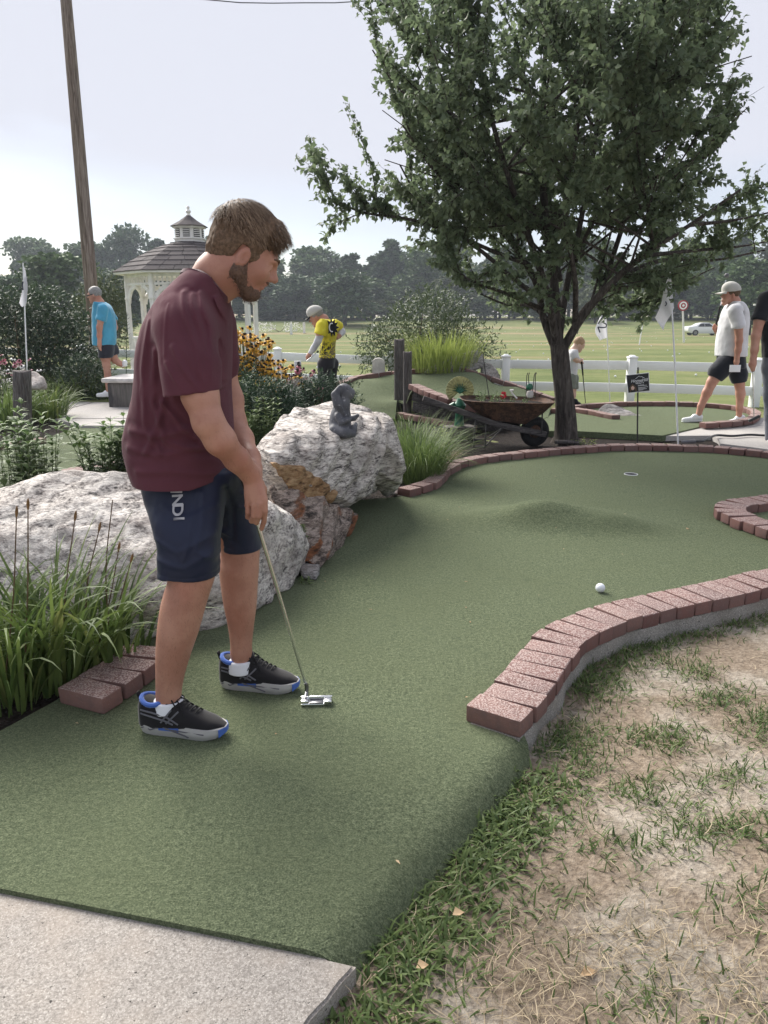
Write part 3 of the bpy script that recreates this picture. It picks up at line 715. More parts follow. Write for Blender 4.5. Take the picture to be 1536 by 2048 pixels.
# ------------------------------------------------------------------ utility pole and wire
a, b = P(184, 590, 19.), P(132, 0, 19.); d = (b-a).normalized(); base = a-d*((a.z+.3)/d.z); top = a+d*((9.2-a.z)/d.z)
mb = MB(); rings = []; n_ = 40
for k in range(n_+1):
    c = base.lerp(top, k/n_); r = .165-.055*k/n_
    rings.append([c+Vector((math.cos(2*math.pi*j/24), math.sin(2*math.pi*j/24), 0))*r*(1+.03*math.sin(j*1.7+k*.15)+.02*math.sin(j*4.1)) for j in range(24)])
mb.loft(rings); tag(mb.build('utility_pole', 'pole_wood', ang=80), 'tall weathered wooden utility pole leaning beside the gazebo', 'utility pole')
plain('wire', (.05, .05, .055), .6)
mb = MB(); mb.tube(spline([P(-400, -300, 19.3), P(60, -60, 19.4), P(420, 0, 20), P(600, 5.5, 20.4), P(718, 2.5, 20.8), P(1000, -25, 21.5), P(1900, -260, 24)], 40), .011, 6)
tag(mb.build('overhead_wire', 'wire'), 'thin dark overhead wire crossing the sky at the top', 'wire')

# ------------------------------------------------------------------ rocks
def m_rock(name, dark, mid, light, rot=(0, 0, 0), stretch=(1, 1, 4), scale=26, orange=None, oscale=2.2, olo=.5, moss=None, warm=(.42, .34, .30)):
    s = NT(name); c = s.coord('World', scale=stretch, rot=rot); w_ = s.coord('World')
    f = s.noise(scale, 6, .72, c, .6); g = s.noise(5, 5, .6, w_); sp = s.noise(scale*3.4, 4, .7, c)
    col = s.ramp(s.math('ADD', s.math('MULTIPLY', f, .6), s.math('MULTIPLY', sp, .4)), [(.40, dark), (.475, mid), (.56, light)])
    bnd = s.noise(3.2, 4, .65, s.coord('World', scale=(stretch[0], stretch[1], stretch[2]*1.7), rot=rot), 1.2); col = s.mix(s.math('MULTIPLY', s.rng(bnd, .50, .60), .6), col, s.mix(.75, col, mid)); col = s.mix(s.math('MULTIPLY', s.rng(bnd, .40, .33), .7), col, tuple(x*1.6 for x in dark))
    col = s.mix(s.math('MULTIPLY', s.rng(g, .48, .7), .55), col, s.mix(.6, col, warm))
    col = s.mix(s.math('MULTIPLY', s.rng(s.noise(2.6, 4, .6, w_), .52, .72), .5), col, dark)
    if orange is not None:
        o = s.noise(oscale, 4, .6, s.coord('World', scale=(1.6, 1.2, .8), loc=(.3, .2, .9)))
        oc = s.ramp(s.noise(18, 4, .6, c), [(.3, (.045, .035, .032)), (.45, orange), (.65, tuple(min(1, x*1.7) for x in orange))])
        nz_ = s.sep(s.n('ShaderNodeNewGeometry').outputs['True Normal'])[2]
        col = s.mix(s.math('MULTIPLY', s.rng(o, olo, olo+.1), s.rng(nz_, .55, .25)), col, oc)
    s.out(col, .9, .25); s.bump(s.math('ADD', f, sp), .9, .02); return s.m
m_rock('gneiss_white', (.06, .056, .055), (.47, .43, .40), (.86, .81, .75), rot=(.5, .4, .3), stretch=(1, 1, 2.2), scale=14)
m_rock('gneiss_grain', (.048, .044, .044), (.43, .39, .36), (.84, .785, .73), rot=(.3, -.5, .35), stretch=(1, 1, 3.6), scale=11, orange=(.34, .155, .055), oscale=1.7, olo=.60)
m_rock('ochre_rock', (.06, .035, .022), (.28, .165, .085), (.44, .30, .17), rot=(.2, -.5, .4), stretch=(1, 1, 2.5), scale=9, warm=(.40, .20, .08))
m_rock('gneiss_brown', (.040, .034, .032), (.20, .155, .13), (.46, .38, .33), rot=(.2, -.6, .4), stretch=(1, 1, 3), scale=13, orange=(.22, .09, .045), oscale=2.4, olo=.45)
m_rock('gneiss_grey', (.07, .068, .07), (.24, .23, .225), (.46, .44, .43), scale=14)
m_rock('stone_pink', (.20, .17, .16), (.42, .37, .35), (.62, .58, .55), scale=10)
def rock(name, pts, mat, label, h=.016, amp=.03, freq=4., k=.04, lay=None, cat='boulder', seed=0., sm=1, holes=(), chips=(0, 0)):
    bm = bmesh.new()
    for p in pts: bm.verts.new(p)
    bmesh.ops.convex_hull(bm, input=bm.verts[:]); cen = sum((Vector(p) for p in pts), Vector())/len(pts); planes = []
    bmesh.ops.recalc_face_normals(bm, faces=bm.faces[:])
    for f in bm.faces:
        n = f.normal.copy(); d = n.dot(f.verts[0].co)
        if n.dot(cen)-d > 0: n, d = -n, -d
        if not any((n-m).length < .08 and abs(d-e) < .02 for m, e in planes): planes.append((n, d))
    rc = np.random.default_rng(int(seed*10)+5)
    for _ in range(chips[0]):                                  # broken-off corners leave flat faces
        n = Vector(unit(rc.normal(size=3)*np.array([1, 1.3, 1.]))); planes.append((n, max(n.dot(Vector(p)) for p in pts)-chips[1]*(.25+rc.random())))
    bm.free(); A = np.array([tuple(p) for p in pts]); fld = SDF(A.min(0)-.1, A.max(0)+.1, h); X, Y_, Z = fld.grid()
    q = None
    for n, d in planes:
        v = (X*n.x+Y_*n.y+Z*n.z-d).astype(np.float32); q = v if q is None else smax(q, v, k)
    Xb, Yb, Zb = np.broadcast_arrays(X, Y_, Z); m = np.abs(q) < amp*2.2+h*2
    x, y, z = Xb[m]+seed, Yb[m], Zb[m]
    dsp = amp*fbm(x*freq, y*freq, z*freq, 5, .52)
    if lay is not None:
        n = Vector(lay[0]).normalized(); u = (x*n.x+y*n.y+z*n.z)*lay[1]; u = u+.8*pnoise(x*3, y*3, z*3)
        dsp = dsp+lay[2]*(np.abs((u % 1.)-.5)*2-.5)+lay[2]*.6*pnoise(u*1.7, x*0+3., x*0)
    q[m] = q[m]-dsp.astype(np.float32); fld.f = q
    for hc, hr in holes: fld.ell(hc, (hr, hr, hr*.8), .05, op='s')
    V, Fc = fld.mesh(sm); o = mobj(name, V, Fc, mat)
    return tag(o, label, cat)
rock('boulder', [G(-330, 1330), G(60, 1300), G(230, 1285), G(300, 1290), G(395, 1270), P(-250, 1190, 3.0), P(60, 1150, 2.95), P(300, 1195, 2.93), P(400, 1200, 3.0), P(470, 1215, 3.1), G(520, 1215), G(565, 1195), G(603, 1150), P(604, 1085, 3.75),
                 P(585, 1010, 3.75), P(545, 972, 3.8), P(470, 955, 3.75), P(300, 952, 3.7), P(205, 926, 3.65), P(100, 945, 3.6), P(10, 976, 3.5), P(-200, 1010, 3.4), Vector((-2.6, 4.3, 0)), Vector((-.4, 4.3, 0)), Vector((-1.2, 4.4, .2))],
     'gneiss_white', 'huge speckled pale boulder behind the golfer', h=.013, amp=.024, freq=6., k=.008, lay=((.3, -.5, .8), 6., .014), chips=(60, .09))
rock('boulder', [P(515, 868, 4.25), P(530, 860, 4.5), P(600, 812, 5.2), P(690, 815, 5.35), P(768, 822, 5.3), P(772, 866, 5.05), P(764, 940, 4.95), P(726, 1002, 4.85), P(712, 1010, 4.7), P(640, 970, 4.42), P(600, 962, 4.2), P(545, 930, 4.05), P(520, 890, 4.1),
                 G(640, 1030), G(735, 1005, .02), Vector((-.9, 4.9, 0)), Vector((-.05, 5.7, 0)), Vector((-.7, 5.6, 0)), Vector((-.5, 4.75, .05))],
     'gneiss_grain', 'flat-topped grey boulder with orange side, carrying the rabbit statue', h=.012, amp=.018, freq=7., k=.005, lay=((-.35, -.45, .82), 8., .024), seed=4., chips=(50, .06))
rock('boulder', [P(540, 950, 4.1), P(600, 985, 4.2), P(650, 985, 4.42), P(712, 1015, 4.75), G(716, 1042), G(690, 1092), G(652, 1143), G(612, 1140), P(596, 1060, 4.1), P(560, 1040, 4.1), Vector((-.7, 4.6, 0)), Vector((-.35, 4.9, 0)), G(560, 1150)],
     'gneiss_brown', 'dark rust-brown rock under the flat-topped boulder at the green', h=.011, amp=.02, freq=8., k=.005, lay=((-.5, -.3, .8), 7., .024), seed=9., chips=(40, .05))
rock('boulder', [P(745, 812, 5.35), P(774, 816, 5.3), P(790, 852, 5.25), P(813, 932, 5.15), P(806, 958, 5.2), G(768, 994), G(790, 985), P(745, 960, 5.1), P(765, 880, 5.05), Vector((.08, 5.8, 0)), Vector((-.1, 5.7, .1))],
     'gneiss_grain', 'narrow leaning rock between rabbit boulder and grass clump', h=.011, amp=.018, freq=8., k=.005, lay=((.8, -.2, .3), 9., .016), seed=2., chips=(30, .03))
rock('boulder', [P(545, 850, 5.3), P(600, 806, 5.5), P(660, 812, 5.5), P(640, 850, 5.2), Vector((-.85, 5.5, .1)), Vector((-.4, 5.9, .1)), Vector((-.75, 6.1, .3)), P(540, 870, 5.2), P(720, 800, 5.75), P(765, 812, 5.75), Vector((-.1, 6, .1))],
     'gneiss_white', 'rounded pale rock behind the rabbit boulder', h=.014, amp=.025, freq=7., k=.01, seed=6., chips=(40, .06))
rock('boulder', [P(546, 928, 4.07), P(600, 930, 4.2), P(640, 955, 4.34), P(672, 985, 4.45), P(664, 1008, 4.47), P(610, 1000, 4.24), P(566, 965, 4.1), P(560, 930, 4.5), P(672, 985, 4.8), P(600, 1000, 4.6)],
     'ochre_rock', 'ochre-orange slab of rock showing below the rabbit boulder', h=.011, amp=.022, freq=7., k=.01, lay=((-.4, -.4, .8), 12., .014), seed=3.)
rock('stone', [G(603, 1163), G(635, 1166), G(640, 1150), P(640, 1132, 3.85), P(615, 1126, 3.9), P(600, 1135, 3.85), G(605, 1120), G(640, 1125)], 'gneiss_grey', 'small round grey stone at the foot of the boulders', h=.008, amp=.012, freq=9., k=.015, cat='stone')
rock('pebble', [G(776, 990), G(797, 990), P(797, 978, 5.85), P(780, 976, 5.85), G(778, 975), G(800, 978)], 'stone_pink', 'small white stone at the end of the far brick edge', h=.006, amp=.008, freq=12., k=.012, cat='stone')
rock('boulder', [P(846, 748, 11.9), P(860, 735, 11.8), P(920, 702, 12.0), P(955, 698, 12.1), P(971, 710, 12.1), P(968, 735, 11.9), P(930, 748, 11.7), P(900, 740, 12.6), P(960, 740, 12.6)], 'gneiss_grey', 'long grey boulder lying above the raised green', h=.03, amp=.05, freq=3., k=.04)
rock('boulder', [P(962, 745, 11.9), P(965, 725, 12.), P(985, 722, 12.), P(1003, 745, 11.9), P(1007, 765, 11.8), P(975, 765, 11.7), P(990, 765, 12.5), P(960, 755, 12.4)], 'gneiss_grey', 'squat grey boulder beside the fence post above the raised green', h=.03, amp=.05, freq=3., k=.04, seed=3.)
rock('boulder', [P(1188, 836, 10.6), P(1200, 815, 10.7), P(1215, 806, 10.8), P(1240, 812, 10.7), P(1270, 826, 10.5), P(1297, 836, 10.3), P(1240, 838, 10.2), P(1230, 830, 11.2), P(1190, 830, 11.1)], 'gneiss_grey', 'low pointed grey rock lying on the round green', h=.022, amp=.04, freq=4., k=.03, seed=5.)
rock('boulder', [P(566, 800, 8.9), P(572, 762, 8.9), P(585, 752, 9.1), P(625, 752, 9.3), P(630, 800, 9.), P(600, 762, 9.6), P(600, 800, 9.6), P(600, 800, 8.7)], 'stone_pink', 'pinkish block of stone between the two junipers', h=.022, amp=.03, freq=5., k=.03, seed=8.)
rock('boulder', [P(30, 765, 9.2), P(40, 745, 9.2), P(70, 740, 9.3), P(92, 750, 9.3), P(95, 780, 9.2), P(60, 780, 8.9), P(60, 760, 9.7)], 'stone_pink', 'buff rock half hidden behind the weathered stump post', h=.025, amp=.03, freq=5., k=.03, seed=1.)

# white round-topped marker stone
b = P(745, 755, 11.95); e = P(770, 755, 11.95); t = P(757, 716, 11.95); w_ = e.x-b.x; mb = MB(); pr = [(b.x, b.z-.15), (e.x, b.z-.15)]+[(t.x+w_/2*math.cos(R(a_)), t.z-w_/2*.7+w_/2*.7*math.sin(R(a_))) for a_ in range(0, 181, 15)]
mb.add([(x, 11.9, z) for x, z in pr]+[(x, 12.02, z) for x, z in pr], [tuple(range(len(pr))), tuple(range(2*len(pr)-1, len(pr)-1, -1))]+[(i, len(pr)+i, len(pr)+(i+1) % len(pr), (i+1) % len(pr)) for i in range(len(pr))])
tag(mb.build('marker_stone', 'white_paint_worn', smooth=False), 'pale round-topped stone slab standing behind the raised green', 'marker stone')
# ball washer on a white board
bw = empty('ball_washer', P(597, 770, 10.2), 'black ball washer mounted on a white board by the coneflowers', 'ball washer')
plain('black_plastic', (.018, .018, .02), .4, .5)
q0, q1 = P(588, 722, 10.2), P(604, 800, 10.2); mb = MB(); mb.box(((q0.x+q1.x)/2, 10.22, (q0.z+q1.z)/2), (q1.x-q0.x, .03, q0.z-q1.z), 0, .004); mb.build('board', 'white_vinyl', bw)
for (yy, hw, hh) in ((727, 2.5, 5), (733, 5, 4), (741, 3, 5), (748, 5.5, 5), (757, 3, 8)):
    c = P(597, yy, 10.16); pm = PXM(yy, 10.16); mb = MB(); mb.box(c, (2*hw/pm, .05, 2*hh/pm*.8), 0, .004); mb.build('housing', 'black_plastic', bw)
# timber planter seat with a cast top
s = NT('stained_timber'); c = s.coord('World', scale=(9, 9, .7)); f = s.noise(2.4, 5, .7, c); g = s.noise(1.6, 4, .6, s.coord('World', scale=(2.2, 2.2, .6)))
s.out(s.mix(s.rng(g, .42, .66), s.ramp(f, [(.3, (.09, .085, .08)), (.55, (.17, .155, .145)), (.75, (.27, .25, .235))]), (.035, .035, .042)), .85, .3); s.bump(f, .5, .01)
A = G(217, 819); wpx = PXM(819, A.y); W_ = 205/wpx; hgt = P(217, 766, A.y).z; bn = empty('planter_seat', A, 'low dark timber planter seat with pale slab top beside the left path', 'planter seat')
mb = MB(); mb.box((A.x+W_/2, A.y+.42, hgt/2-.02), (W_, .8, hgt+.04), -.03, .03); mb.build('box', 'stained_timber', bn)
mb = MB(); mb.box((A.x+W_/2-.01, A.y+.41, hgt+.035), (W_+.1, .92, .07), -.03, .03); mb.build('top_slab', 'white_paint_worn', bn)
# ------------------------------------------------------------------ plants: leaves, blades
def blade_mesh(base, az, length, lean, width, rng, segs=6, droop=1.6, twist=.3, keel=.25):
    """arched grass blades: lean = start angle from vertical, droop = further bending towards the tip"""
    n = len(base); az = np.asarray(az)[:, None]; lean = np.asarray(lean)[:, None]; t = np.linspace(0, 1, segs+1)[None]
    L_ = np.asarray(length)[:, None]; ang = lean+np.asarray(droop)[..., None]*t**1.7*np.ones((n, 1)); ds = L_/segs
    r = np.concatenate([np.zeros((n, 1)), np.cumsum(np.sin(ang[:, :-1])*ds, 1)], 1); z = np.concatenate([np.zeros((n, 1)), np.cumsum(np.cos(ang[:, :-1])*ds, 1)], 1)
    az2 = az+twist*(rng.random((n, 1))-.5)*t; c = np.stack([base[:, None, 0]+r*np.cos(az2), base[:, None, 1]+r*np.sin(az2), base[:, None, 2]+z], -1)
    w_ = np.asarray(width)[:, None]*np.clip(np.minimum(1, .55+t*2)*(1-t**2.2), .02, 1)*.5; sd = np.stack([-np.sin(az2), np.cos(az2), np.zeros_like(az2)], -1)
    tw = (rng.random((n, 1))-.5)*1.2; up_ = np.array([0, 0, 1.])*np.sin(tw)[..., None]; sd = unit(sd*np.cos(tw)[..., None]+up_)
    V = np.stack([c-sd*w_[..., None], c+sd*w_[..., None]], 2).reshape(n, -1, 3); k = np.arange(segs); q = np.stack([2*k, 2*k+1, 2*k+3, 2*k+2], 1)
    return V.reshape(-1, 3), (np.arange(n)[:, None, None]*(2*(segs+1))+q[None]).reshape(-1, 4)
foliage('lily_leaf', (.045, .085, .022), (.14, .195, .055), c3=(.24, .25, .09), trans=.3)
foliage('grass_clump_leaf', (.065, .115, .036), (.19, .26, .085), trans=.3)
foliage('bright_grass_leaf', (.17, .23, .05), (.36, .42, .12), trans=.35)
foliage('pear_leaf', (.080, .118, .064), (.20, .255, .145), rough=.55, trans=.5, nscale=2.5, spec=.45)
foliage('shrub_leaf', (.040, .064, .032), (.13, .17, .085), rough=.45, trans=.2)
foliage('shrub_dark_leaf', (.024, .044, .027), (.075, .11, .058), rough=.45, trans=.2)
foliage('phlox_leaf', (.055, .105, .040), (.17, .25, .085), trans=.3)
foliage('juniper_leaf', (.018, .045, .026), (.060, .105, .055), trans=.1)
foliage('herb_leaf', (.07, .12, .04), (.20, .27, .10), trans=.3)
foliage('far_leaf', (.040, .074, .028), (.115, .175, .066), rough=.7, trans=.1, nscale=.5)
foliage('far_leaf_blue', (.033, .064, .034), (.088, .138, .064), rough=.7, trans=.1, nscale=.5)
foliage('far_leaf_light', (.045, .065, .028), (.115, .14, .06), rough=.7, trans=.1, nscale=.5)
foliage('turf_blade', (.045, .085, .022), (.13, .18, .055), trans=.25)
foliage('straw_blade', (.19, .14, .085), (.52, .43, .30), trans=.2, rough=.8)
foliage('yellow_petal', (.55, .26, .02), (.85, .50, .05), trans=.2); foliage('pink_petal', (.30, .07, .12), (.50, .18, .24), trans=.2); foliage('white_petal', (.62, .60, .58), (.85, .84, .82), trans=.2)
foliage('red_petal', (.35, .02, .03), (.55, .05, .07), trans=.2)
plain('flower_eye', (.03, .018, .012), .9); plain('stem', (.10, .13, .05), .7); plain('brown_stem', (.13, .085, .05), .8); plain('seed_head', (.20, .115, .05), .8, var=.4, nscale=60)
s = NT('bark'); c = s.coord('World', scale=(16, 16, 3)); f = s.noise(1.6, 5, .7, c, .8)
s.out(s.ramp(f, [(.3, (.022, .018, .018)), (.5, (.075, .064, .058)), (.72, (.165, .145, .13))]), .95, .15); s.bump(f, 1., .03)
plain('far_bark', (.05, .042, .036), .9)

def clump(name, base, n, length, spread, width, mat, label, cat='grass clump', droop=(1.0, 2.2), lean=(.05, .7), seed=1, group=None, segs=6):
    rng = np.random.default_rng(seed); root = empty(name, base, label, cat, group)
    a = rng.random(n)*2*math.pi; rr = spread*np.sqrt(rng.random(n)); B = np.stack([base[0]+rr*np.cos(a), base[1]+rr*np.sin(a), np.full(n, base[2])-.02], 1)
    az = a+rng.normal(0, .5, n); ln = lean[0]+(lean[1]-lean[0])*rng.random(n)*(.35+.65*rr/max(spread, 1e-6)); Ln = length*(.6+.5*rng.random(n)); dr = droop[0]+(droop[1]-droop[0])*rng.random(n)
    V, Fc = blade_mesh(B, az, Ln, ln, width*(.7+.6*rng.random(n)), rng, segs, dr); mobj('blades', V, Fc, mat, root); return root

# daylilies in front of the big boulder
for i, (px, py, n, Ln) in enumerate(((20, 1395, 115, .62), (115, 1358, 130, .66), (205, 1330, 100, .56), (-70, 1380, 75, .62), (262, 1312, 30, .40))):
    b_ = G(px, py, 0); r_ = clump('daylily', b_, n, Ln, .12, .0165, 'lily_leaf', ['daylily clump nearest the dark mulch edge at the left', 'tallest daylily clump with brown seed heads before the big boulder', 'daylily clump with seed heads beside the brick pavers',
        'daylily clump cut by the left picture edge before the big boulder', 'small sparse daylily tuft at the end of the brick pavers'][i], 'daylily', droop=(.7, 2.3), lean=(.04, .62), seed=20+i, segs=8)
    st = {0: [(33, 1030), (56, 1015)], 1: [(150, 1038)], 2: [(198, 1060), (237, 1100), (262, 1122), (225, 1000)]}.get(i, [])
    for (tx, ty) in st:
        t = P(tx, ty, b_.y+.02); q = Vector((b_.x+random.uniform(-.05, .05), b_.y, 0)); mid = q.lerp(t, .55)+Vector((random.uniform(-.035, .035), 0, 0)); mb = MB(); mb.tube(spline([q, mid, t], 10), [.0035-.0015*k/9 for k in range(10)], 6); mb.build('flower_stem', 'brown_stem', r_)
        if tx != 225:
            d = (t-mid).normalized(); mb = MB(); mb.tube([t-d*.008, t, t+d*.010, t+d*.022, t+d*.032], [.0025, .004, .0056, .0044, .0015], 8); mb.build('seed_head', 'seed_head', r_)
clump('ornamental_grass', G(836, 958), 900, .66, .20, .0065, 'grass_clump_leaf', 'lush arching green grass clump beside the far brick edge', droop=(.9, 2.4), lean=(.05, .75), seed=5)
clump('ornamental_grass', G(808, 930), 500, .62, .16, .0065, 'grass_clump_leaf', 'green grass clump tucked behind the leaning rock', droop=(.8, 2.2), lean=(.05, .7), seed=6)
bg_ = P(885, 742, 12.15); bg_.z = .52
clump('ornamental_grass', bg_, 900, .70, .5, .014, 'bright_grass_leaf', 'bright yellow-green fountain grass above the raised green', droop=(.2, 1.3), lean=(.02, .55), seed=7)
left_l = [((95, 838), 260, .62, .25, 'lily clump leaning over the left path from behind the stump post'), ((15, 850), 240, .7, .3, 'tall lily clump at the left picture edge by the stump post'), ((150, 803), 260, .60, .28, 'arching lily clump along the back of the left path'),
          ((205, 800), 200, .5, .25, 'lily clump just left of the timber planter seat'), ((55, 795), 200, .75, .3, 'lily clump at the foot of the left flagstick'), ((110, 770), 180, .75, .3, 'lily clump in front of the big dark shrub'), ((190, 772), 200, .7, .35, 'tall grassy clump in front of the man in light blue')]
for i, ((x, y), n, Ln, sp, lab) in enumerate(left_l): clump('lily', G(x, y), n, Ln, sp, .017, 'grass_clump_leaf' if i % 2 else 'lily_leaf', lab, 'lily', droop=(.8, 2.2), lean=(.05, .7), seed=40+i)

def leafy_stems(name, base, n, height, spread, Ls, mat, label, cat='plant', seed=1, pairs=9, lean=.25, stem='stem', wr=.42):
    rng = np.random.default_rng(seed); root = empty(name, base, label, cat); mb = MB(); Pp = []; D = []; Nn = []; Ll = []
    for i in range(n):
        a = rng.random()*6.28; r = spread*math.sqrt(rng.random()); b = Vector((base[0]+r*math.cos(a), base[1]+r*math.sin(a), base[2]-.02)); h = height*(.55+.5*rng.random()); a2 = a+rng.normal(0, .6); l_ = lean*rng.random()
        pts = [b+Vector((math.cos(a2)*h*l_*t**1.5, math.sin(a2)*h*l_*t**1.5, h*t)) for t in np.linspace(0, 1, 6)]; mb.tube(pts, [.0042*(1-.6*t) for t in np.linspace(0, 1, 6)], 5)
        for k in range(pairs):
            t = .18+.82*(k+rng.random()*.6)/pairs; j = min(4, int(t*5)); c = pts[j].lerp(pts[j+1], t*5-j); ph = k*1.57+rng.random()
            for s_ in (0, 1, 2) if k > pairs-3 else (0, 1):
                q = ph+s_*(math.pi if k <= pairs-3 else 2.1); el = .25+.5*t+rng.normal(0, .15); Pp.append(tuple(c)); D.append((math.cos(q)*math.cos(el), math.sin(q)*math.cos(el), math.sin(el))); Nn.append((-math.cos(q)*math.sin(el), -math.sin(q)*math.sin(el), math.cos(el))); Ll.append(Ls*(.65+.5*rng.random())*(1.1-.5*t))
    mb.build('stems', stem, root); Ll = np.array(Ll); V, Fc = leaf_mesh(np.array(Pp), np.array(D), np.array(Nn), Ll, Ll*wr, .28, .15); mobj('leaves', V, Fc, mat, root); return root
leafy_stems('phlox', G(210, 975, 0), 18, .62, .15, .15, 'phlox_leaf', 'fresh green leafy stems growing behind the big boulder near the golfer', seed=3, lean=.3)
leafy_stems('phlox', G(250, 968, 0), 14, .5, .12, .15, 'phlox_leaf', 'shorter leafy stems close to the golfer\'s back', seed=4)
leafy_stems('phlox', G(20, 1000, 0), 26, .72, .24, .13, 'phlox_leaf', 'tall leafy stems at the left picture edge above the boulder', seed=5)
leafy_stems('phlox', G(75, 985, 0), 22, .62, .18, .12, 'phlox_leaf', 'leafy stems in front of the weathered stump post', seed=6)
leafy_stems('herb', G(520, 905, 0), 70, .60, .26, .095, 'herb_leaf', 'light green herb clump just past the golfer\'s forearm', seed=8, lean=.3)
leafy_stems('herb', G(500, 880, 0), 50, .72, .28, .095, 'herb_leaf', 'taller pale green plants behind the herb clump', seed=9, lean=.25)
leafy_stems('weed', P(640, 870, 4.75)-Vector((0, 0, .02)), 9, .05, .07, .03, 'herb_leaf', 'tiny green weeds in the hollow beside the rabbit statue', seed=11, pairs=4)
leafy_stems('weed', P(606, 1075, 3.95), 4, .13, .03, .035, 'herb_leaf', 'small weed growing from the gap between the boulders', seed=12, pairs=5)
leafy_stems('weed', G(612, 1165), 4, .06, .03, .03, 'herb_leaf', 'tiny fern by the small round stone', seed=13, pairs=4)
leafy_stems('weed', G(885, 880), 8, .2, .12, .06, 'bright_grass_leaf', 'yellow-green seedling beside the wheelbarrow', seed=14, pairs=4, lean=.7)
leafy_stems('weed', G(1165, 888), 10, .08, .12, .05, 'bright_grass_leaf', 'yellow-green sprouts at the foot of the tree', seed=15, pairs=3, lean=.9)

def shrub(name, base, lobes, n, Ls, mat, label, cat='shrub', seed=1, stems=7, wr=.35, sprays=0):
    """lobes: (dx, dy, z, rx, ry, rz) relative to base; leaves fill the outer part of each lobe"""
    rng = np.random.default_rng(seed); root = empty(name, base, label, cat); Pp = []; Nr = []; vol = np.array([l[3]*l[4]*l[5] for l in lobes]); vol /= vol.sum()
    for l, v in zip(lobes, vol):
        k = int(n*v); d = unit(rng.normal(size=(k, 3))); r = rng.random(k)**.35; wob = 1+.28*np.array(fbm(d[:, 0]*2.2+l[0]*5, d[:, 1]*2.2+seed, d[:, 2]*2.2, 3)); p = d*(r*wob)[:, None]*np.array(l[3:6])+np.array(l[0:3]); Pp.append(p); Nr.append(d)
    Pp = np.concatenate(Pp); Nr = np.concatenate(Nr); k = Pp[:, 2] > .02; Pp = Pp[k]+np.array(base); Nr = Nr[k]; m = len(Pp)
    D = unit(Nr*.7+rng.normal(0, .7, (m, 3))+np.array([0, 0, .1])); N_ = unit(rng.normal(0, .6, (m, 3))+np.array([0, 0, 1.])); Ll = Ls*(.6+.7*rng.random(m))
    V, Fc = leaf_mesh(Pp, D, N_, Ll, Ll*wr, .2, .12)
    if sprays:
        Q = []; DD = []
        for i in range(sprays):
            j = rng.integers(m); d = unit(Nr[j]*np.array([1, 1, .4])+np.array([0, 0, .55])+rng.normal(0, .3, 3)); 
            for t in np.linspace(0, 1, 12): Q.append(Pp[j]+d*t*Ls*5+np.array([0, 0, -.9*Ls*t*t])); DD.append(d+rng.normal(0, .6, 3))
        Q = np.array(Q); DD = unit(np.array(DD)); V2, F2 = leaf_mesh(Q, DD, unit(rng.normal(0, .5, (len(Q), 3))+np.array([0, 0, 1.])), Ls*.9, Ls*.3, .2, .12); V = np.concatenate([V, V2]); Fc = np.concatenate([Fc, F2+len(V)-len(V2)])
    mobj('foliage', V, Fc, mat, root); mb = MB()
    for i in range(stems):
        l = lobes[i % len(lobes)]; t = Vector(base)+Vector((l[0]+rng.normal(0, l[3]*.4), l[1]+rng.normal(0, l[4]*.4), l[2]+l[5]*.5)); b = Vector(base)+Vector((rng.normal(0, .08), rng.normal(0, .08), -.05)); mb.tube([b, b.lerp(t, .5)+Vector((rng.normal(0, .05), 0, .05)), t], [.018, .012, .005], 6)
    mb.build('stems', 'brown_stem', root); return root
b_ = P(848, 790, 13.1); b_.z = 0.15
shrub('willow_shrub', b_, [(0, 0, .85, .85, .7, .75), (-.55, .1, .6, .6, .6, .55), (.6, 0, .75, .55, .6, .55), (.1, .2, 1.25, .6, .5, .45), (.95, .1, .55, .45, .45, .35), (-.85, -.1, .75, .35, .4, .3)], 9000, .085, 'shrub_leaf', 'rounded grey-green shrub behind the bright grass and boulders', seed=31, wr=.24, sprays=70)
b_ = P(60, 800, 13.5); b_.z = 0
shrub('dark_shrub', b_, [(-.3, 0, .9, 1.1, .8, .9), (.55, .1, .7, .7, .7, .7), (.1, .3, 1.35, .8, .6, .55), (-1.2, .2, 1.0, .8, .7, .9), (.95, .2, .95, .45, .5, .55)], 14000, .10, 'shrub_dark_leaf', 'large dark green shrub behind the left flag', seed=32, wr=.34, sprays=70)
b_ = P(215, 800, 24.); b_.z = 0
shrub('light_shrub', b_, [(0, 0, 1.2, 1.0, .8, 1.1), (.3, 0, 2.0, .6, .6, .6)], 3500, .14, 'far_leaf_light', 'pale green bush seen between the pole and the gazebo', seed=33)
b_ = Vector((P(642, 800, 8.6).x, 8.6, 0)); shrub('juniper', b_, [(0, 0, .38, .28, .25, .36), (-.2, 0, .32, .18, .2, .30), (.22, 0, .36, .18, .2, .30)], 9000, .05, 'juniper_leaf', 'low dark juniper in front of the man in yellow', seed=34, wr=.22, sprays=60)
b_ = Vector((P(520, 800, 8.0).x, 8.0, 0)); shrub('juniper', b_, [(0, 0, .40, .36, .3, .36), (.25, 0, .36, .22, .25, .32), (-.25, 0, .36, .25, .25, .32)], 10000, .055, 'juniper_leaf', 'feathery dark shrub under the yellow flowers', seed=35, wr=.22, sprays=60)
b_ = P(175, 775, 12.6); b_.z = 0; shrub('dark_shrub', b_, [(0, 0, .35, .45, .4, .4)], 2600, .07, 'shrub_dark_leaf', 'low round dark shrub in front of the man in light blue', seed=36)

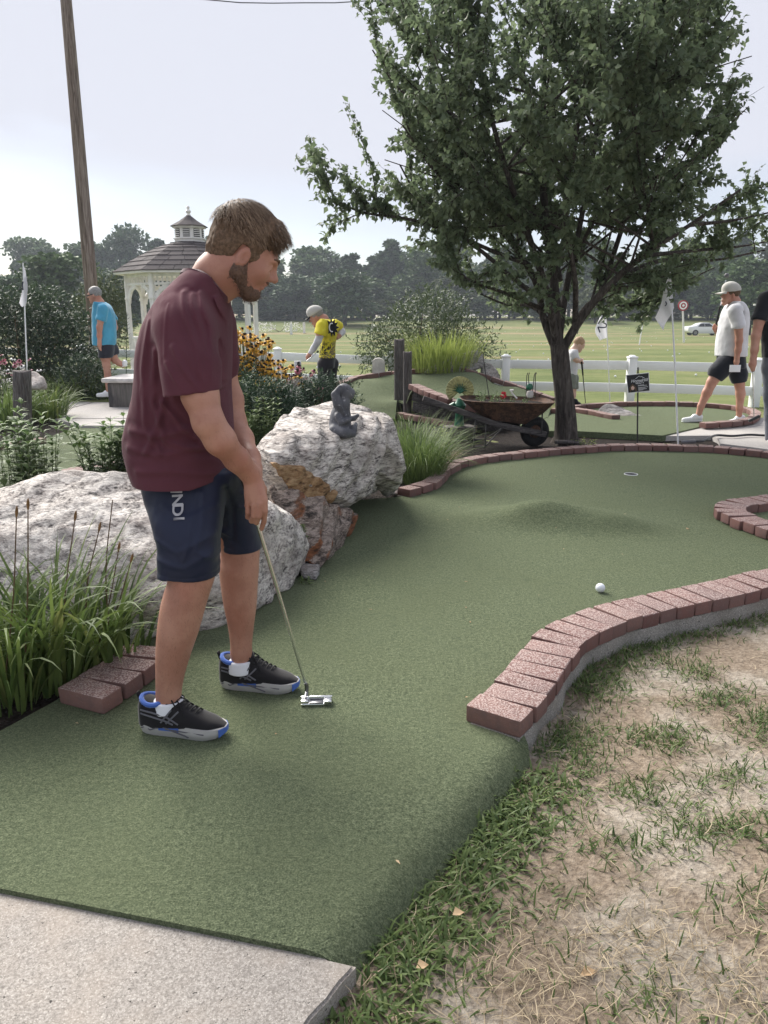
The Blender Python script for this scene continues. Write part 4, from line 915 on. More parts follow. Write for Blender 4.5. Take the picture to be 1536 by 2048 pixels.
def flowers(name, base, n, spread, h, fr, petal, label, seed=1, npet=9, leaves='shrub_leaf', eye=.35, lift=.35):
    rng = np.random.default_rng(seed); root = empty(name, base, label, 'flowers'); mb = MB(); ey = MB(); Pp = []; D = []; Nn = []; Q = []
    for i in range(n):
        a = rng.random()*6.28; r = math.sqrt(rng.random()); b = Vector((base[0]+spread[0]*.5*r*math.cos(a), base[1]+spread[1]*.5*r*math.sin(a), base[2])); t = Vector((base[0]+spread[0]*r*math.cos(a), base[1]+spread[1]*r*math.sin(a), base[2]+h*(.45+.6*rng.random()*(1-.3*r))))
        mb.tube([b, b.lerp(t, .6)+Vector((0, 0, .03)), t], [.004, .003, .0025], 5); ax = Vector((rng.normal(0, .45), rng.normal(-.25, .45), 1)).normalized(); u = ax.orthogonal().normalized(); v = ax.cross(u)
        ey.lathe([(fr*eye*.5, -.004), (fr*eye, .002), (fr*eye*.8, fr*.3), (fr*eye*.2, fr*.42)], 8, t, Matrix((u, v, ax)).transposed())
        for k in range(npet):
            q = 6.283*k/npet; d = u*math.cos(q)+v*math.sin(q)-ax*lift*.6; Pp.append(tuple(t)); D.append(tuple(d)); Nn.append(tuple(ax))
        for k in range(7): Q.append(tuple(b.lerp(t, .15+.6*rng.random())))
    V, Fc = leaf_mesh(np.array(Pp), np.array(D), np.array(Nn), fr, fr*.42, .15, .05, .6); tag(mobj('petals', V, Fc, petal, root), kind='stuff'); tag(ey.build('flower_centres', 'flower_eye', root), kind='stuff'); mb.build('stems', 'stem', root)
    Q = np.array(Q); m = len(Q); V, Fc = leaf_mesh(Q, unit(rng.normal(size=(m, 3))*np.array([1, 1, .5])), unit(rng.normal(0, .4, (m, 3))+np.array([0, 0, 1.])), .075, .025, .2, .1); mobj('leaves', V, Fc, leaves, root); return root
b_ = Vector((P(492, 800, 9.2).x, 9.2, .1)); flowers('rudbeckia', b_, 240, (.36, .3), 1.12, .052, 'yellow_petal', 'tall yellow black-eyed flowers beside the golfer', seed=51)
b_ = Vector((P(558, 800, 9.0).x, 9.0, .1)); flowers('rudbeckia', b_, 80, (.28, .25), .75, .048, 'yellow_petal', 'smaller yellow black-eyed flower clump before the gazebo post', seed=52)
b_ = Vector((P(585, 800, 9.4).x, 9.4, .1)); flowers('coneflower', b_, 80, (.36, .3), .70, .046, 'pink_petal', 'dusky pink coneflowers between the yellow flowers and ball washer', seed=53, lift=.9)
b_ = P(10, 795, 10.5); b_.z = 0; flowers('coneflower', b_, 40, (.5, .4), .85, .04, 'pink_petal', 'pink flowers at the left picture edge below the shrub', seed=54)
b_ = P(30, 800, 11.2); b_.z = 0; flowers('garden_flowers', b_, 40, (.4, .3), .75, .05, 'white_petal', 'white flowers near the foot of the left flagstick', seed=55)
b_ = P(560, 665, 100.); b_.z = float(ground_z(b_.x, 100.)); shrub('hydrangea', b_, [(-2., 0, .5, 1.6, 1.2, .6), (1.5, 0, .6, 1.2, 1.2, .6)], 260, .35, 'white_petal', 'white flowering bushes at the far edge of the range', seed=56)
mb = MB()                                                       # dark leafless spire
q = G(252, 790); t = P(254, 625, q.y); mb.tube([q, t], [.008, .003], 6)
for k in range(46):
    z = .3+.68*k/46; c = q.lerp(t, z); a = k*2.4; l_ = .11*(1.1-.75*(k/46)); mb.tube([c, c+Vector((math.cos(a)*l_*.6, math.sin(a)*l_*.6, .01)), c+Vector((math.cos(a)*l_, math.sin(a)*l_, .035))], [.004, .0035, .001], 4)
tag(mb.build('lily_spire', 'shrub_dark_leaf'), 'dark bottlebrush-like plant spire by the gazebo post', 'plant')

# ------------------------------------------------------------------ the pear tree
def outline(zy):
    return (np.interp(zy, [-300, 0, 120, 230, 330, 430, 470, 540, 600, 640], [790, 724, 748, 800, 792, 770, 790, 880, 970, 1070])+38*pnoise(zy/34, zy*0, zy*0+2)+20*pnoise(zy/13, zy*0, zy*0+4),
            np.interp(zy, [-300, 0, 100, 220, 330, 400, 500, 560, 600, 640], [1420, 1455, 1485, 1482, 1490, 1560, 1800, 1560, 1460, 1270])+38*pnoise(zy/34, zy*0, zy*0+7)+20*pnoise(zy/13, zy*0, zy*0+9))
def pear_tree():
    rng = np.random.default_rng(12); base = G(1133, 884); Yt = base.y; root = empty('pear_tree', base, 'leafy pear tree with dark trunk in the mulch behind the wheelbarrow', 'tree')
    cen = np.array(P(1120, 270, Yt)); rad = np.array([2.25, 2.0, 2.15]); mb = MB(); tw = MB()
    tr = [base+Vector((0, 0, -.1)), base+Vector((0, 0, .02)), P(1129, 800, Yt), P(1122, 740, Yt), P(1118, 690, Yt)]
    rings = []; rr = [.18, .126, .100, .094, .092]; sp_ = spline(tr, 30); L_r = np.interp(np.linspace(0, 1, 30), [0, .12, .45, .75, 1], rr)
    for i, p in enumerate(sp_): rings.append([p+Vector((math.cos(a), math.sin(a), 0))*L_r[i]*(1+.05*math.sin(a*7+i*.15)+.035*math.sin(a*12-i*.3)+(.12*max(0, math.sin(a*5)) if i < 4 else 0)) for a in np.linspace(0, 2*math.pi, 40, endpoint=False)])
    tm = MB(); tm.loft(rings)
    limbs = [[(1118, 700), (1112, 600), (1090, 430), (1085, 250), (1095, 20), (1100, -120)], [(1122, 705), (1160, 640), (1205, 585), (1275, 520), (1380, 450), (1480, 380)], [(1114, 705), (1088, 640), (1070, 560), (1010, 470), (930, 400), (880, 330)],
             [(1116, 700), (1130, 590), (1160, 450), (1190, 280), (1210, 80), (1220, -80)], [(1113, 690), (1095, 590), (1050, 450), (1000, 300), (960, 130), (930, -60)], [(1200, 590), (1230, 500), (1270, 370), (1310, 200), (1340, 0)], [(1150, 650), (1150, 560), (1130, 430), (1150, 300), (1170, 150)],
             [(1085, 600), (1030, 560), (960, 500), (900, 460), (840, 400), (800, 330)], [(1240, 550), (1330, 520), (1430, 520), (1530, 500)], [(1060, 530), (980, 500), (880, 455), (800, 435), (725, 425), (668, 395), (652, 345)], [(1120, 560), (1110, 480), (1140, 380), (1090, 330), (1060, 200), (1030, 60)], [(1100, 625), (1020, 590), (940, 560), (880, 515)], [(1212, 580), (1290, 570), (1370, 560), (1430, 535)], [(1150, 640), (1190, 600), (1250, 612), (1325, 600)], [(1380, 450), (1470, 440), (1560, 420)], [(1098, 640), (1060, 612), (1010, 608), (955, 585)], [(1310, 200), (1390, 150), (1440, 90)], [(1270, 370), (1380, 330), (1440, 290), (1470, 250)], [(1000, 300), (890, 220), (800, 180), (745, 100)], [(930, 400), (860, 330), (805, 250)], [(960, 130), (860, 60), (760, 20)], [(1300, 510), (1400, 500), (1500, 490), (1580, 470)], [(1340, 0), (1400, 20), (1440, -40)]]
    dY = [0, -.25, .25, .7, -.7, .5, -1.1, -.3, .6, -.1, 1.2, -.5, .9, .8, .5, .5, .2, -.6, .3, -.8, .1, .9, .4]; paths = []
    for li, (lm, dy) in enumerate(zip(limbs, dY)):
        n = len(lm); pts = [P(x, y, Yt+dy*min(1, (k/(n-1))*1.4)) for k, (x, y) in enumerate(lm)]; pts = spline(pts, 18); r0 = [.050, .046, .040, .036, .038, .026, .028, .024, .024, .020, .028][li] if li < 11 else .020
        (tm if li < 5 else mb).tube(pts, [r0*(1-.85*k/17)+.004 for k in range(18)], 10); paths.append(pts)
    for i in range(34):                                        # inner scaffold towards the envelope
        d = unit(rng.normal(size=3)); d[2] = abs(d[2])*.9-.25; d = unit(d); t = Vector(cen+d*rad*.8); src = paths[rng.integers(5)][int(rng.integers(4, 12))]
        if t.z < src.z-.2: t.z = src.z+rng.random()*.3
        pts = spline([src, src.lerp(t, .5)+Vector((0, 0, -.05)), t], 12); mb.tube(pts, [.012*(1-.8*k/11)+.002 for k in range(12)], 7); paths.append(pts)
    LP = []; LD = []; KEEP = []
    for pi, pts in enumerate(paths):
        n = len(pts)
        for b in range(14 if pi < 23 else 11):
            i = int(n*(.28+.72*rng.random())); i = min(n-2, i); c = pts[i]; t_ = (pts[i+1]-pts[i]).normalized(); out = Vector(unit(np.array(c)-cen)); d = (t_*.6+Vector(rng.normal(0, .6, 3))+out*.4+Vector((0, 0, .45))).normalized(); l_ = .38+.45*rng.random()
            if pi == 9: l_ *= .55
            q = [c+d*l_*t+Vector((0, 0, .12*l_*t*t)) for t in np.linspace(0, 1, 6)]; e = ((np.array(q[-1])-cen)/rad); en = float(np.linalg.norm(e))
            if pi != 9:
                ex_, ey_ = in_px(np.array([q[-1], q[3]])); l0, r0_ = outline(ey_)
                if en > 1.08 or np.any(ex_ < l0-6) or np.any(ex_ > r0_+6): continue
            tw.tube(q, [.0065*(1-.7*t)+.0012 for t in np.linspace(0, 1, 6)], 5)
            subs = [q]
            for s_ in range(4):
                j = 1+int(rng.integers(4)); d2 = (d+Vector(rng.normal(0, .65, 3))+Vector((0, 0, .2))).normalized(); l2 = .16+.2*rng.random(); subs.append([q[j]+d2*l2*t for t in np.linspace(0, 1, 4)]); tw.tube(subs[-1], [.003, .0024, .0018, .001], 4)
            for sb in subs:
                L2 = path_len(sb); k = int(L2/.0125)
                for m in range(k):
                    t = (m+rng.random())/k*(len(sb)-1); j = min(len(sb)-2, int(t)); LP.append(np.array(sb[j].lerp(sb[j+1], t-j))); LD.append(np.array(d)*.35+rng.normal(0, .75, 3)+np.array([0, 0, -.25])); KEEP.append(pi == 9)
    # the shoot that stands up from the low left limb
    for (x0, y0, x1, y1) in ((760, 430, 690, 205), (735, 425, 650, 325), (770, 440, 745, 330), (720, 430, 690, 350)):
        q = spline([P(x0, y0, Yt-.1), P((x0+x1)/2+12, (y0+y1)/2, Yt-.1), P(x1, y1, Yt-.1)], 10); tw.tube(q, [.007-.0006*k for k in range(10)], 5); L2 = path_len(q)
        for m in range(int(L2/.0085)): t = rng.random()*9; j = min(8, int(t)); LP.append(np.array(q[j].lerp(q[j+1], t-j))+rng.normal(0, .022, 3)); LD.append(rng.normal(0, .7, 3)+np.array([0, 0, -.15])); KEEP.append(True)
    LP = np.array(LP)+rng.normal(0, .012, (len(LP), 3)); LD = np.array(LD); zx, zy = in_px(LP)         # crown outline: narrow top, broad skirt
    lf_, rt_ = outline(zy)
    kp = np.array(KEEP) | ((zx > lf_-25) & (zx < rt_+25)); LP = LP[kp]; LD = unit(LD[kp])
    pass; m = len(LP); Ll = .048+.034*rng.random(m); V, Fc = leaf_mesh(LP, LD, unit(rng.normal(0, .55, (m, 3))+np.array([0, 0, 1.])), Ll, Ll*.68, .22, .16, .42)
    print('pear leaves', m)
    tm.build('trunk', 'bark', root, ang=80); mb.build('limbs', 'bark', root); tw.build('twigs', 'bark', root); mobj('crown', V, Fc, 'pear_leaf', root)
pear_tree()

# ------------------------------------------------------------------ wood beyond the range
def far_tree_mesh(seed, conifer=False):
    rng = np.random.default_rng(seed); Pp = []; Nr = []
    nl = 22 if not conifer else 26
    for i in range(nl):
        if conifer: z = .18+.8*i/nl; r = .26*(1.05-z)+.04; a = rng.random()*6.28; c = np.array([math.cos(a)*r*.7, math.sin(a)*r*.7, z]); rd = np.array([.17*(1.15-z), .17*(1.15-z), .055])
        else: a = rng.random()*6.28; z = .22+.66*rng.random(); r = .27*math.sin(min(1, (z-.05)/.9)*math.pi)**.6*math.sqrt(rng.random()); c = np.array([math.cos(a)*r, math.sin(a)*r, z]); rd = np.array([.15, .15, .105])*(.7+.6*rng.random())
        k = 190; d = unit(rng.normal(size=(k, 3))); d[:, 2] = np.where(rng.random(k) < .6, np.abs(d[:, 2]), d[:, 2]); Pp.append(c+d*rd*(rng.random(k)**.4)[:, None]); Nr.append(d)
    Pp = np.concatenate(Pp); Nr = np.concatenate(Nr); m = len(Pp); Ll = .035+.03*rng.random(m); V, Fc = leaf_mesh(Pp, unit(Nr+rng.normal(0, .6, (m, 3))), unit(rng.normal(0, .6, (m, 3))+np.array([0, 0, 1.])), Ll, Ll*.8, .2, .1); return V, Fc
variants = []
for i in range(7):
    V, Fc = far_tree_mesh(100+i, i >= 5); variants.append(mesh_data('crown', V, Fc, ['far_leaf', 'far_leaf_blue', 'far_leaf', 'far_leaf_light', 'far_leaf_blue', 'far_leaf_blue', 'far_leaf'][i]))
mb = MB(); mb.tube([(0, 0, -.05), (0, 0, .3), (.01, 0, .7)], [.022, .016, .006], 7); trunk_me = mesh_data('trunk', mb.v, mb.f, 'far_bark')
rng = np.random.default_rng(77); k_ = 0
def far_tree(x, y, h, wd, v, label, group, z=None):
    z = float(ground_z(x, y))-.2 if z is None else z; e = empty('forest_tree', (x, y, z), label, 'tree', group); e.rotation_euler = (0, 0, rng.random()*6.28); e.scale = (wd, wd, h)
    obj('crown', variants[v], e, world=False); obj('trunk', trunk_me, e, world=False)
for x in np.arange(-84, 84, 3.4):
    far_tree(x+rng.normal(0, 1.2), 146+rng.normal(0, 5), 13.0+rng.normal(0, 1.3), 15.+rng.normal(0, 1.2), int(rng.integers(7)), 'tall tree in the back row of the dark wood beyond the range', 'back row of the far wood')
for x in np.arange(-76, 76, 3.7):
    far_tree(x+rng.normal(0, 1.4), 131+rng.normal(0, 3), 8.0+rng.normal(0, 1.6), 13.5+rng.normal(0, 1.3), int(rng.integers(5)), 'lower rounded tree in the front row of the wood beyond the range', 'front row of the far wood')
for x in np.arange(-72, 72, 4.2):
    far_tree(x+rng.normal(0, 1.), 126+rng.normal(0, 1.5), 3.4+rng.normal(0, .7), 9.5+rng.normal(0, 1.), int(rng.integers(4)), 'leafy bush along the foot of the wood beyond the range', 'bushes at the foot of the far wood')
for (px, Y, h, tw_, v, lab) in ((130, 60, 5.9, 9., 0, 'broad round tree behind the left flag, nearer than the wood'), (20, 66, 5.6, 9, 1, 'dark tree at the left picture edge beyond the garden'), (235, 75, 6.2, 9.5, 4, 'dark spreading tree between the pole and the gazebo'), (690, 112, 8.2, 14., 1, 'big rounded dark tree standing out behind the man in yellow'),
                             (1500, 95, 8.4, 13, 2, 'large green tree behind the man in white'), (1190, 118, 5.0, 8, 3, 'light green tree under the pear tree branches')):
    p = P(px, 640, Y); far_tree(p.x, Y, h+.8, tw_, v, lab, None)

# ------------------------------------------------------------------ grass and straw on the bare ground at the right
def scatter_ground(n, seed):
    rg = np.random.default_rng(seed); x = rg.uniform(-.15, 2.7, n); y = rg.uniform(.95, 4.6, n); d = (x-RE0.x)*_en.x+(y-RE0.y)*_en.y; z = ground_z(x, y); return np.stack([x, y, z], 1), d, rg
_bn = np.array([(p.x, p.y) for p in spline(BN, 120)])
def outside(pts, margin):                                    # on the dirt side of the brick border and of the rolled turf edge
    dd = np.hypot(pts[:, None, 0]-_bn[None, :, 0], pts[:, None, 1]-_bn[None, :, 1]); j = dd.argmin(1); t = _bn[np.minimum(j+1, 119)]-_bn[np.maximum(j-1, 0)]
    side = (pts[:, 0]-_bn[j, 0])*t[:, 1]-(pts[:, 1]-_bn[j, 1])*t[:, 0]; e = (pts[:, 0]-RE0.x)*_en.x+(pts[:, 1]-RE0.y)*_en.y; al = (pts[:, 0]-RE0.x)*_ed.x+(pts[:, 1]-RE0.y)*_ed.y
    use_edge = al < (RE1-RE0).length; wk = (pts[:, 0]-wr0.x)*(-wd.y)+(pts[:, 1]-wr0.y)*wd.x; wk_out = wk*np.sign((1.-wr0.x)*(-wd.y)+(1.2-wr0.y)*wd.x) > .004
    return np.where(use_edge, e > margin-.03, (side > 0) & (dd.min(1) > .10+margin)) & ((al > 0) | wk_out), np.where(use_edge, e, dd.min(1)-.1)
def blob_density(px, py, blobs): 
    d = np.zeros(len(px))
    for bx, by, rx, ry, v in blobs: d = np.maximum(d, v*np.exp(-(((px-bx)/rx)**2+((py-by)/ry)**2)*1.2))
    return d
green_blobs = [(1150, 1360, 110, 60, 1.), (1240, 1300, 120, 45, 1.), (1330, 1265, 110, 28, .9), (1470, 1235, 110, 22, 1.), (1130, 1500, 90, 90, .8), (1090, 1440, 60, 70, .8), (1320, 1480, 100, 32, .8), (1440, 1400, 90, 26, .6), (1340, 1590, 90, 38, 1.), (1230, 1585, 50, 18, .5), (1480, 1560, 90, 30, .7),
               (1440, 1660, 110, 34, .9), (1400, 1345, 60, 20, .7), (1530, 1450, 80, 40, .6), (1220, 1690, 60, 26, .4), (1300, 1700, 160, 40, .45), (1000, 1800, 110, 60, .5), (1250, 2000, 120, 60, .4), (1500, 1780, 120, 60, .35), (900, 1960, 120, 90, .5)]
pts, d, rg = scatter_ground(210000, 5); px, py = in_px(pts); ok, edge = outside(pts, .0); nz2 = fbm(pts[:, 0]*5, pts[:, 1]*5, pts[:, 0]*0, 3)
dens = np.maximum(blob_density(px, py, green_blobs)*(1.05+1.6*nz2), 1.25*np.exp(-(np.maximum(edge-.03, 0)/.15)**2)*(py > 1540)*(.85+.8*nz2)); dens = np.maximum(dens, .07*(py > 1680)*(.8+1.5*nz2))
k = ok & (rg.random(len(pts)) < dens*.62) & (px < 1650); B = pts[k]-np.array([0, 0, .004]); n = len(B); strip = (np.exp(-(np.maximum(edge[k]-.03, 0)/.15)**2)*(py[k] > 1540)) > .35
Ln = np.where(strip, .026+.044*rg.random(n), .026+.036*rg.random(n)); W_ = np.where(strip, .005+.006*rg.random(n), .0026+.0036*rg.random(n))
V, Fc = blade_mesh(B, rg.random(n)*6.28, Ln, np.where(strip, .55, .35)+.9*rg.random(n), W_, rg, 4, .4+1.2*rg.random(n)); tag(mobj('grass', V, Fc, 'turf_blade'), 'green grass tufts and broad blades along the turf edge', 'grass', kind='stuff'); print('green blades', n)
pts, d, rg = scatter_ground(190000, 6); px, py = in_px(pts); ok, edge = outside(pts, .02); nz2 = fbm(pts[:, 0]*3+4, pts[:, 1]*3, pts[:, 0]*0, 3)
dens = np.clip((py-1750+90*nz2)/150, 0, 1)*np.clip((px-1060+160*nz2+(py-1800)*.9)/180, .25, 1)*np.clip(.9+nz2, .25, 1.2); dens = np.maximum(dens, .012+.10*blob_density(px, py, green_blobs)+.3*blob_density(px, py, [(1090, 1470, 70, 60, 1), (1150, 1430, 80, 40, .8)]))
k = ok & (rg.random(len(pts)) < dens*.28) & (px < 1650); B = pts[k]+np.array([0, 0, .003]); n = len(B)
V, Fc = blade_mesh(B, rg.random(n)*6.28, .03+.06*rg.random(n), .9+.62*rg.random(n), .0012+.0018*rg.random(n), rg, 4, rg.normal(.35, .35, n), 2.2); tag(mobj('dry_grass', V, Fc, 'straw_blade'), 'matted dry straw-coloured grass on the bare ground', 'dry grass', kind='stuff'); print('straw', n)
# ------------------------------------------------------------------ people: materials
def m_skin(name, a, b):
    s = NT(name); c = s.coord('World'); f = s.noise(9, 4, .6, c); g = s.noise(140, 3, .6, c)
    col = s.mix(s.rng(f, .35, .65), a, b); col = s.mix(s.math('MULTIPLY', s.rng(s.noise(3.5, 3, .6, c), .5, .7), .5), col, (a[0]*1.05, a[1]*.82, a[2]*.8)); col = s.mix(s.math('MULTIPLY', s.rng(g, .55, .75), .25), col, tuple(x*.72 for x in a))
    s.out(col, .5, .4); s.b.inputs['Subsurface Weight'].default_value = .08; s.b.inputs['Subsurface Radius'].default_value = (.012, .005, .003); s.bump(g, .15, .002); return s.m
m_skin('skin', (.36, .172, .122), (.45, .238, .172)); m_skin('skin_ruddy', (.47, .23, .165), (.55, .30, .22)); m_skin('skin_fair', (.60, .40, .31), (.68, .47, .38))
def m_cloth(name, col, rough=.85, weave=900, var=.12, sheen=.3, bump=.25):
    s = NT(name); c = s.coord('World'); f = s.noise(weave, 2, .5, c); g = s.noise(5, 4, .6, c); h = s.noise(60, 4, .6, c)
    k = s.mix(s.rng(g, .3, .7), tuple(x*(1-var) for x in col), tuple(min(1, x*(1+var)) for x in col)); k = s.mix(s.math('MULTIPLY', f, .3), k, tuple(x*.6 for x in col))
    s.out(k, rough, .25); s.b.inputs['Sheen Weight'].default_value = sheen; s.b.inputs['Sheen Roughness'].default_value = .4; s.bump(s.math('ADD', f, h), bump, .0015); return s.m
m_cloth('maroon_cotton', (.105, .034, .048), .95, 900, .10, .06, .5); m_cloth('maroon_rib', (.080, .025, .038)); m_cloth('navy_mesh', (.014, .019, .045), .42, 700, .15, .1); m_cloth('white_cotton', (.72, .72, .75)); m_cloth('cap_cotton', (.56, .55, .51)); m_cloth('black_cloth', (.016, .017, .022)); m_cloth('navy_black', (.018, .021, .030))
m_cloth('aqua_cotton', (.085, .36, .55)); m_cloth('dark_shorts', (.03, .032, .045)); m_cloth('charcoal_trousers', (.028, .026, .033)); m_cloth('sage_cloth', (.20, .22, .19)); m_cloth('jeans_grey', (.13, .14, .17)); m_cloth('sock_white', (.72, .73, .78)); m_cloth('shoe_mesh', (.014, .013, .015), .8, 500); m_cloth('shoe_blue', (.06, .13, .42)); 
plain('overlay_grey', (.12, .12, .135), .5); plain('lace_black', (.012, .012, .013), .8)
plain('hair_brown', (.125, .083, .055), .75, .15, var=.35, nscale=120); plain('hair_grey', (.27, .265, .26), .6, var=.3, nscale=80); plain('hair_blond', (.42, .28, .17), .6, var=.2, nscale=80); plain('beard_brown', (.125, .078, .057), .7, var=.3, nscale=150)
s = NT('hair_strand'); ri = s.n('ShaderNodeNewGeometry').outputs['Random Per Island']; s.out(s.ramp(ri, [(0, (.070, .043, .027)), (.5, (.165, .108, .070)), (1, (.31, .22, .145))]), .55, .25)
plain('limb_hair', (.17, .095, .06), .7); plain('lip', (.36, .14, .115), .5)
s = NT('foam_sole'); c = s.coord('Object'); x = s.sep(c)[0]; f = s.noise(14, 4, .6, c); col = s.ramp(x, [(0., (.40, .39, .38)), (.3, (.44, .43, .42)), (1., (.5, .49, .47))]); s.out(s.mix(s.math('MULTIPLY', s.rng(f, .5, .7), .35), col, (.27, .26, .25)), .75, .25)
plain('chrome', (.78, .78, .79), .22, .5, 1., var=.08, nscale=40); plain('steel_dark', (.20, .20, .21), .3, .5, 1.); plain('rubber_grip', (.015, .015, .016), .8); plain('white_gloss', (.85, .86, .88), .2, .5, var=.02)
s = NT('yellow_jersey'); c = s.coord('World'); z = s.sep(c)[2]; nn = s.noise(9, 3, .6, c, 3.); nn2 = s.noise(3.6, 2, .5, c)
blk = s.math('MULTIPLY', s.rng(z, 1.10, .92), s.rng(nn, .44, .50)); s.out(s.mix(blk, s.mix(s.rng(s.noise(20, 3, .6, c), .5, .7), (.72, .62, .035), (.80, .72, .06)), s.mix(s.rng(nn2, .45, .6), (.03, .027, .02), (.22, .18, .10))), .7, .3)

def rows(tab, Y, yh, yc=None):
    """(row, back, front) silhouette table -> loft rows at a depth; yh and yc may be lists"""
    out = []
    for i, (py, a, b) in enumerate(tab):
        h = yh[i] if isinstance(yh, (list, tuple)) else yh; c = (yc[i] if isinstance(yc, (list, tuple)) else yc) if yc is not None else Y
        A = P(min(a, b), py, c); B = P(max(a, b), py, c); out.append((A.z, A.x, B.x, c, h if h > 0 else (B.x-A.x)/2*-h))
    return out
def wrap(o, V):
    """lays flat lettering onto the near side of the cloth under it"""
    from mathutils.kdtree import KDTree
    near_ = V[V[:, 1] < np.median(V[:, 1])]; kd = KDTree(len(near_)); best = {}
    for i, v in enumerate(near_): kd.insert((v[0], 0, v[2]), i)
    kd.balance(); ys_ = [v.co.y for v in o.data.vertices]; ym = (min(ys_)+max(ys_))/2
    for v in o.data.vertices:
        hits = kd.find_n((v.co.x, 0, v.co.z), 14); y = min(near_[i][1] for _, i, _d in hits); v.co.y = y-.0025+(.0015 if v.co.y > ym else 0)
    return o
def dist_poly2(X, Z, pts):
    """distance in the x-z plane to a polyline, and position along it"""
    best = None
    for (x0, z0), (x1, z1) in zip(pts, pts[1:]):
        dx, dz = x1-x0, z1-z0; t = np.clip(((X-x0)*dx+(Z-z0)*dz)/(dx*dx+dz*dz+1e-12), 0, 1); d = np.hypot(X-x0-t*dx, Z-z0-t*dz); best = d if best is None else np.minimum(best, d)
    return best

# ------------------------------------------------------------------ the golfer
def golfer():
    YM = 2.45; p0 = Vector((P(400, 1400, YM).x, YM, 0)); root = empty('person', p0, 'bearded man in maroon t-shirt and navy shorts bending over his putter', 'person')
    NL, FL = 2.30, 2.60
    near_leg = [(1120, 342, 430), (1150, 339, 427), (1180, 330, 421), (1210, 322, 412), (1235, 318, 405), (1260, 315, 398), (1310, 312, 381), (1350, 312, 369), (1375, 312, 364), (1392, 312, 362), (1415, 313, 360), (1440, 316, 358)]
    far_leg = [(1070, 450, 508), (1100, 445, 516), (1130, 439, 518), (1160, 441, 516), (1210, 448, 513), (1250, 456, 508), (1290, 461, 504), (1310, 461, 504), (1325, 465, 500), (1350, 472, 494)]
    B = SDF((P(245, 900, YM).x, 2.06, .03), (P(602, 540, YM).x, 2.80, 1.70), .0037)
    B.loftz(rows(near_leg, NL, -1.0), .01); B.loftz(rows(far_leg, FL, -1.0), .01)
    hipN, hipF = P(378, 985, 2.39), P(420, 985, 2.54)
    B.cone(P(384, 1140, NL), hipN, .064, .060, .03); B.cone(P(480, 1095, FL), hipF, .060, .06, .03)
    B.loftz(rows([(1000, 300, 450), (940, 290, 460), (880, 290, 455), (800, 300, 455), (720, 300, 455), (650, 320, 440), (610, 350, 430), (590, 375, 430)], YM, [.11, .12, .13, .14, .14, .13, .09, .06]), .03)
    # near (right) arm
    aN = [P(380, 650, 2.27), P(394, 730, 2.22), P(400, 790, 2.19), P(417, 845, 2.175), P(440, 880, 2.19), P(472, 917, 2.25), P(498, 945, 2.30)]
    B.chain(aN, [.060, .053, .050, .043, .043, .034, .027], .02)
    aF = [P(418, 650, 2.62), P(440, 740, 2.66), P(457, 800, 2.66), P(465, 845, 2.64), P(481, 880, 2.58), P(498, 915, 2.49), P(505, 935, 2.44)]
    B.chain(aF, [.058, .052, .049, .045, .043, .034, .028], .02)
    B.cone(P(400, 600, YM), P(432, 548, YM), .058, .058, .03)
    H = B; D = B
    # hands at a finer pitch: the near hand closes over the grip
    H.chain([P(474, 919, 2.255), P(498, 945, 2.30), P(505, 958, 2.305)], [.036, .029, .027], .012)
    kn = [P(529, 1000, 2.292), P(519, 1008, 2.284), P(508, 1010, 2.287), P(496, 1006, 2.298)]
    for q in kn: H.cone(P(502, 955, 2.305), q, .0215, .0105, .010, flat=((.25, 1, 0), .8))
    H.ell(P(511, 985, 2.305), (.030, .018, .036), .015)
    H.chain([kn[0], P(530, 1022, 2.295), P(528, 1043, 2.318), P(523, 1058, 2.335)], [.0105, .0092, .0086, .0076], .0025)
    H.chain([kn[1], P(518, 1032, 2.288), P(513, 1045, 2.315), P(513, 1040, 2.345)], [.0105, .0094, .0088, .0076], .0025)
    H.chain([kn[2], P(507, 1032, 2.290), P(503, 1042, 2.315), P(507, 1036, 2.345)], [.0102, .0090, .0084, .0074], .0025)
    H.chain([kn[3], P(496, 1024, 2.300), P(495, 1034, 2.320), P(502, 1030, 2.345)], [.0096, .0084, .0078, .0070], .0025)
    H.chain([P(512, 958, 2.325), P(525, 978, 2.352), P(528, 1000, 2.368), P(527, 1016, 2.372)], [.016, .013, .0115, .0095], .008)
    # far (left) hand above it on the grip
    H.chain([P(500, 918, 2.475), P(506, 938, 2.43), P(508, 950, 2.41)], [.033, .027, .025], .012)
    for j, (x, y) in enumerate(((520, 985), (513, 990), (505, 990), (498, 985))):
        q = P(x, y, 2.392); H.cone(P(507, 948, 2.41), q, .022, .013, .012, flat=((.2, 1, 0), .8)); H.chain([q, P(x+1, y+18, 2.385), P(x-3, y+26, 2.36), P(x-2, y+20, 2.345)], [.012, .0105, .0095, .008], .004)
    H.chain([P(512, 950, 2.39), P(521, 968, 2.36), P(522, 985, 2.345)], [.015, .012, .009], .006)
    # head: local axes forward, side (towards the camera), up
    pit, yaw = R(32), R(14); ear = np.array(P(480, 518, 2.45))
    f_ = np.array([math.cos(pit)*math.cos(yaw), math.cos(pit)*math.sin(yaw), -math.sin(pit)]); s_ = np.array([math.sin(yaw), -math.cos(yaw), 0]); u_ = np.cross(s_, f_); u_ = u_ if u_[2] > 0 else -u_
    M = np.stack([f_, s_, u_], 1); LW = lambda a, b, c: ear+M@np.array([a, b, c])
    E_ = lambda c, r, k=.02, op='u': D.ell(LW(*c), r, k, M, op); Cn = lambda a, b, ra, rb, k=.015, op='u', fl=None: D.cone(LW(*a), LW(*b), ra, rb, k, op, fl)
    E_((-.012, 0, .058), (.097, .076, .092)); E_((.040, 0, .005), (.062, .063, .088), .03)
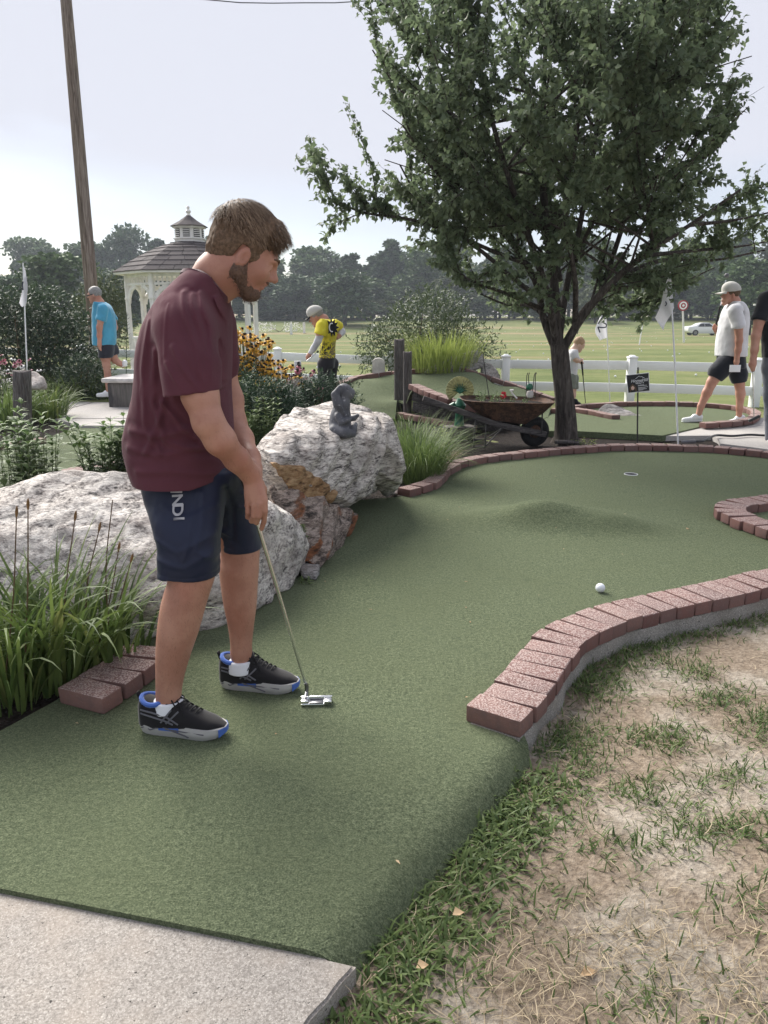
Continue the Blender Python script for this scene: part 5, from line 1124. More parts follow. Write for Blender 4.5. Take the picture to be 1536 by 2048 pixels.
    for sg in (1, -1): Cn((.0, sg*.050, -.034), (.068, sg*.016, -.070), .028, .022, .025); E_((.060, sg*.040, -.006), (.030, .026, .026), .025)
    E_((.078, 0, -.066), (.022, .027, .019), .02); E_((.084, 0, .046), (.020, .050, .013), .016)
    Cn((.096, 0, .036), (.115, 0, .006), .008, .0115, .012); E_((.117, 0, .003), (.0125, .0125, .0110), .008)
    for sg in (1, -1):
        E_((.106, sg*.0125, -.003), (.011, .008, .0085), .006); E_((.098, sg*.032, .025), (.017, .018, .013), .010, 's'); E_((.082, sg*.031, .024), (.0135, .015, .0125), .003); Cn((.094, sg*.018, .020), (.089, sg*.046, .017), .0028, .0028, .003)
        E_((.004, sg*.078, .004), (.019, .0085, .031), .006); E_((.010, sg*.087, .004), (.011, .006, .019), .004, 's'); E_((-.002, sg*.080, -.020), (.009, .007, .010), .005)
    E_((.097, 0, -.022), (.012, .022, .010), .010); Cn((.100, -.018, -.027), (.100, .018, -.027), .0060, .0060, .004); Cn((.097, -.016, -.039), (.097, .016, -.039), .0065, .0065, .004); Cn((.107, -.022, -.033), (.107, .022, -.033), .0028, .0028, .003, 's')
    nb = [LW(-.030, 0, -.005), LW(-.028, 0, -.065), np.array(P(432, 555, YM)), np.array(P(400, 600, YM))]; D.chain(nb, [.062, .057, .058, .058], .03)
    D.cone(LW(-.03, -.055, -.02), np.array(P(408, 588, 2.40)), .022, .018, .03); D.cone(LW(.02, 0, -.085), np.array(P(445, 592, 2.45)), .022, .02, .03)
    V, Fc = B.mesh(1); bo = mobj('body', V, Fc, 'skin', root)
    nv = np.zeros(len(V)*3, dtype=np.float32); bo.data.vertices.foreach_get('normal', nv); nv = nv.reshape(-1, 3); rg = np.random.default_rng(21); zl = P(380, 1150, NL).z; ze = P(420, 850, 2.2).z; zw = P(500, 960, 2.3).z
    leg_ = np.where((V[:, 2] < zl) & (V[:, 2] > .16))[0]; arm_ = np.where((V[:, 2] < ze) & (V[:, 2] > zw) & (V[:, 0] > P(405, 850, 2.3).x))[0]; kk = np.concatenate([rg.choice(leg_, 2200), rg.choice(arm_, 500)]); dd = unit(np.array([0, 0, -1.])+nv[kk]*.7+rg.normal(0, .3, (len(kk), 3))); Vh, Fh = leaf_mesh(V[kk], dd, nv[kk], .007+.008*rg.random(len(kk)), .0005, 0, 0); tag(mobj('body_hair', Vh, Fh, 'limb_hair', root), kind='stuff')
    # hair
    Hh = SDF(ear-np.array([.21, .15, .14]), ear+np.array([.19, .15, .21]), .003); X, Y_, Z = Hh.grid(); lx, ly, lz = (X-ear[0]), (Y_-ear[1]), (Z-ear[2]); lf = lx*f_[0]+ly*f_[1]+lz*f_[2]; ls = lx*s_[0]+ly*s_[1]+lz*s_[2]; lu = lx*u_[0]+ly*u_[1]+lz*u_[2]
    Hh.ell(LW(-.016, 0, .062), (.104, .082, .097), .02, M); Hh.ell(LW(.015, 0, .100), (.088, .064, .062), .03, M); Hh.ell(LW(.052, 0, .100), (.040, .052, .026), .03, M); Hh.ell(LW(-.012, 0, .020), (.090, .0795, .075), .02, M); Hh.ell(LW(-.066, 0, .0), (.036, .054, .055), .03, M)
    Hh.displace(lambda x, y, z: .004*fbm(x*28, y*28, z*28, 3)+.003*pnoise(x*30, y*150, z*30))
    cut = np.interp(lf, [-.13, -.095, -.05, -.030, -.016, .010, .026, .046, .066, .082, .10, .14], [-.050, -.048, -.040, -.034, .034, .034, -.036, .012, .070, .102, .13, .16]); Hh.f = np.maximum(Hh.f, ((cut-lu)*.8).astype(np.float32)); Hh.displace(lambda x, y, z: .004*pnoise(x*60, y*60, z*60), .012); V, Fc = Hh.mesh(1); hair = mobj('hair', V, Fc, 'hair_brown', root)
    rg = np.random.default_rng(8); Vs = []; Fs = []; o = 0; c0 = np.array([-.02, 0, .06]); rad = np.array([.106, .084, .106]); whorl = np.array([-.075, 0, .135])
    for i in range(4200):
        d = unit(rg.normal(size=3)); d[2] = abs(d[2]); q = c0+d*rad
        if q[2] < (.03 if q[0] < .04 else .080) : continue
        t = q-whorl; t = t-d*(t@d); t = unit(t)*.6+np.array([.75, 0, -.05]); t = t-d*(t@d); t = unit(t+rg.normal(0, .16, 3)); L_ = (.018+.030*rg.random())*(1.35 if q[2] > .1 else (1.0 if q[0] > .05 else .55)); pts = []
        p = q-d*.004; side = unit(np.cross(t, d))
        for k in range(5):
            lift = .0035+.007*rg.random()*k/4; pts.append((p+d*lift, (.0011 if q[0] < .04 else .0015)*(1-.8*k/4))); p = p+t*L_/4; e = (p-c0)/rad; r = np.linalg.norm(e); d = unit(e/rad); 
            if q[0] < .045: p = c0+(p-c0)/r
            t = unit(t-d*(t@d)*.7+np.array([.03, 0, -.10]))
        R_ = []
        for pt, w_ in pts: R_ += [LW(*(pt-side*w_)), LW(*(pt+side*w_))]
        Vs.append(np.array(R_)); k = np.arange(4); Fs.append(np.stack([2*k, 2*k+1, 2*k+3, 2*k+2], 1)+o); o += 10
    Vl = (V-ear)@M; fr_ = np.where((Vl[:, 0] > .035) & (Vl[:, 2] > .068))[0]
    for i in rg.choice(fr_, 1500):
        p = Vl[i].copy(); t = unit(np.array([1., 0, -.28])+rg.normal(0, .22, 3)); L_ = .014+.019*rg.random(); side = unit(np.cross(t, np.array([0, .5*np.sign(p[1]+1e-6), 1.]))); R_ = []
        for k in range(5): w_ = .0013*(1-.85*k/4); R_ += [LW(*(p-side*w_)), LW(*(p+side*w_))]; p = p+t*L_/4; t = unit(t+np.array([0, 0, -.16]))
        Vs.append(np.array(R_)); k = np.arange(4); Fs.append(np.stack([2*k, 2*k+1, 2*k+3, 2*k+2], 1)+o); o += 10
    mobj('strands', np.concatenate(Vs), np.concatenate(Fs), 'hair_strand', hair)
    # beard: jaw shell with short bristles
    Bd = SDF(ear-np.array([.08, .13, .17]), ear+np.array([.17, .13, .06]), .0028); X, Y_, Z = Bd.grid(); lx, ly, lz = (X-ear[0]), (Y_-ear[1]), (Z-ear[2]); lf = lx*f_[0]+ly*f_[1]+lz*f_[2]; ls = lx*s_[0]+ly*s_[1]+lz*s_[2]; lu = lx*u_[0]+ly*u_[1]+lz*u_[2]
    for sg in (1, -1): Bd.cone(LW(.0, sg*.050, -.034), LW(.069, sg*.016, -.070), .0325, .0265, .02); Bd.cone(LW(.010, sg*.066, .02), LW(.008, sg*.053, -.034), .011, .030, .012)
    Bd.ell(LW(.077, 0, -.066), (.0265, .031, .0215), .02, M); Bd.ell(LW(.101, 0, -.019), (.011, .027, .006), .006, M)
    Bd.displace(lambda x, y, z: .0035*fbm(x*60, y*60, z*60, 3)); line = np.interp(lf, [-.04, .0, .018, .035, .06, .082, .092, .12], [-.02, .04, .03, -.012, -.026, -.030, -.012, -.012]); Bd.f = np.maximum(Bd.f, ((lu-line)*.8).astype(np.float32)); Bd.f = np.maximum(Bd.f, ((-.012-lf)).astype(np.float32))
    Bd.ell(LW(.108, 0, -.033), (.012, .021, .0085), .004, M, 's'); V, Fc = Bd.mesh(1); bd = mobj('beard', V, Fc, 'beard_brown', root)
    k = rg.integers(len(V), size=1500); N_ = unit(V[k]-LW(.02, 0, -.03)); Dd = unit(N_*.6+f_*.15-u_*.5+rg.normal(0, .35, (1500, 3))); Vv, Ff = leaf_mesh(V[k], Dd, N_, .007+.006*rg.random(1500), .0016, 0, 0); mobj('bristles', Vv, Ff, 'beard_brown', bd)
    for sg in (1, -1): Eb = MB(); Eb.tube([LW(.104, sg*.014, .049), LW(.100, sg*.032, .055), LW(.086, sg*.052, .049)], [.0035, .0045, .002], 7); Eb.build('eyebrow', 'hair_brown', root)
    # shirt with drag folds from shoulder and neck towards the hands
    T = SDF((P(240, 900, YM).x, 2.08, P(400, 992, 2.2).z), (P(500, 700, YM).x, 2.86, P(400, 530, YM).z), .0038)
    tr = [(985, 286, 448), (960, 277, 454), (930, 264, 460), (900, 256, 464), (875, 254, 464), (850, 258, 463), (800, 270, 460), (760, 277, 459), (700, 282, 460), (650, 294, 460), (620, 308, 459), (595, 325, 455), (570, 347, 449), (552, 365, 443), (540, 377, 433)]
    T.loftz(rows(tr, YM, [.208, .206, .203, .20, .197, .195, .192, .192, .195, .19, .18, .165, .135, .105, .075], [2.45]*15), .02, power=2.3)
    T.loftz(rows([(722, 405, 470), (690, 395, 469), (650, 390, 465), (615, 390, 458)], 2.67, [.062, .066, .068, .05], [2.66, 2.65, 2.63, 2.60]), .03)
    T.chain([P(405, 622, 2.58), aF[0], aF[1]], [.065, .066, .060], .05)
    S_ = SDF(T.lo, T.lo+T.h*(T.n-1), T.h)
    S_.loftz(rows([(800, 333, 434), (783, 332, 434), (760, 329, 433), (720, 324, 428), (680, 320, 416), (640, 322, 402), (612, 338, 393)], 2.22, [.066, .066, .068, .072, .074, .070, .05], [2.195, 2.20, 2.205, 2.225, 2.25, 2.29, 2.32]), .03, power=2.2)
    S_.chain([P(365, 625, 2.33), P(372, 655, 2.275), P(384, 730, 2.225), P(388, 800, 2.195)], [.06, .070, .062, .060], .05)
    X, Y_, Z = T.grid(); S_.f = np.maximum(S_.f, (P(400, 784, 2.19).z-Z+(X-P(400, 784, 2.19).x)*.12).astype(np.float32)); m_ = min(T.f.shape[2], S_.f.shape[2]); T.f = smin(T.f, S_.f[:T.f.shape[0], :T.f.shape[1], :T.f.shape[2]], .035)
    px2 = lambda L_, Y: [(P(x, y, Y).x, P(x, y, Y).z) for x, y in L_]; nearw = np.clip((2.47-Y_)/.10, 0, 1); dsp = 0
    for L_, w_, a in (([(372, 585), (392, 640), (420, 700), (434, 775)], .010, .007), ([(388, 590), (414, 650), (434, 715), (438, 765)], .009, .006), ([(400, 585), (430, 650), (443, 720), (446, 800)], .009, .007), ([(425, 595), (446, 660), (455, 740), (452, 830)], .008, .006), ([(445, 605), (460, 680), (464, 760), (462, 850)], .008, .006), ([(370, 690), (395, 730), (430, 778)], .009, .006), ([(360, 720), (385, 760), (405, 782)], .008, .005),
                     ([(300, 640), (288, 740), (296, 850), (330, 900)], .010, .004), ([(318, 700), (312, 800), (340, 880), (420, 900)], .012, .006), ([(262, 860), (330, 868), (400, 850), (440, 880)], .014, .006), ([(258, 895), (330, 905), (410, 890)], .014, .005), ([(330, 800), (370, 850), (430, 905), (458, 930)], .011, .007), ([(280, 940), (350, 935), (430, 950)], .013, .004), ([(336, 790), (326, 840), (300, 900)], .012, .006), ([(350, 610), (352, 670), (356, 720)], .005, .0025), ([(470, 610), (474, 700), (470, 790)], .008, .004)):
        d = dist_poly2(X, Z, px2(L_, 2.3)); w_ = w_*.72; dsp = dsp+a*.8*(np.exp(-(d/w_)**2)-.5*np.exp(-((d-w_*2)/(w_*1.1))**2))
    nearw = nearw*np.where(Y_ < 2.29, np.clip(np.abs(Z-P(400, 784, 2.19).z)/.04, .12, 1), 1.); T.f = T.f-(dsp*nearw).astype(np.float32); T.displace(lambda x, y, z: .0022*fbm(x*9, y*9, z*7, 3)+.0016*pnoise(x*38+z*14, y*20, z*10-x*16))
    a, b = P(286, 985, YM), P(462, 944, YM); pl = (Z-a.z)-(X-a.x)*(b.z-a.z)/(b.x-a.x); T.f = np.maximum(T.f, (-pl).astype(np.float32))
    # neck opening
    c0, c1 = P(366, 548, YM), P(452, 606, YM); ax = (c1-c0); cm = c0.lerp(c1, .5); nrm = Vector((-ax.z, 0, ax.x)); nrm = nrm.normalized(); nrm = nrm if nrm.z > 0 else -nrm; ex = ax.normalized(); rx, ry = ax.length*.475, .083
    u = (X-cm.x)*ex.x+(Z-cm.z)*ex.z; v = Y_-cm.y; h = (X-cm.x)*nrm.x+(Z-cm.z)*nrm.z; hole = np.maximum((np.sqrt((u/rx)**2+(v/ry)**2)-1)*.075, -(h+.095)); T.f = np.maximum(T.f, (-hole).astype(np.float32))
    V, Fc = T.mesh(1); sh = mobj('t_shirt', V, Fc, 'maroon_cotton', root)
    # collar follows the edge of the opening, found on the shirt field itself
    ring = []
    for k in range(40):
        a = 2*math.pi*k/40; best = None; c = np.array(cm)+np.array(ex)*rx*1.03*math.cos(a)+np.array([0, 1, 0])*ry*1.03*math.sin(a)
        for hh in np.arange(.10, -.12, -.003):
            q = c+np.array(nrm)*hh; ix = np.round((q-T.lo)/T.h).astype(int)
            if np.all(ix >= 0) and np.all(ix < T.n) and T.f[tuple(ix)] < 0: best = Vector(q); break
        ring.append(best if best is not None else Vector(c-np.array(nrm)*.05))
    for _ in range(14): ring = [(ring[i-1]+ring[i]*2+ring[(i+1) % 40])/4 for i in range(40)]
    mb = MB(); rr = []
    for i, p in enumerate(ring):
        rad_ = Vector((p-cm)); rad_ = (rad_-nrm*rad_.dot(nrm)).normalized(); rr.append([p+nrm*.005-rad_*.008, p+nrm*.0075, p+rad_*.014+nrm*.003, p+rad_*.015-nrm*.010, p-rad_*.008-nrm*.012])
    mb.loft(rr, closed=True); mb.build('collar', 'maroon_rib', sh)
    # shorts
    S = SDF((P(270, 1100, 2.3).x, 2.12, P(350, 1165, 2.3).z), (P(540, 1050, 2.6).x, 2.80, P(400, 930, 2.4).z), .0045)
    S.loftz(rows([(1149, 316, 437), (1120, 317, 440), (1092, 318, 441), (1060, 310, 443), (1030, 301, 446), (1000, 293, 452), (970, 287, 462), (930, 290, 462)], 2.3, [.088, .090, .094, .102, .110, .118, .135, .14], [2.305, 2.305, 2.31, 2.325, 2.35, 2.385, 2.42, 2.44]), .02, power=2.3)
    S.loftz(rows([(1097, 443, 523), (1070, 437, 519), (1040, 422, 514), (1005, 400, 508), (970, 380, 500), (935, 360, 482)], 2.6, [.082, .085, .095, .11, .13, .15], [2.605, 2.60, 2.585, 2.56, 2.52, 2.48]), .025, power=2.2)
    X, Y_, Z = S.grid(); dsp = 0
    for L_, w_, a in (([(394, 985), (392, 1040), (388, 1085), (380, 1105)], .006, .004), ([(405, 985), (412, 1040), (405, 1090), (436, 1108)], .007, .005), ([(330, 1010), (380, 1030), (430, 1010)], .010, .004), ([(440, 985), (446, 1040), (440, 1120)], .008, -.008), ([(470, 1010), (495, 1030), (515, 1040)], .007, .005), ([(460, 1040), (490, 1055), (518, 1062)], .007, .005), ([(320, 1070), (370, 1090), (432, 1060)], .009, .004), ([(325, 1110), (380, 1120), (432, 1095)], .010, .004), ([(317, 1137), (380, 1142), (437, 1137)], .003, -.002)):
        d = dist_poly2(X, Z, [(P(x, y, 2.3).x, P(x, y, 2.3).z) for x, y in L_]); dsp = dsp+a*np.exp(-(d/w_)**2)
    S.f = S.f-(dsp+0*Y_).astype(np.float32); S.displace(lambda x, y, z: .005*fbm(x*11, y*11, z*8, 3)); V, Fc = S.mesh(1); st = mobj('shorts', V, Fc, 'navy_mesh', root)
    plain('silver_print', (.42, .42, .45), .4, .5)
    for ch, y, sz in (('A', 960, .040), ('N', 1000, .046), ('D', 1019, .046), ('1', 1038, .046)):
        if ch == 'A': continue
        q = P(356-(3 if ch == 'N' else 0)+(2 if ch == '1' else 0), y, 2.20); Vs_ = V[(np.abs(V[:, 0]-P(356, y, 2.22).x) < .012) & (np.abs(V[:, 2]-P(356, y, 2.22).z) < .012)]; yy = Vs_[:, 1].min()-.004; q = P(354+(y-1000)*.06, y, yy)
        Mx = Matrix.Translation(q) @ Matrix.Rotation(R(-8), 4, 'Z') @ Matrix.Rotation(R(90), 4, 'X') @ Matrix.Rotation(R(-86), 4, 'Z'); wrap(text_mesh(ch, sz, Mx, 'silver_print', 'printed_letter', st, .001, bold=.001), V)
    q = P(352, 983, 2.2); Vs_ = V[(np.abs(V[:, 0]-q.x) < .02) & (np.abs(V[:, 2]-q.z) < .015)]; yy = Vs_[:, 1].min()-.003; q = P(353, 983, yy); mb = MB(); mb.box(q, (.036, .003, .007), R(-8)); wrap(mb.build('printed_letter', 'silver_print', st), V)
    # shoes
    def shoe(heel, toe, side):
        heel = Vector((heel.x, heel.y, 0)); toe = Vector((toe.x, toe.y, 0)); fx = (toe-heel); Ln = fx.length; fx.normalize(); fy = Vector((-fx.y, fx.x, 0)); W = lambda s_, y, z: heel+fx*s_*Ln+fy*y+Vector((0, 0, z))
        sr = empty('shoe', heel, parent=root); sr.matrix_parent_inverse = Matrix.Translation(root.location).inverted()
        S_ = np.linspace(0, 1, 22); hw = np.interp(S_, [0, .03, .1, .25, .45, .65, .8, .92, .98, 1], [.016, .030, .037, .038, .039, .048, .050, .040, .022, .010]); zb = np.interp(S_, [0, .06, .2, .75, .9, 1], [.016, .004, 0, 0, .008, .026]); zt = np.interp(S_, [0, .1, .3, .6, .8, 1], [.066, .060, .052, .046, .042, .044])
        mb = MB(); rings = []
        for s1, w_, b_, t_ in zip(S_, hw, zb, zt): rings.append([W(s1, -w_*.80, b_), W(s1, -w_*1.0, b_+(t_-b_)*.35), W(s1, -w_*1.06, b_+(t_-b_)*.62), W(s1, -w_*.98, t_), W(s1, w_*.98, t_), W(s1, w_*1.06, b_+(t_-b_)*.62), W(s1, w_*1.0, b_+(t_-b_)*.35), W(s1, w_*.80, b_)])
        mb.loft(rings); so_ = mb.build('sole', 'foam_sole', sr, ang=35)
        mb = MB(); rings = []                                    # dark groove lines on the foam
        for (s0, z0, s1, z1) in ((.02, .044, .16, .024), (.16, .024, .30, .042), (.05, .026, .20, .048), (.30, .040, .62, .014), (.34, .032, .8, .030)):
            w0 = float(np.interp(s0, S_, hw))*1.05; w1 = float(np.interp(s1, S_, hw))*1.05; mb.bar(W(s0, side*w0, z0), W(s1, side*w1, z1), .003, .0035)
        mb.build('sole_groove', 'overlay_grey', so_)
        mb = MB(); mb.loft([[W(s1, side*(float(np.interp(s1, S_, hw))*1.064+.001*0), a_) for a_ in (.026, .040)]+[W(s1, side*(float(np.interp(s1, S_, hw))*1.02), a_) for a_ in (.040, .026)] for s1 in np.linspace(.26, .50, 8)]); mb.build('blue_flash', 'shoe_blue', so_)
        mb = MB(); rings = []
        for s1 in np.linspace(.94, 1.0, 6): w_ = float(np.interp(s1, S_, hw)); b_ = float(np.interp(s1, S_, zb)); t_ = float(np.interp(s1, S_, zt))*.86; rings.append([W(s1+.006, -w_*1.09, b_-.001), W(s1+.006, -w_*1.09, t_+.004), W(s1+.006, w_*1.09, t_+.004), W(s1+.006, w_*1.09, b_-.001)])
        mb.loft(rings); mb.build('toe_bumper', 'shoe_blue', sr)
        # upper
        S2 = np.linspace(.015, .985, 26); h2 = np.interp(S2, [0, .05, .12, .22, .32, .38, .45, .6, .75, .9, 1], [.112, .126, .122, .112, .122, .136, .120, .095, .076, .060, .044]); w2 = np.interp(S2, [0, .06, .2, .4, .65, .85, 1], [.026, .038, .044, .043, .045, .040, .012]); mb = MB(); rings = []
        for s1, h_, w_ in zip(S2, h2, w2):
            z0 = .042; ring = []
            for k in range(13):
                a = math.pi*k/12; e = .75 if s1 > .4 else .55; ring.append(W(s1+.0, -w_*math.copysign(abs(math.cos(a))**e, math.cos(a)), z0+(h_-z0)*math.sin(a)**e))
            ring.append(W(s1, w_*.9, .03)); ring.append(W(s1, -w_*.9, .03)); rings.append(ring)
        mb.loft(rings); up_ = mb.build('upper', 'shoe_mesh', sr, ang=60)
        mb = MB(); rg_ = []                                      # padded blue collar
        for k in range(20):
            a = 2*math.pi*k/20; rg_.append(W(.185+.150*math.cos(a), .038*math.sin(a), .118+.006*math.cos(a*2.)))
        mb.tube(rg_+[rg_[0]], .0085, 8, caps=False); mb.build('collar_lining', 'shoe_blue', sr)
        mb = MB(); mb.bar(W(.015, 0, .105), W(-.02, 0, .138), .018, .006, .002); mb.build('heel_tab', 'lace_black', sr)
        mb = MB(); mb.tube([W(.38, 0, .118), W(.35, 0, .146), W(.325, 0, .158)], [.022, .021, .014], 10, flat=1.); mb.build('tongue', 'shoe_mesh', sr)
        for k in range(6):
            s1 = .40+.055*k; zz = float(np.interp(s1, S2, h2))+.003; mb = MB(); mb.tube([W(s1-.02, -.026, zz-.012), W(s1, -.008, zz+.001), W(s1+.015, .012, zz+.001), W(s1+.02, .026, zz-.012)], .0028, 6); mb.build('lace', 'lace_black', sr)
        for sg in (1, -1):
            mb = MB(); mb.tube(spline([W(.42, 0, .126), W(.40, sg*.02, .134), W(.47, sg*.034, .112), W(.46, sg*.012, .110), W(.42, 0, .126)], 16), .0024, 6); mb.tube(spline([W(.42, 0, .126), W(.50, sg*.022, .112), W(.56, sg*.038, .082)], 8), .0022, 6); mb.build('lace', 'lace_black', sr)
        for L_ in ([(.30, .056), (.42, .100)], [(.36, .054), (.50, .096)], [(.06, .092), (.20, .088), (.36, .078), (.50, .054)], [(.06, .080), (.20, .074), (.34, .064), (.44, .052)]):   # crossed stripes on the side
            pts = []
            for (s1, z1) in [(a_[0]+(b_[0]-a_[0])*t, a_[1]+(b_[1]-a_[1])*t) for a_, b_ in zip(L_, L_[1:]) for t in (0, .25, .5, .75, 1.)]:
                h_ = float(np.interp(s1, S2, h2)); w_ = float(np.interp(s1, S2, w2)); e = .75 if s1 > .4 else .55; sn = min(.999, max(0, (z1-.042)/(h_-.042)))**(1/e); pts.append(W(s1, side*(w_*math.sqrt(max(0, 1-sn*sn))**e+.0005), z1))
            mb = MB(); mb.tube(pts, .0032, 6, flat=.8); mb.build('side_stripe', 'overlay_grey', up_)
        return W
    nh, nt_ = G(285, 1458), G(447, 1473); fh, ft = G(443, 1371), G(594, 1382)
    ext = lambda a, b, L_: (a, a+(b-a).normalized()*L_)
    shoe(*ext(nh, nt_, .298), -1); shoe(*ext(fh, ft, .298), -1)
    for (tab, Y) in (([(1420, 308, 366), (1408, 309, 365), (1397, 311, 364)], NL), ([(1342, 458, 507), (1330, 459, 506), (1318, 461, 504)], FL)):
        Sk = SDF((P(290, 1400, Y).x, Y-.08, P(400, 1425 if Y < 2.4 else 1345, Y).z), (P(520, 1400, Y).x, Y+.08, P(400, 1375 if Y < 2.4 else 1297, Y).z), .004); Sk.loftz([(a, b-.004, c+.004, d, e+.004) for a, b, c, d, e in rows(tab, Y, -1.0)], .005); V, Fc = Sk.mesh(1); mobj('sock', V, Fc, 'sock_white', root)
    return root
golfer()
# his putter
def putter(name, top, bottom, head_dir, label, grip=.17, head=(.112, .03, .026), mat='chrome', tilt=0., text=False):
    top = Vector(top); bottom = Vector(bottom); r = empty(name, bottom, label, 'putter'); d = (bottom-top).normalized(); mb = MB(); mb.tube([top, top+d*grip*.5, top+d*grip], [.0135, .0125, .0105], 10); mb.build('grip', 'rubber_grip', r)
    mb = MB(); mb.tube([top+d*grip, top.lerp(bottom, .7), bottom], [.0072, .0062, .0050], 10); mb.build('shaft', mat, r); return r
pb = P(611, 1366, 2.515); pr = putter('putter', P(484, 942, 2.345), pb, None, 'chrome-shafted blade putter in the golfer\'s hands, head resting on the turf')
hc = G(633, 1409, .0); mb = MB(); nk = Vector((pb.x+.004, pb.y, .03)); mb.tube([pb, pb+Vector((.004, 0, -.012)), nk], [.0062, .0075, .0065], 10); mb.tube([nk, Vector((hc.x-.04, hc.y+.004, .016))], [.0065, .008], 10); mb.build('hosel', 'steel_dark', pr)
mb = MB(); mb.box((hc.x, hc.y+.016, .0135), (.112, .010, .025), .06, .003); mb.box((hc.x, hc.y, .006), (.108, .030, .009), .06, .003)
mb.box((hc.x-.041, hc.y-.003, .014), (.026, .024, .014), .06, .003); mb.box((hc.x+.041, hc.y-.003, .014), (.028, .024, .014), .06, .003); ph = mb.build('head', 'chrome', pr)
mb = MB(); mb.box((hc.x, hc.y-.004, .0120), (.050, .022, .005), .06, .001); mb.build('cavity', 'steel_dark', ph)
text_mesh('PING', .0095, Matrix.Translation((hc.x+.041, hc.y-.0155, .013)) @ Matrix.Rotation(.06, 4, 'Z') @ Matrix.Rotation(R(90), 4, 'X'), 'rubber_grip', 'engraving', ph, .0004)
# the ball he has played
bc = G(1200, 1185); mb = MB(); bm = bmesh.new(); bmesh.ops.create_icosphere(bm, subdivisions=4, radius=.0235); s = NT('golf_ball'); v = s.vor(230, s.coord('Object')); s.out((.80, .83, .88), .3, .5); s.bump(v.outputs['Distance'], .5, .002)
me = bpy.data.meshes.new('golf_ball'); bm.to_mesh(me); bm.free(); me.materials.append(s.m); me.polygons.foreach_set('use_smooth', np.full(len(me.polygons), True)); o = obj('golf_ball', me, loc=(bc.x, bc.y, .0235+float(green_z(np.array([bc.x]), np.array([bc.y]))[0]))); tag(o, 'white golf ball rolling on the main green near the brick row', 'golf ball')
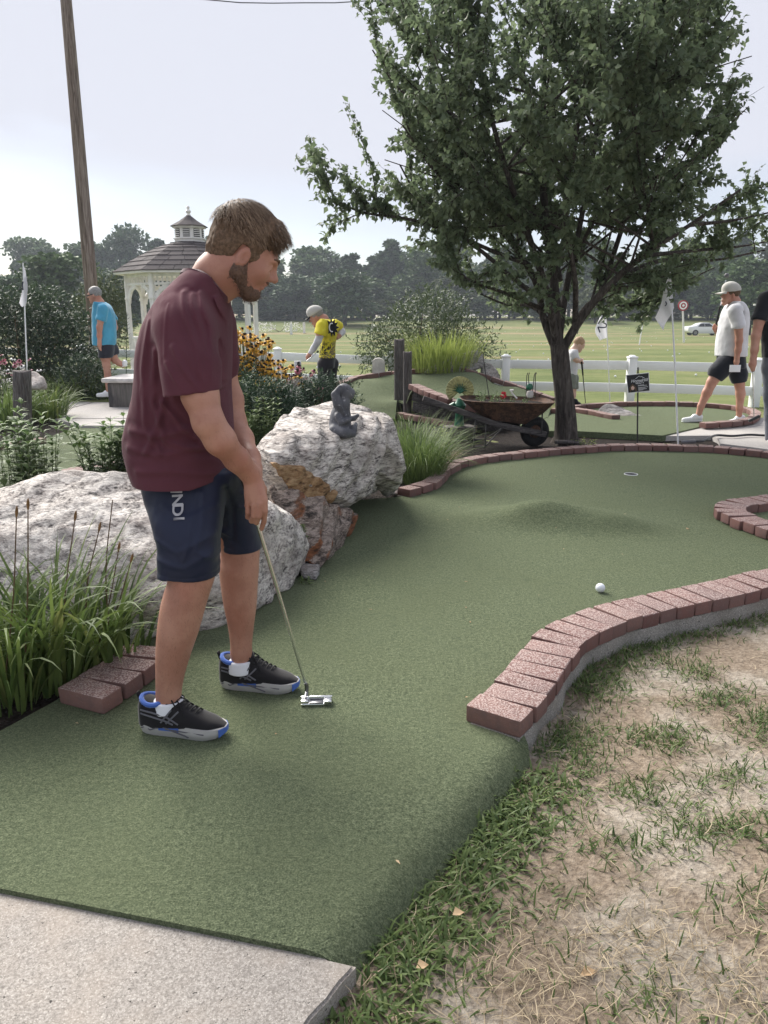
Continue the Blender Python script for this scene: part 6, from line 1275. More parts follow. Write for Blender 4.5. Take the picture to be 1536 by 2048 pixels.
# ------------------------------------------------------------------ people in the background
def figure(loc, label, Y, torso, arms, legs, head, mats, lower, h=.0085, group=None, feet=None, chest=.15):
    """torso/lower: silhouette rows; arms/legs: chains of (px, py, dY, r); head: (px, py, facing dx, pitch, scale)"""
    root = empty('person', loc, label, 'person', group); S_ = mats; C = lambda q: np.array(P(q[0], q[1], Y+q[2]))
    allp = [C(q) for ch in arms+legs for q in ch]+[np.array(P(head[0], head[1]-30, Y)), np.array(P(head[0], head[1]+20, Y))]+[np.array(P(x, py, Y)) for (py, a, b) in torso+lower for x in (a, b)]
    if feet: allp += [C(f[0]) for f in feet]+[C(f[1]) for f in feet]
    A = np.array(allp); lo = A.min(0)-.13; hi = A.max(0)+.16; lo[1] -= .14; hi[1] += .14
    B = SDF(lo, hi, h)
    for ch in arms+legs: B.chain([C(q) for q in ch], [q[3] for q in ch], .025)
    T0 = rows(torso, Y, chest*.86); B.loftz([(z, a+.015, b-.015, c, d) for z, a, b, c, d in T0], .03)
    fx, sc, pit = head[2], head[4], head[3]; hc = np.array(P(head[0], head[1], Y)); f_ = np.array([fx*math.cos(pit), 0, -math.sin(pit)]); s_ = np.array([0, 1., 0]); u_ = np.array([fx*math.sin(pit), 0, math.cos(pit)]); M = np.stack([f_, s_, u_], 1); W = lambda a, b, c: hc+M@(np.array([a, b, c])*sc)
    E_ = lambda c, r, k=.02, op='u': B.ell(W(*c), tuple(x*sc for x in r), k, M, op)
    E_((-.01, 0, .045), (.095, .075, .09)); E_((.045, 0, -.01), (.052, .06, .085), .03); E_((.075, 0, -.085), (.028, .03, .025), .02); E_((.108, 0, .0), (.02, .012, .014), .01); E_((.09, 0, .04), (.018, .045, .014), .015); E_((.098, 0, -.045), (.012, .022, .014), .008)
    for sg in (1, -1): E_((0, sg*.077, .0), (.018, .01, .03), .006); E_((.093, sg*.03, .02), (.012, .014, .01), .008, 's')
    nb = torso[0]; nbp = np.array(P((nb[1]+nb[2])/2, nb[0], Y)); B.cone(W(-.025, 0, -.03), nbp, .056*sc, .066*sc, .03)
    V, Fc = B.mesh(1); mobj('body', V, Fc, S_['skin'], root)
    # shirt with sleeves
    T = SDF(lo, hi, h); T.loftz(rows(torso, Y, chest), .02, power=2.3)
    for ch, n in zip(arms, S_.get('sleeve', [2]*len(arms))):
        pts = [C(q) for q in ch]; k = int(n); fr = n-k; cp = pts[:k+1]+([pts[k]+(pts[k+1]-pts[k])*fr] if fr > 0 and k+1 < len(pts) else []); U, sl = T.sub(cp, .16); U.chain(cp, [ch[min(i, len(ch)-1)][3]+.024 for i in range(len(cp))], .03)
        d = cp[-1]-cp[-2]; d = d/np.linalg.norm(d); X, Y_, Z = U.grid(); U.f = np.maximum(U.f, ((X-cp[-1][0])*d[0]+(Y_-cp[-1][1])*d[1]+(Z-cp[-1][2])*d[2]).astype(np.float32)); T.f[sl] = smin(T.f[sl], U.f, .03)
    T.displace(lambda X, Y_, Z: .011*fbm(X*8, Y_*8, Z*6, 3)); V, Fc = T.mesh(1); sh = mobj('shirt', V, Fc, S_['shirt'], root)
    # shorts or trousers: a pelvis loft and a tube down each leg
    T = SDF(lo, hi, h); T.loftz(rows(lower, Y, chest*.95), .02, power=2.2)
    for ch, n in zip(legs, S_['leg_cover']):
        pts = [C(q) for q in ch]; k = int(n); fr = n-k; cp = pts[:k+1]+([pts[k]+(pts[k+1]-pts[k])*fr] if fr > 0 and k+1 < len(pts) else []); U, sl = T.sub(cp, .16); U.chain(cp, [ch[min(i, len(ch)-1)][3]+S_.get('ease', .024) for i in range(len(cp))], .03)
        d = cp[-1]-cp[-2]; d = d/np.linalg.norm(d); X, Y_, Z = U.grid(); U.f = np.maximum(U.f, ((X-cp[-1][0])*d[0]+(Y_-cp[-1][1])*d[1]+(Z-cp[-1][2])*d[2]).astype(np.float32)); T.f[sl] = smin(T.f[sl], U.f, .03)
    T.displace(lambda X, Y_, Z: .008*fbm(X*8+3, Y_*8, Z*6, 3)); V, Fc = T.mesh(1); mobj(S_.get('lower_name', 'shorts'), V, Fc, S_['lower'], root)
    # shoes
    for i, (a, b) in enumerate(feet or []):
        a = C(a); b = C(b); d = b-a; Ln = np.linalg.norm(d); mid = (a+b)/2; U = SDF(np.minimum(a, b)-.1, np.maximum(a, b)+.14, .006); zb = min(a[2], b[2])-.03
        U.cone(a+np.array([0, 0, .012]), b, .036, .030, .02); U.cone(a+np.array([0, 0, .03]), a+d*.35+np.array([0, 0, .035]), .036, .034, .02); X, Y_, Z = U.grid(); lin = a[2]+(b[2]-a[2])*np.clip(((X-a[0])*d[0]+(Y_-a[1])*d[1])/(Ln*Ln), 0, 1)-.03; U.f = np.maximum(U.f, (lin-Z).astype(np.float32)); V, Fc = U.mesh(1); so_ = mobj('shoe', V, Fc, S_['shoe'], root)
        U = SDF(np.minimum(a, b)-.1, np.maximum(a, b)+.14, .006); U.cone(a, b, .042, .036, .02); X, Y_, Z = U.grid(); U.f = np.maximum(U.f, np.maximum(lin-.006-Z, Z-lin-.016).astype(np.float32)); V, Fc = U.mesh(0); mobj('sole', V, Fc, S_.get('sole', 'white_gloss'), so_)
    # hair, cap
    U = SDF(hc-.2*sc, hc+.22*sc, .006); U.ell(W(-.014, 0, .052), tuple(x*sc for x in (.104, .083, .096)), .02, M); X, Y_, Z = U.grid(); lx, ly, lz = X-hc[0], Y_-hc[1], Z-hc[2]; lf = (lx*f_[0]+lz*f_[2])/sc; lu = (lx*u_[0]+lz*u_[2])/sc+0*ly
    U.displace(lambda X, Y_, Z: .007*fbm(X*30, Y_*30, Z*30, 2)); cut = np.interp(lf, [-.12, -.03, .0, .03, .06, .1], [-.045, -.02, .03, .0, .06, .08]); U.f = np.maximum(U.f, ((cut-lu)*.8*sc).astype(np.float32)+0*U.f); V, Fc = U.mesh(1); mobj('hair', V, Fc, S_['hair'], root)
    if S_.get('cap'):
        U = SDF(hc-.24*sc, hc+.24*sc, .006); U.ell(W(-.012, 0, .058), tuple(x*sc for x in (.112, .092, .105)), .02, M); U.ell(W(.02, 0, .10), tuple(x*sc for x in (.085, .075, .07)), .03, M); X, Y_, Z = U.grid(); lx, ly, lz = X-hc[0], Y_-hc[1], Z-hc[2]; lf = (lx*f_[0]+lz*f_[2])/sc; lu = (lx*u_[0]+lz*u_[2])/sc+0*ly
        U.f = np.maximum(U.f, ((.052+.25*np.minimum(lf+.02, 0)*-.4-lu)*sc).astype(np.float32)+0*U.f); V, Fc = U.mesh(1); cp_ = mobj('cap', V, Fc, S_['cap'], root)
        mb = MB(); ring = []
        for t in np.linspace(-1, 1, 13): ring.append([Vector(W(.075+.02*(1-t*t), t*.075, .058)), Vector(W(.085+.095*math.sqrt(max(0, 1-t*t)), t*.078, .046-.012*t*t)), Vector(W(.085+.095*math.sqrt(max(0, 1-t*t)), t*.078, .040-.012*t*t)), Vector(W(.075+.02*(1-t*t), t*.075, .050))])
        mb.loft(ring); mb.build('brim', S_.get('brim', S_['cap']), cp_)
    return root, W
# man in white walking left
Yw = 9.75
wr_, Wh = figure(P(1440, 845, Yw), 'walking man in white t-shirt, black shorts and pale cap', Yw,
    [(603, 1462, 1478), (608, 1457, 1484), (618, 1450, 1491), (630, 1445, 1494), (652, 1440, 1495), (673, 1436, 1492), (695, 1434, 1491), (712, 1434, 1490)],
    [[(1470, 622, -.2, .062), (1477, 652, -.24, .052), (1478, 681, -.24, .043), (1476, 700, -.235, .038), (1474, 714, -.23, .028), (1473, 724, -.23, .03), (1472, 734, -.23, .016), (1470, 741, -.235, .011)], [(1462, 622, .2, .06), (1448, 650, .26, .05), (1440, 668, .25, .042), (1433, 661, .2, .030), (1430, 656, .17, .028), (1429, 650, .16, .018)]],
    [[(1452, 728, -.09, .095), (1436, 745, -.09, .085), (1424, 764, -.09, .062), (1414, 785, -.09, .057), (1402, 812, -.09, .04), (1397, 830, -.09, .036)], [(1472, 728, .09, .09), (1477, 750, .09, .08), (1479, 768, .09, .06), (1481, 788, .09, .057), (1479, 815, .09, .04), (1478, 832, .09, .036)]],
    (1461, 592, -1, R(4), 1.0), dict(skin='skin_ruddy', shirt='white_cotton', lower='navy_black', shoe='white_gloss', sole='white_gloss', hair='hair_brown', cap='cap_cotton', sleeve=[1.15, 1.1], leg_cover=[1.6, 1.8], ease=.028),
    [(709, 1437, 1488), (722, 1436, 1489), (735, 1436, 1488)], feet=[((1399, 838, -.09), (1368, 840, -.09)), ((1484, 840, .09), (1457, 845, .09))], chest=.2)
mb = MB(); c = P(1470, 737, Yw-.27); mb.box(c, (.135, .006, .085), 0, .002); tag(mb.build('score_card', 'white_vinyl'), 'white score card in the hand of the man in white', 'card')
pw = putter('putter', P(1430, 660, Yw+.17), P(1452, 560, Yw+.17), None, 'thin putter held upright by the man in white', grip=.3)
mb = MB(); bm = bmesh.new(); bmesh.ops.create_icosphere(bm, subdivisions=2, radius=.03); bm.transform(Matrix.Translation(P(1453.5, 551, Yw+.17))); bm.verts.index_update(); mb.add([v.co for v in bm.verts], [[v.index for v in f.verts] for f in bm.faces]); mb.build('head', 'overlay_grey', pw)
text_mesh('AFE', .075, Matrix.Translation(P(1489, 626, Yw-.185)) @ Matrix.Rotation(R(52), 4, 'Z') @ Matrix.Rotation(R(90), 4, 'X'), 'navy_black', 'back_print', wr_.children[1], .002)
# man in yellow jersey stooping
Yy = 10.7
wr_, Wh = figure(P(655, 835, Yy), 'stooping man in yellow and black jersey and pale cap', Yy,
    [(638, 640, 656), (645, 635, 672), (655, 636, 677), (668, 641, 674), (680, 642, 672), (695, 640, 671), (715, 638, 671)],
    [[(644, 652, -.17, .058), (640, 668, -.22, .05), (636, 682, -.23, .042), (627, 697, -.22, .036), (619, 709, -.2, .027), (616, 714, -.2, .028), (614, 719, -.2, .014)], [(669, 650, .12, .055), (680, 655, .18, .046), (684, 664, .15, .042), (678, 672, .05, .03), (674, 676, 0, .026)]],
    [[(650, 728, -.08, .09), (649, 755, -.08, .07), (648, 775, -.08, .058), (650, 800, -.08, .05), (651, 826, -.08, .042)], [(662, 728, .1, .09), (660, 755, .1, .07), (662, 780, .1, .055), (664, 805, .1, .05), (664, 828, .1, .042)]],
    (634, 635, -1, R(28), .98), dict(skin='skin_ruddy', shirt='yellow_jersey', lower='charcoal_trousers', lower_name='trousers', shoe='black_cloth', sole='black_cloth', hair='hair_grey', cap='cap_cotton', brim='black_cloth', sleeve=[1.1, 1.0], leg_cover=[4, 4], ease=.016),
    [(708, 640, 670), (722, 641, 670), (735, 642, 669)], feet=[((652, 834, -.08), (626, 836, -.08)), ((666, 834, .1), (642, 836, .1))], chest=.18)
m_cloth('sleeve_print', (.68, .68, .72), .7, 60, .3)
for ch, n in (([(640, 670, -.22, .054), (636, 682, -.23, .047), (627, 697, -.22, .041), (619.5, 708, -.2, .032)], 0), ([(680, 656, .18, .05), (684, 664, .15, .047), (678, 672, .05, .035)], 1)):
    pts = [np.array(P(q[0], q[1], Yy+q[2])) for q in ch]; U = SDF(np.min(pts, 0)-.08, np.max(pts, 0)+.08, .008); U.chain(pts, [q[3] for q in ch], .02); V, Fc = U.mesh(1); mobj('arm_sleeve', V, Fc, 'sleeve_print', wr_)
mb = MB(); c = P(664, 655, Yy-.19); rg_ = []
for k in range(22): a = 2*math.pi*k/22; r_ = .075 if k % 2 else .125; rg_.append((c.x+r_*math.cos(a)*.75, c.z+r_*math.sin(a)))
mb.add([(x, c.y+.02*abs(x-c.x)*4, z) for x, z in rg_]+[(x, c.y+.05, z) for x, z in rg_], [tuple(range(22))[::-1]]+[(i, (i+1) % 22, 22+(i+1) % 22, 22+i) for i in range(22)]); em = mb.build('burst_print', 'black_cloth', wr_, smooth=False)
mb = MB(); mb.tube([Vector((c.x+.035*math.cos(R(a)), c.y-.006, c.z+.055*math.sin(R(a)))) for a in range(70, 300, 20)], .008, 6); mb.build('crescent_print', 'white_gloss', em)
putter('putter', P(637, 702, Yy-.24), P(613, 722, Yy-.26), None, 'putter shaft in the lowered hand of the man in yellow', grip=.03)
# man in light blue at the left
Yb = 12.3
wr_, Wh = figure(P(212, 790, Yb), 'grey-haired man in light blue t-shirt walking behind the lilies', Yb,
    [(604, 192, 208), (611, 188, 217), (622, 187, 225), (640, 186, 229), (660, 186, 231), (675, 186, 231), (690, 187, 230)],
    [[(206, 618, -.2, .06), (202, 638, -.23, .05), (199, 655, -.24, .043), (199, 672, -.24, .037), (199, 683, -.24, .027), (199, 690, -.24, .03), (200, 697, -.24, .015), (202, 701, -.24, .011)], [(214, 618, .2, .06), (226, 640, .24, .05), (230, 655, .22, .042), (226, 670, .16, .034), (222, 680, .12, .028), (220, 686, .1, .02)]],
    [[(212, 700, -.08, .09), (211, 714, -.08, .075), (213, 730, -.08, .058), (216, 755, -.08, .052), (217, 782, -.08, .038)], [(222, 700, .08, .09), (225, 712, .08, .072), (229, 719, .08, .055), (238, 726, .08, .045), (246, 731, .08, .036)]],
    (190, 592, -1, R(10), .98), dict(skin='skin_ruddy', shirt='aqua_cotton', lower='dark_shorts', shoe='white_gloss', hair='hair_grey', sleeve=[1.2, 1.1], leg_cover=[1.1, 1.2], ease=.03),
    [(688, 204, 230), (698, 203, 230), (708, 204, 229)], feet=[((220, 789, -.08), (196, 790, -.08)), ((250, 728, .08), (246, 742, .08))], chest=.2)
mb = MB(); mb.tube([Vector(Wh(.0, -.08, .025)), Vector(Wh(.095, -.055, .022)), Vector(Wh(.11, 0, .024)), Vector(Wh(.095, .055, .022))], .007, 6); mb.build('glasses', 'black_plastic', wr_)
# toddler behind the tree
Yt_ = 11.35
wr_, Wh = figure(P(1145, 812, Yt_), 'blond toddler in pale shirt holding a putter, half behind the tree', Yt_,
    [(699, 1140, 1154), (705, 1137, 1156), (720, 1136, 1155), (735, 1136, 1154), (749, 1137, 1153)],
    [[(1147, 708, -.09, .034), (1150, 718, -.12, .028), (1156, 722, -.1, .023), (1162, 720, -.06, .019), (1166, 719, -.04, .014)], [(1148, 708, .09, .034), (1154, 720, .1, .026), (1163, 725, .04, .02), (1166, 726, .0, .014)]],
    [[(1142, 756, -.05, .05), (1143, 775, -.05, .04), (1144, 790, -.05, .034), (1145, 803, -.05, .028)], [(1148, 756, .06, .05), (1148, 775, .06, .04), (1147, 790, .06, .034), (1146, 802, .06, .028)]],
    (1157, 690, 1, R(28), .80), dict(skin='skin_fair', shirt='white_cotton', lower='sage_cloth', shoe='black_cloth', sole='black_cloth', hair='hair_blond', sleeve=[1., 1.], leg_cover=[1.2, 1.2], ease=.02),
    [(746, 1138, 1153), (756, 1138, 1153), (764, 1138, 1152)], h=.0075, feet=[((1146, 806, -.05), (1157, 808, -.05)), ((1147, 806, .06), (1158, 808, .06))], chest=.11)
pt = putter('putter', P(1163, 720, Yt_-.05), P(1171, 806, Yt_-.1), None, 'small dark putter held by the toddler', grip=.22, mat='black_plastic'); mb = MB(); e0, e1 = P(1163, 815, Yt_-.1), P(1174, 809, Yt_-.1); mb.bar(e0, e1, .03, .025, .004); mb.build('head', 'black_plastic', pt)
# man cut by the right picture edge
Yd = 8.3
wr_, Wh = figure(P(1570, 900, Yd), 'man in black shirt with lowered putter, cut off by the right picture edge', Yd,
    [(575, 1550, 1580), (584, 1530, 1605), (605, 1524, 1612), (640, 1523, 1612), (680, 1524, 1610), (715, 1526, 1608)],
    [[(1533, 602, 0, .066), (1519, 640, -.06, .054), (1512, 672, -.08, .046), (1509, 700, -.09, .038), (1507, 716, -.1, .030), (1505, 728, -.1, .036), (1506, 740, -.1, .022)], [(1604, 602, 0, .066), (1618, 650, 0, .05), (1622, 690, 0, .044), (1624, 725, 0, .03), (1624, 745, 0, .022)]],
    [[(1548, 735, 0, .10), (1546, 790, 0, .075), (1545, 830, 0, .062), (1544, 880, 0, .05)], [(1590, 735, 0, .10), (1592, 790, 0, .075), (1592, 830, 0, .062), (1592, 880, 0, .05)]],
    (1565, 545, -1, R(10), 1.), dict(skin='skin_ruddy', shirt='black_cloth', lower='jeans_grey', lower_name='trousers', shoe='white_cotton', hair='hair_brown', sleeve=[1.05, 1.0], leg_cover=[3, 3], ease=.018),
    [(708, 1527, 1608), (725, 1527, 1608), (745, 1528, 1608)], feet=[((1546, 889, 0), (1528, 892, -.1)), ((1594, 889, 0), (1580, 893, -.1))], chest=.14)
pd_ = putter('putter', P(1505, 732, Yd-.1), P(1508, 832, Yd-.12), None, 'putter hanging from the hand of the man at the right edge', grip=.06)
mb = MB(); mb.bar(P(1497, 842, Yd-.12), P(1519, 832, Yd-.12), .03, .03, .005); mb.build('head', 'black_plastic', pd_)
# ------------------------------------------------------------------ wheelbarrow planter
s = NT('rusty_steel'); c = s.coord('World'); f = s.noise(14, 5, .65, c); g = s.noise(60, 4, .7, c)
s.out(s.mix(s.rng(f, .4, .65), s.ramp(g, [(.35, (.030, .020, .018)), (.65, (.085, .045, .032))]), s.ramp(g, [(.35, (.085, .045, .030)), (.65, (.16, .088, .055))])), .85, .3); s.bump(g, .6, .004)
plain('tyre', (.014, .014, .015), .85, var=.3, nscale=40); plain('iron', (.035, .032, .032), .7, .4, var=.3, nscale=40)
Yb_ = 8.25; wb = empty('wheelbarrow', G(1000, 893), 'old wooden-handled wheelbarrow with rusty tray used as a planter', 'wheelbarrow')
def tray_ring(x0, x1, z0, z1, y0, y1, n=12):
    q = []
    for k in range(4*n):
        a = 2*math.pi*(k+.5)/(4*n); cx, cy = math.cos(a), math.sin(a); m = (abs(cx)**4+abs(cy)**4)**-.25; u, v = cx*m, cy*m; t = (u+1)/2; q.append(Vector((x0+(x1-x0)*t, (y0+y1)/2+v*(y1-y0)/2, z0+(z1-z0)*t)))
    return q
A, B_ = P(923, 799, Yb_), P(1104, 804, Yb_); C_, D_ = P(966, 834, Yb_), P(1050, 846, Yb_); E1, E2 = P(938, 812, Yb_), P(1085, 823, Yb_)
mb = MB(); mb.loft([tray_ring(C_.x, D_.x, C_.z, D_.z, Yb_-.16, Yb_+.22), tray_ring(E1.x, E2.x, E1.z, E2.z, Yb_-.25, Yb_+.31), tray_ring(A.x, B_.x, A.z, B_.z, Yb_-.31, Yb_+.37), tray_ring(A.x-.012, B_.x+.012, A.z+.012, B_.z+.012, Yb_-.325, Yb_+.385), tray_ring(A.x-.004, B_.x+.004, A.z+.016, B_.z+.016, Yb_-.31, Yb_+.37), tray_ring(A.x+.012, B_.x-.012, A.z-.01, B_.z-.01, Yb_-.295, Yb_+.355), tray_ring(A.x+.04, B_.x-.06, A.z-.03, B_.z-.03, Yb_-.27, Yb_+.33)]); mb.build('tray', 'rusty_steel', wb)
mb = MB(); mb.loft([tray_ring(A.x+.03, B_.x-.05, A.z-.035, B_.z-.035, Yb_-.28, Yb_+.34), tray_ring(A.x+.05, B_.x-.07, A.z-.02, B_.z-.02, Yb_-.24, Yb_+.30)]); mb.build('potting_soil', 'soil', wb)
for dy in (-.24, .26):
    h0, h1, h2 = P(846, 797, Yb_+dy), P(1000, 851, Yb_+dy*.7), P(1092, 869, Yb_+dy*.35); mb = MB(); mb.bar(h0, h1, .042, .06, .008); mb.bar(h1-(h1-h0).normalized()*.02, h2, .046, .062, .008); mb.build('handle', 'old_wood_flat', wb)
    mb = MB(); q = P(951, 838, Yb_+dy); ft = G(948, 890); ft.y = Yb_+dy; mb.bar(q, Vector((q.x-.01, Yb_+dy, .0)), .03, .012, .002); mb.bar(Vector((q.x-.02, Yb_+dy, .006)), Vector((q.x+.10, Yb_+dy, .006)), .03, .012, .002); q2 = P(1005, 856, Yb_+dy*.8); mb.bar(Vector((q.x+.10, Yb_+dy, .0)), q2, .022, .01, .002); mb.bar(P(972, 850, Yb_+dy), Vector((P(970, 890, Yb_+dy).x, Yb_+dy, 0)), .024, .012, .002); mb.build('leg', 'iron', wb)
wc = P(1069, 868, Yb_+.02); wr2 = .165; wc.z = .132; Mw = Matrix.Rotation(R(90), 3, 'X') @ Matrix.Rotation(0, 3, 'Z'); Mz = Matrix.Rotation(R(14), 3, 'Z') @ Mw
mb = MB(); ring = []
for k in range(36):
    a = 2*math.pi*k/36; ring.append([Vector(wc)+Mz @ Vector(((wr2-.05+.05*math.cos(b))*math.cos(a), (wr2-.05+.05*math.cos(b))*math.sin(a), .05*math.sin(b))) for b in np.linspace(0, 2*math.pi, 12, endpoint=False)])
mb.loft(ring, closed=True); wh = mb.build('tyre', 'tyre', wb)
mb = MB(); mb.lathe([(.02, -.035), (.03, -.03), (wr2*.45, -.012), (wr2*.60, -.03), (wr2*.62, -.036), (wr2*.62, .036), (wr2*.6, .03), (wr2*.45, .012), (.03, .03), (.02, .035)], 28, wc, Mz); mb.build('wheel_rim', 'rusty_steel', wb)
mb = MB(); mb.bar(P(1085, 818, Yb_-.16), P(1083, 868, Yb_-.14), .014, .012); mb.bar(P(1072, 828, Yb_), P(1071, 845, Yb_), .02, .02); mb.build('front_brace', 'iron', wb)
b_ = P(975, 800, Yb_+.1); leafy_stems('pelargonium', b_-Vector((0, 0, .02)), 12, .14, .13, .045, 'phlox_leaf', 'leafy plant growing in the wheelbarrow tray', seed=61, pairs=5, lean=.5, wr=.6)
b_ = P(1025, 802, Yb_+.05); fl = leafy_stems('rose', b_-Vector((0, 0, .02)), 8, .10, .16, .04, 'phlox_leaf', 'low plant with one red bloom in the wheelbarrow', seed=62, pairs=4, lean=.7, wr=.55)
rg3 = np.random.default_rng(4); n = 26; c = np.array(P(1006, 791, Yb_-.02)); d = unit(rg3.normal(size=(n, 3))); V, Fc = leaf_mesh(np.repeat(c[None], n, 0)+d*.012, d, unit(rg3.normal(size=(n, 3))), .034, .03, .3, .1); mobj('bloom', V, Fc, 'red_petal', fl)
mb = MB(); mb.tube(spline([P(1022, 780, Yb_), P(1024, 786, Yb_), P(1029, 792, Yb_), P(1034, 797, Yb_-.02)], 10), .008, 8); mb.tube([P(1020, 781, Yb_), P(1027, 780, Yb_)], .01, 8); tag(mb.build('white_stick', 'white_paint'), 'short bent white ornament stuck in the wheelbarrow', 'ornament')
mb = MB(); mb.tube(spline([P(966, 705, Yb_+.15), P(970, 740, Yb_+.15), P(979, 798, Yb_+.15)], 10), .005, 6); mb.tube(spline([P(966, 705, Yb_+.15), P(963, 703, Yb_+.15), P(962, 709, Yb_+.15)], 6), .004, 6); tag(mb.build('plant_hook', 'iron'), 'thin dark hooked rod standing in the wheelbarrow', 'rod')
wo_ = empty('wire_ornament', P(1062, 800, Yb_+.05), 'wire garden ornament with small green pot in the wheelbarrow', 'ornament')
for x0, x1 in ((1052, 1054), (1058, 1057), (1064, 1069), (1070, 1071)): mb = MB(); mb.tube(spline([P(x0, 798, Yb_+.05), P((x0+x1)/2, 770, Yb_+.05), P(x1, 747, Yb_+.05), P(x1+2, 745, Yb_+.05)], 8), .0045, 6); mb.build('wire', 'iron', wo_)
plain('green_glaze', (.02, .13, .075), .3, .5); plain('petal_glaze', (.36, .34, .15), .6, .3, var=.25, nscale=25)
c = P(1059, 773, Yb_+.05); mb = MB(); mb.lathe([(.012, -.04), (.03, -.03), (.038, -.005), (.03, .02), (.02, .03)], 14, c); mb.build('pot', 'green_glaze', wo_)
mb = MB(); mb.lathe([(.03, -.03), (.04, 0), (.034, .03), (.02, .04)], 12, P(1060, 789, Yb_+.03)); mb.build('lower_pot', 'white_paint_worn', wo_)
# scalloped flower ornament on a cut log
bs = G(918, 873); bs.y += .2; lg = MB(); Lc = P(918, 864, 8.75); lg.box((Lc.x, Lc.y, .06), (.34, .22, .13), .1, .02); tag(lg.build('timber_block', 'old_wood'), 'short sawn timber block under the flower ornament', 'timber block')
fo = empty('flower_ornament', Vector((Lc.x, Lc.y, .125)), 'glazed green garden ornament with scalloped yellow-green fan', 'ornament'); fc = P(919, 780, Lc.y)
for k in range(19):
    a = R(-35+250*k/18); d = Vector((math.cos(a), 0, math.sin(a))); mb = MB(); r1 = .155; pts = []; n_ = 8; ring = []
    for t in np.linspace(.12, 1, n_): w_ = .004+.026*t*(1 if t < .93 else .6); q = fc+d*r1*t+Vector((0, -.02-.035*math.sin(t*2.2), 0)); sd = Vector((-d.z, 0, d.x))*w_; ring.append([q-sd, q+Vector((0, -.012, 0)), q+sd, q+Vector((0, .006, 0))])
    mb.loft(ring); mb.build('petal', 'petal_glaze', fo)
for k in range(9): a = R(0+180*k/8); d = Vector((math.cos(a), 0, math.sin(a))); mb = MB(); mb.tube([fc+Vector((0, -.06, -.03)), fc+d*.045+Vector((0, -.07, 0)), fc+d*.085+Vector((0, -.058, 0))], [.009, .005, .002], 6); mb.build('rib', 'green_glaze', fo)
mb = MB(); mb.lathe([(.055, .0), (.06, .01), (.05, .05), (.045, .14), (.06, .20), (.075, .235), (.05, .27), (.03, .31)], 18, (Lc.x, Lc.y, .125)); mb.build('vase', 'green_glaze', fo)
mb = MB(); mb.tube([P(899, 812, Lc.y-.02), P(906, 808, Lc.y-.03), P(912, 818, Lc.y-.03)], [.02, .03, .02], 8); mb.build('leaf', 'green_glaze', fo)

# ------------------------------------------------------------------ rabbit statue
s = NT('cast_stone'); c = s.coord('World'); f = s.noise(45, 4, .7, c); nz_ = s.sep(s.n('ShaderNodeNewGeometry').outputs['Normal'])[2]
s.out(s.mix(s.rng(f, .56, .70), s.ramp(s.noise(9, 3, .6, c), [(.35, (.055, .056, .066)), (.65, (.12, .122, .138))]), (.30, .30, .32)), .6, .4); s.bump(f, .35, .004)
def rabbit():
    dg = bpy.context.evaluated_depsgraph_get(); hit = SC.ray_cast(dg, Vector((0, 0, CAM_H)), ray(684, 873).normalized()); Yr = hit[1].y+.05 if hit[0] and 4 < hit[1].y < 6 else 4.85; h = .0042; q = lambda x, y, d=0.: np.array(P(x, y, Yr+d)); U = SDF(np.minimum(q(648, 885), q(648, 760))-np.array([.0, .13, 0]), np.maximum(q(725, 885), q(725, 760))+np.array([0, .13, .02]), h)
    m = 1/PXM(830, Yr)
    U.chain([q(679, 858), q(681, 835), q(684, 808), q(688, 790)], [24*m, 20*m, 15*m, 12*m], .02)
    U.ell(q(688, 783), (16*m, 13*m, 16*m), .015); U.cone(q(692, 783), q(703, 785), 10.5*m, 7.5*m, .015); U.ell(q(705, 783), (3*m, 4*m, 3*m), .006)
    U.cone(q(694, 790), q(702, 792), 8*m, 6*m, .012)
    for sg in (-1, 1):
        o = sg*12*m; U.chain([q(680, 776, o*.75), q(671, 790, o*1.25), q(675, 809, o*1.55), q(687, 829, o*1.5)], [6*m, 9*m, 9*m, 3*m], .002, flat=((0, 1, 0), .75))
        U.chain([q(676, 832, sg*18*m), q(683, 845, sg*24*m), q(695, 841, sg*22*m), q(700, 837, sg*20*m)] if sg < 0 else [q(684, 830, sg*16*m), q(697, 838, sg*22*m), q(708, 836, sg*22*m), q(715, 831, sg*20*m)], [7*m, 6.5*m, 5.5*m, 4*m], .01)
        U.chain([q(672, 862, sg*16*m), q(690, 866, sg*28*m), q(706, 868, sg*14*m)], [15*m, 11*m, 7*m], .012)
        U.ell(q(697, 779, sg*10.5*m), (4*m, 3*m, 3*m), .004, op='s'); U.ell(q(697, 779.5, sg*9.5*m), (3*m, 2.5*m, 2*m), .002)
    U.chain([q(697, 866, -.03), q(708, 857, -.02), q(712, 848, 0)], [9*m, 8*m, 5*m], .01, flat=((1, 0, .6), .6)); U.ell(q(670, 862), (17*m, 20*m, 14*m), .02); U.ell(q(687, 848), (10*m, 14*m, 14*m), .02)
    U.f = np.maximum(U.f, (P(680, 874, Yr).z-U.grid()[2]+0*U.f).astype(np.float32)); V, Fc = U.mesh(1)
    tag(mobj('rabbit_statue', V, Fc, 'cast_stone'), 'grey lop-eared rabbit statue sitting cross-legged on the flat-topped boulder', 'statue')
rabbit()

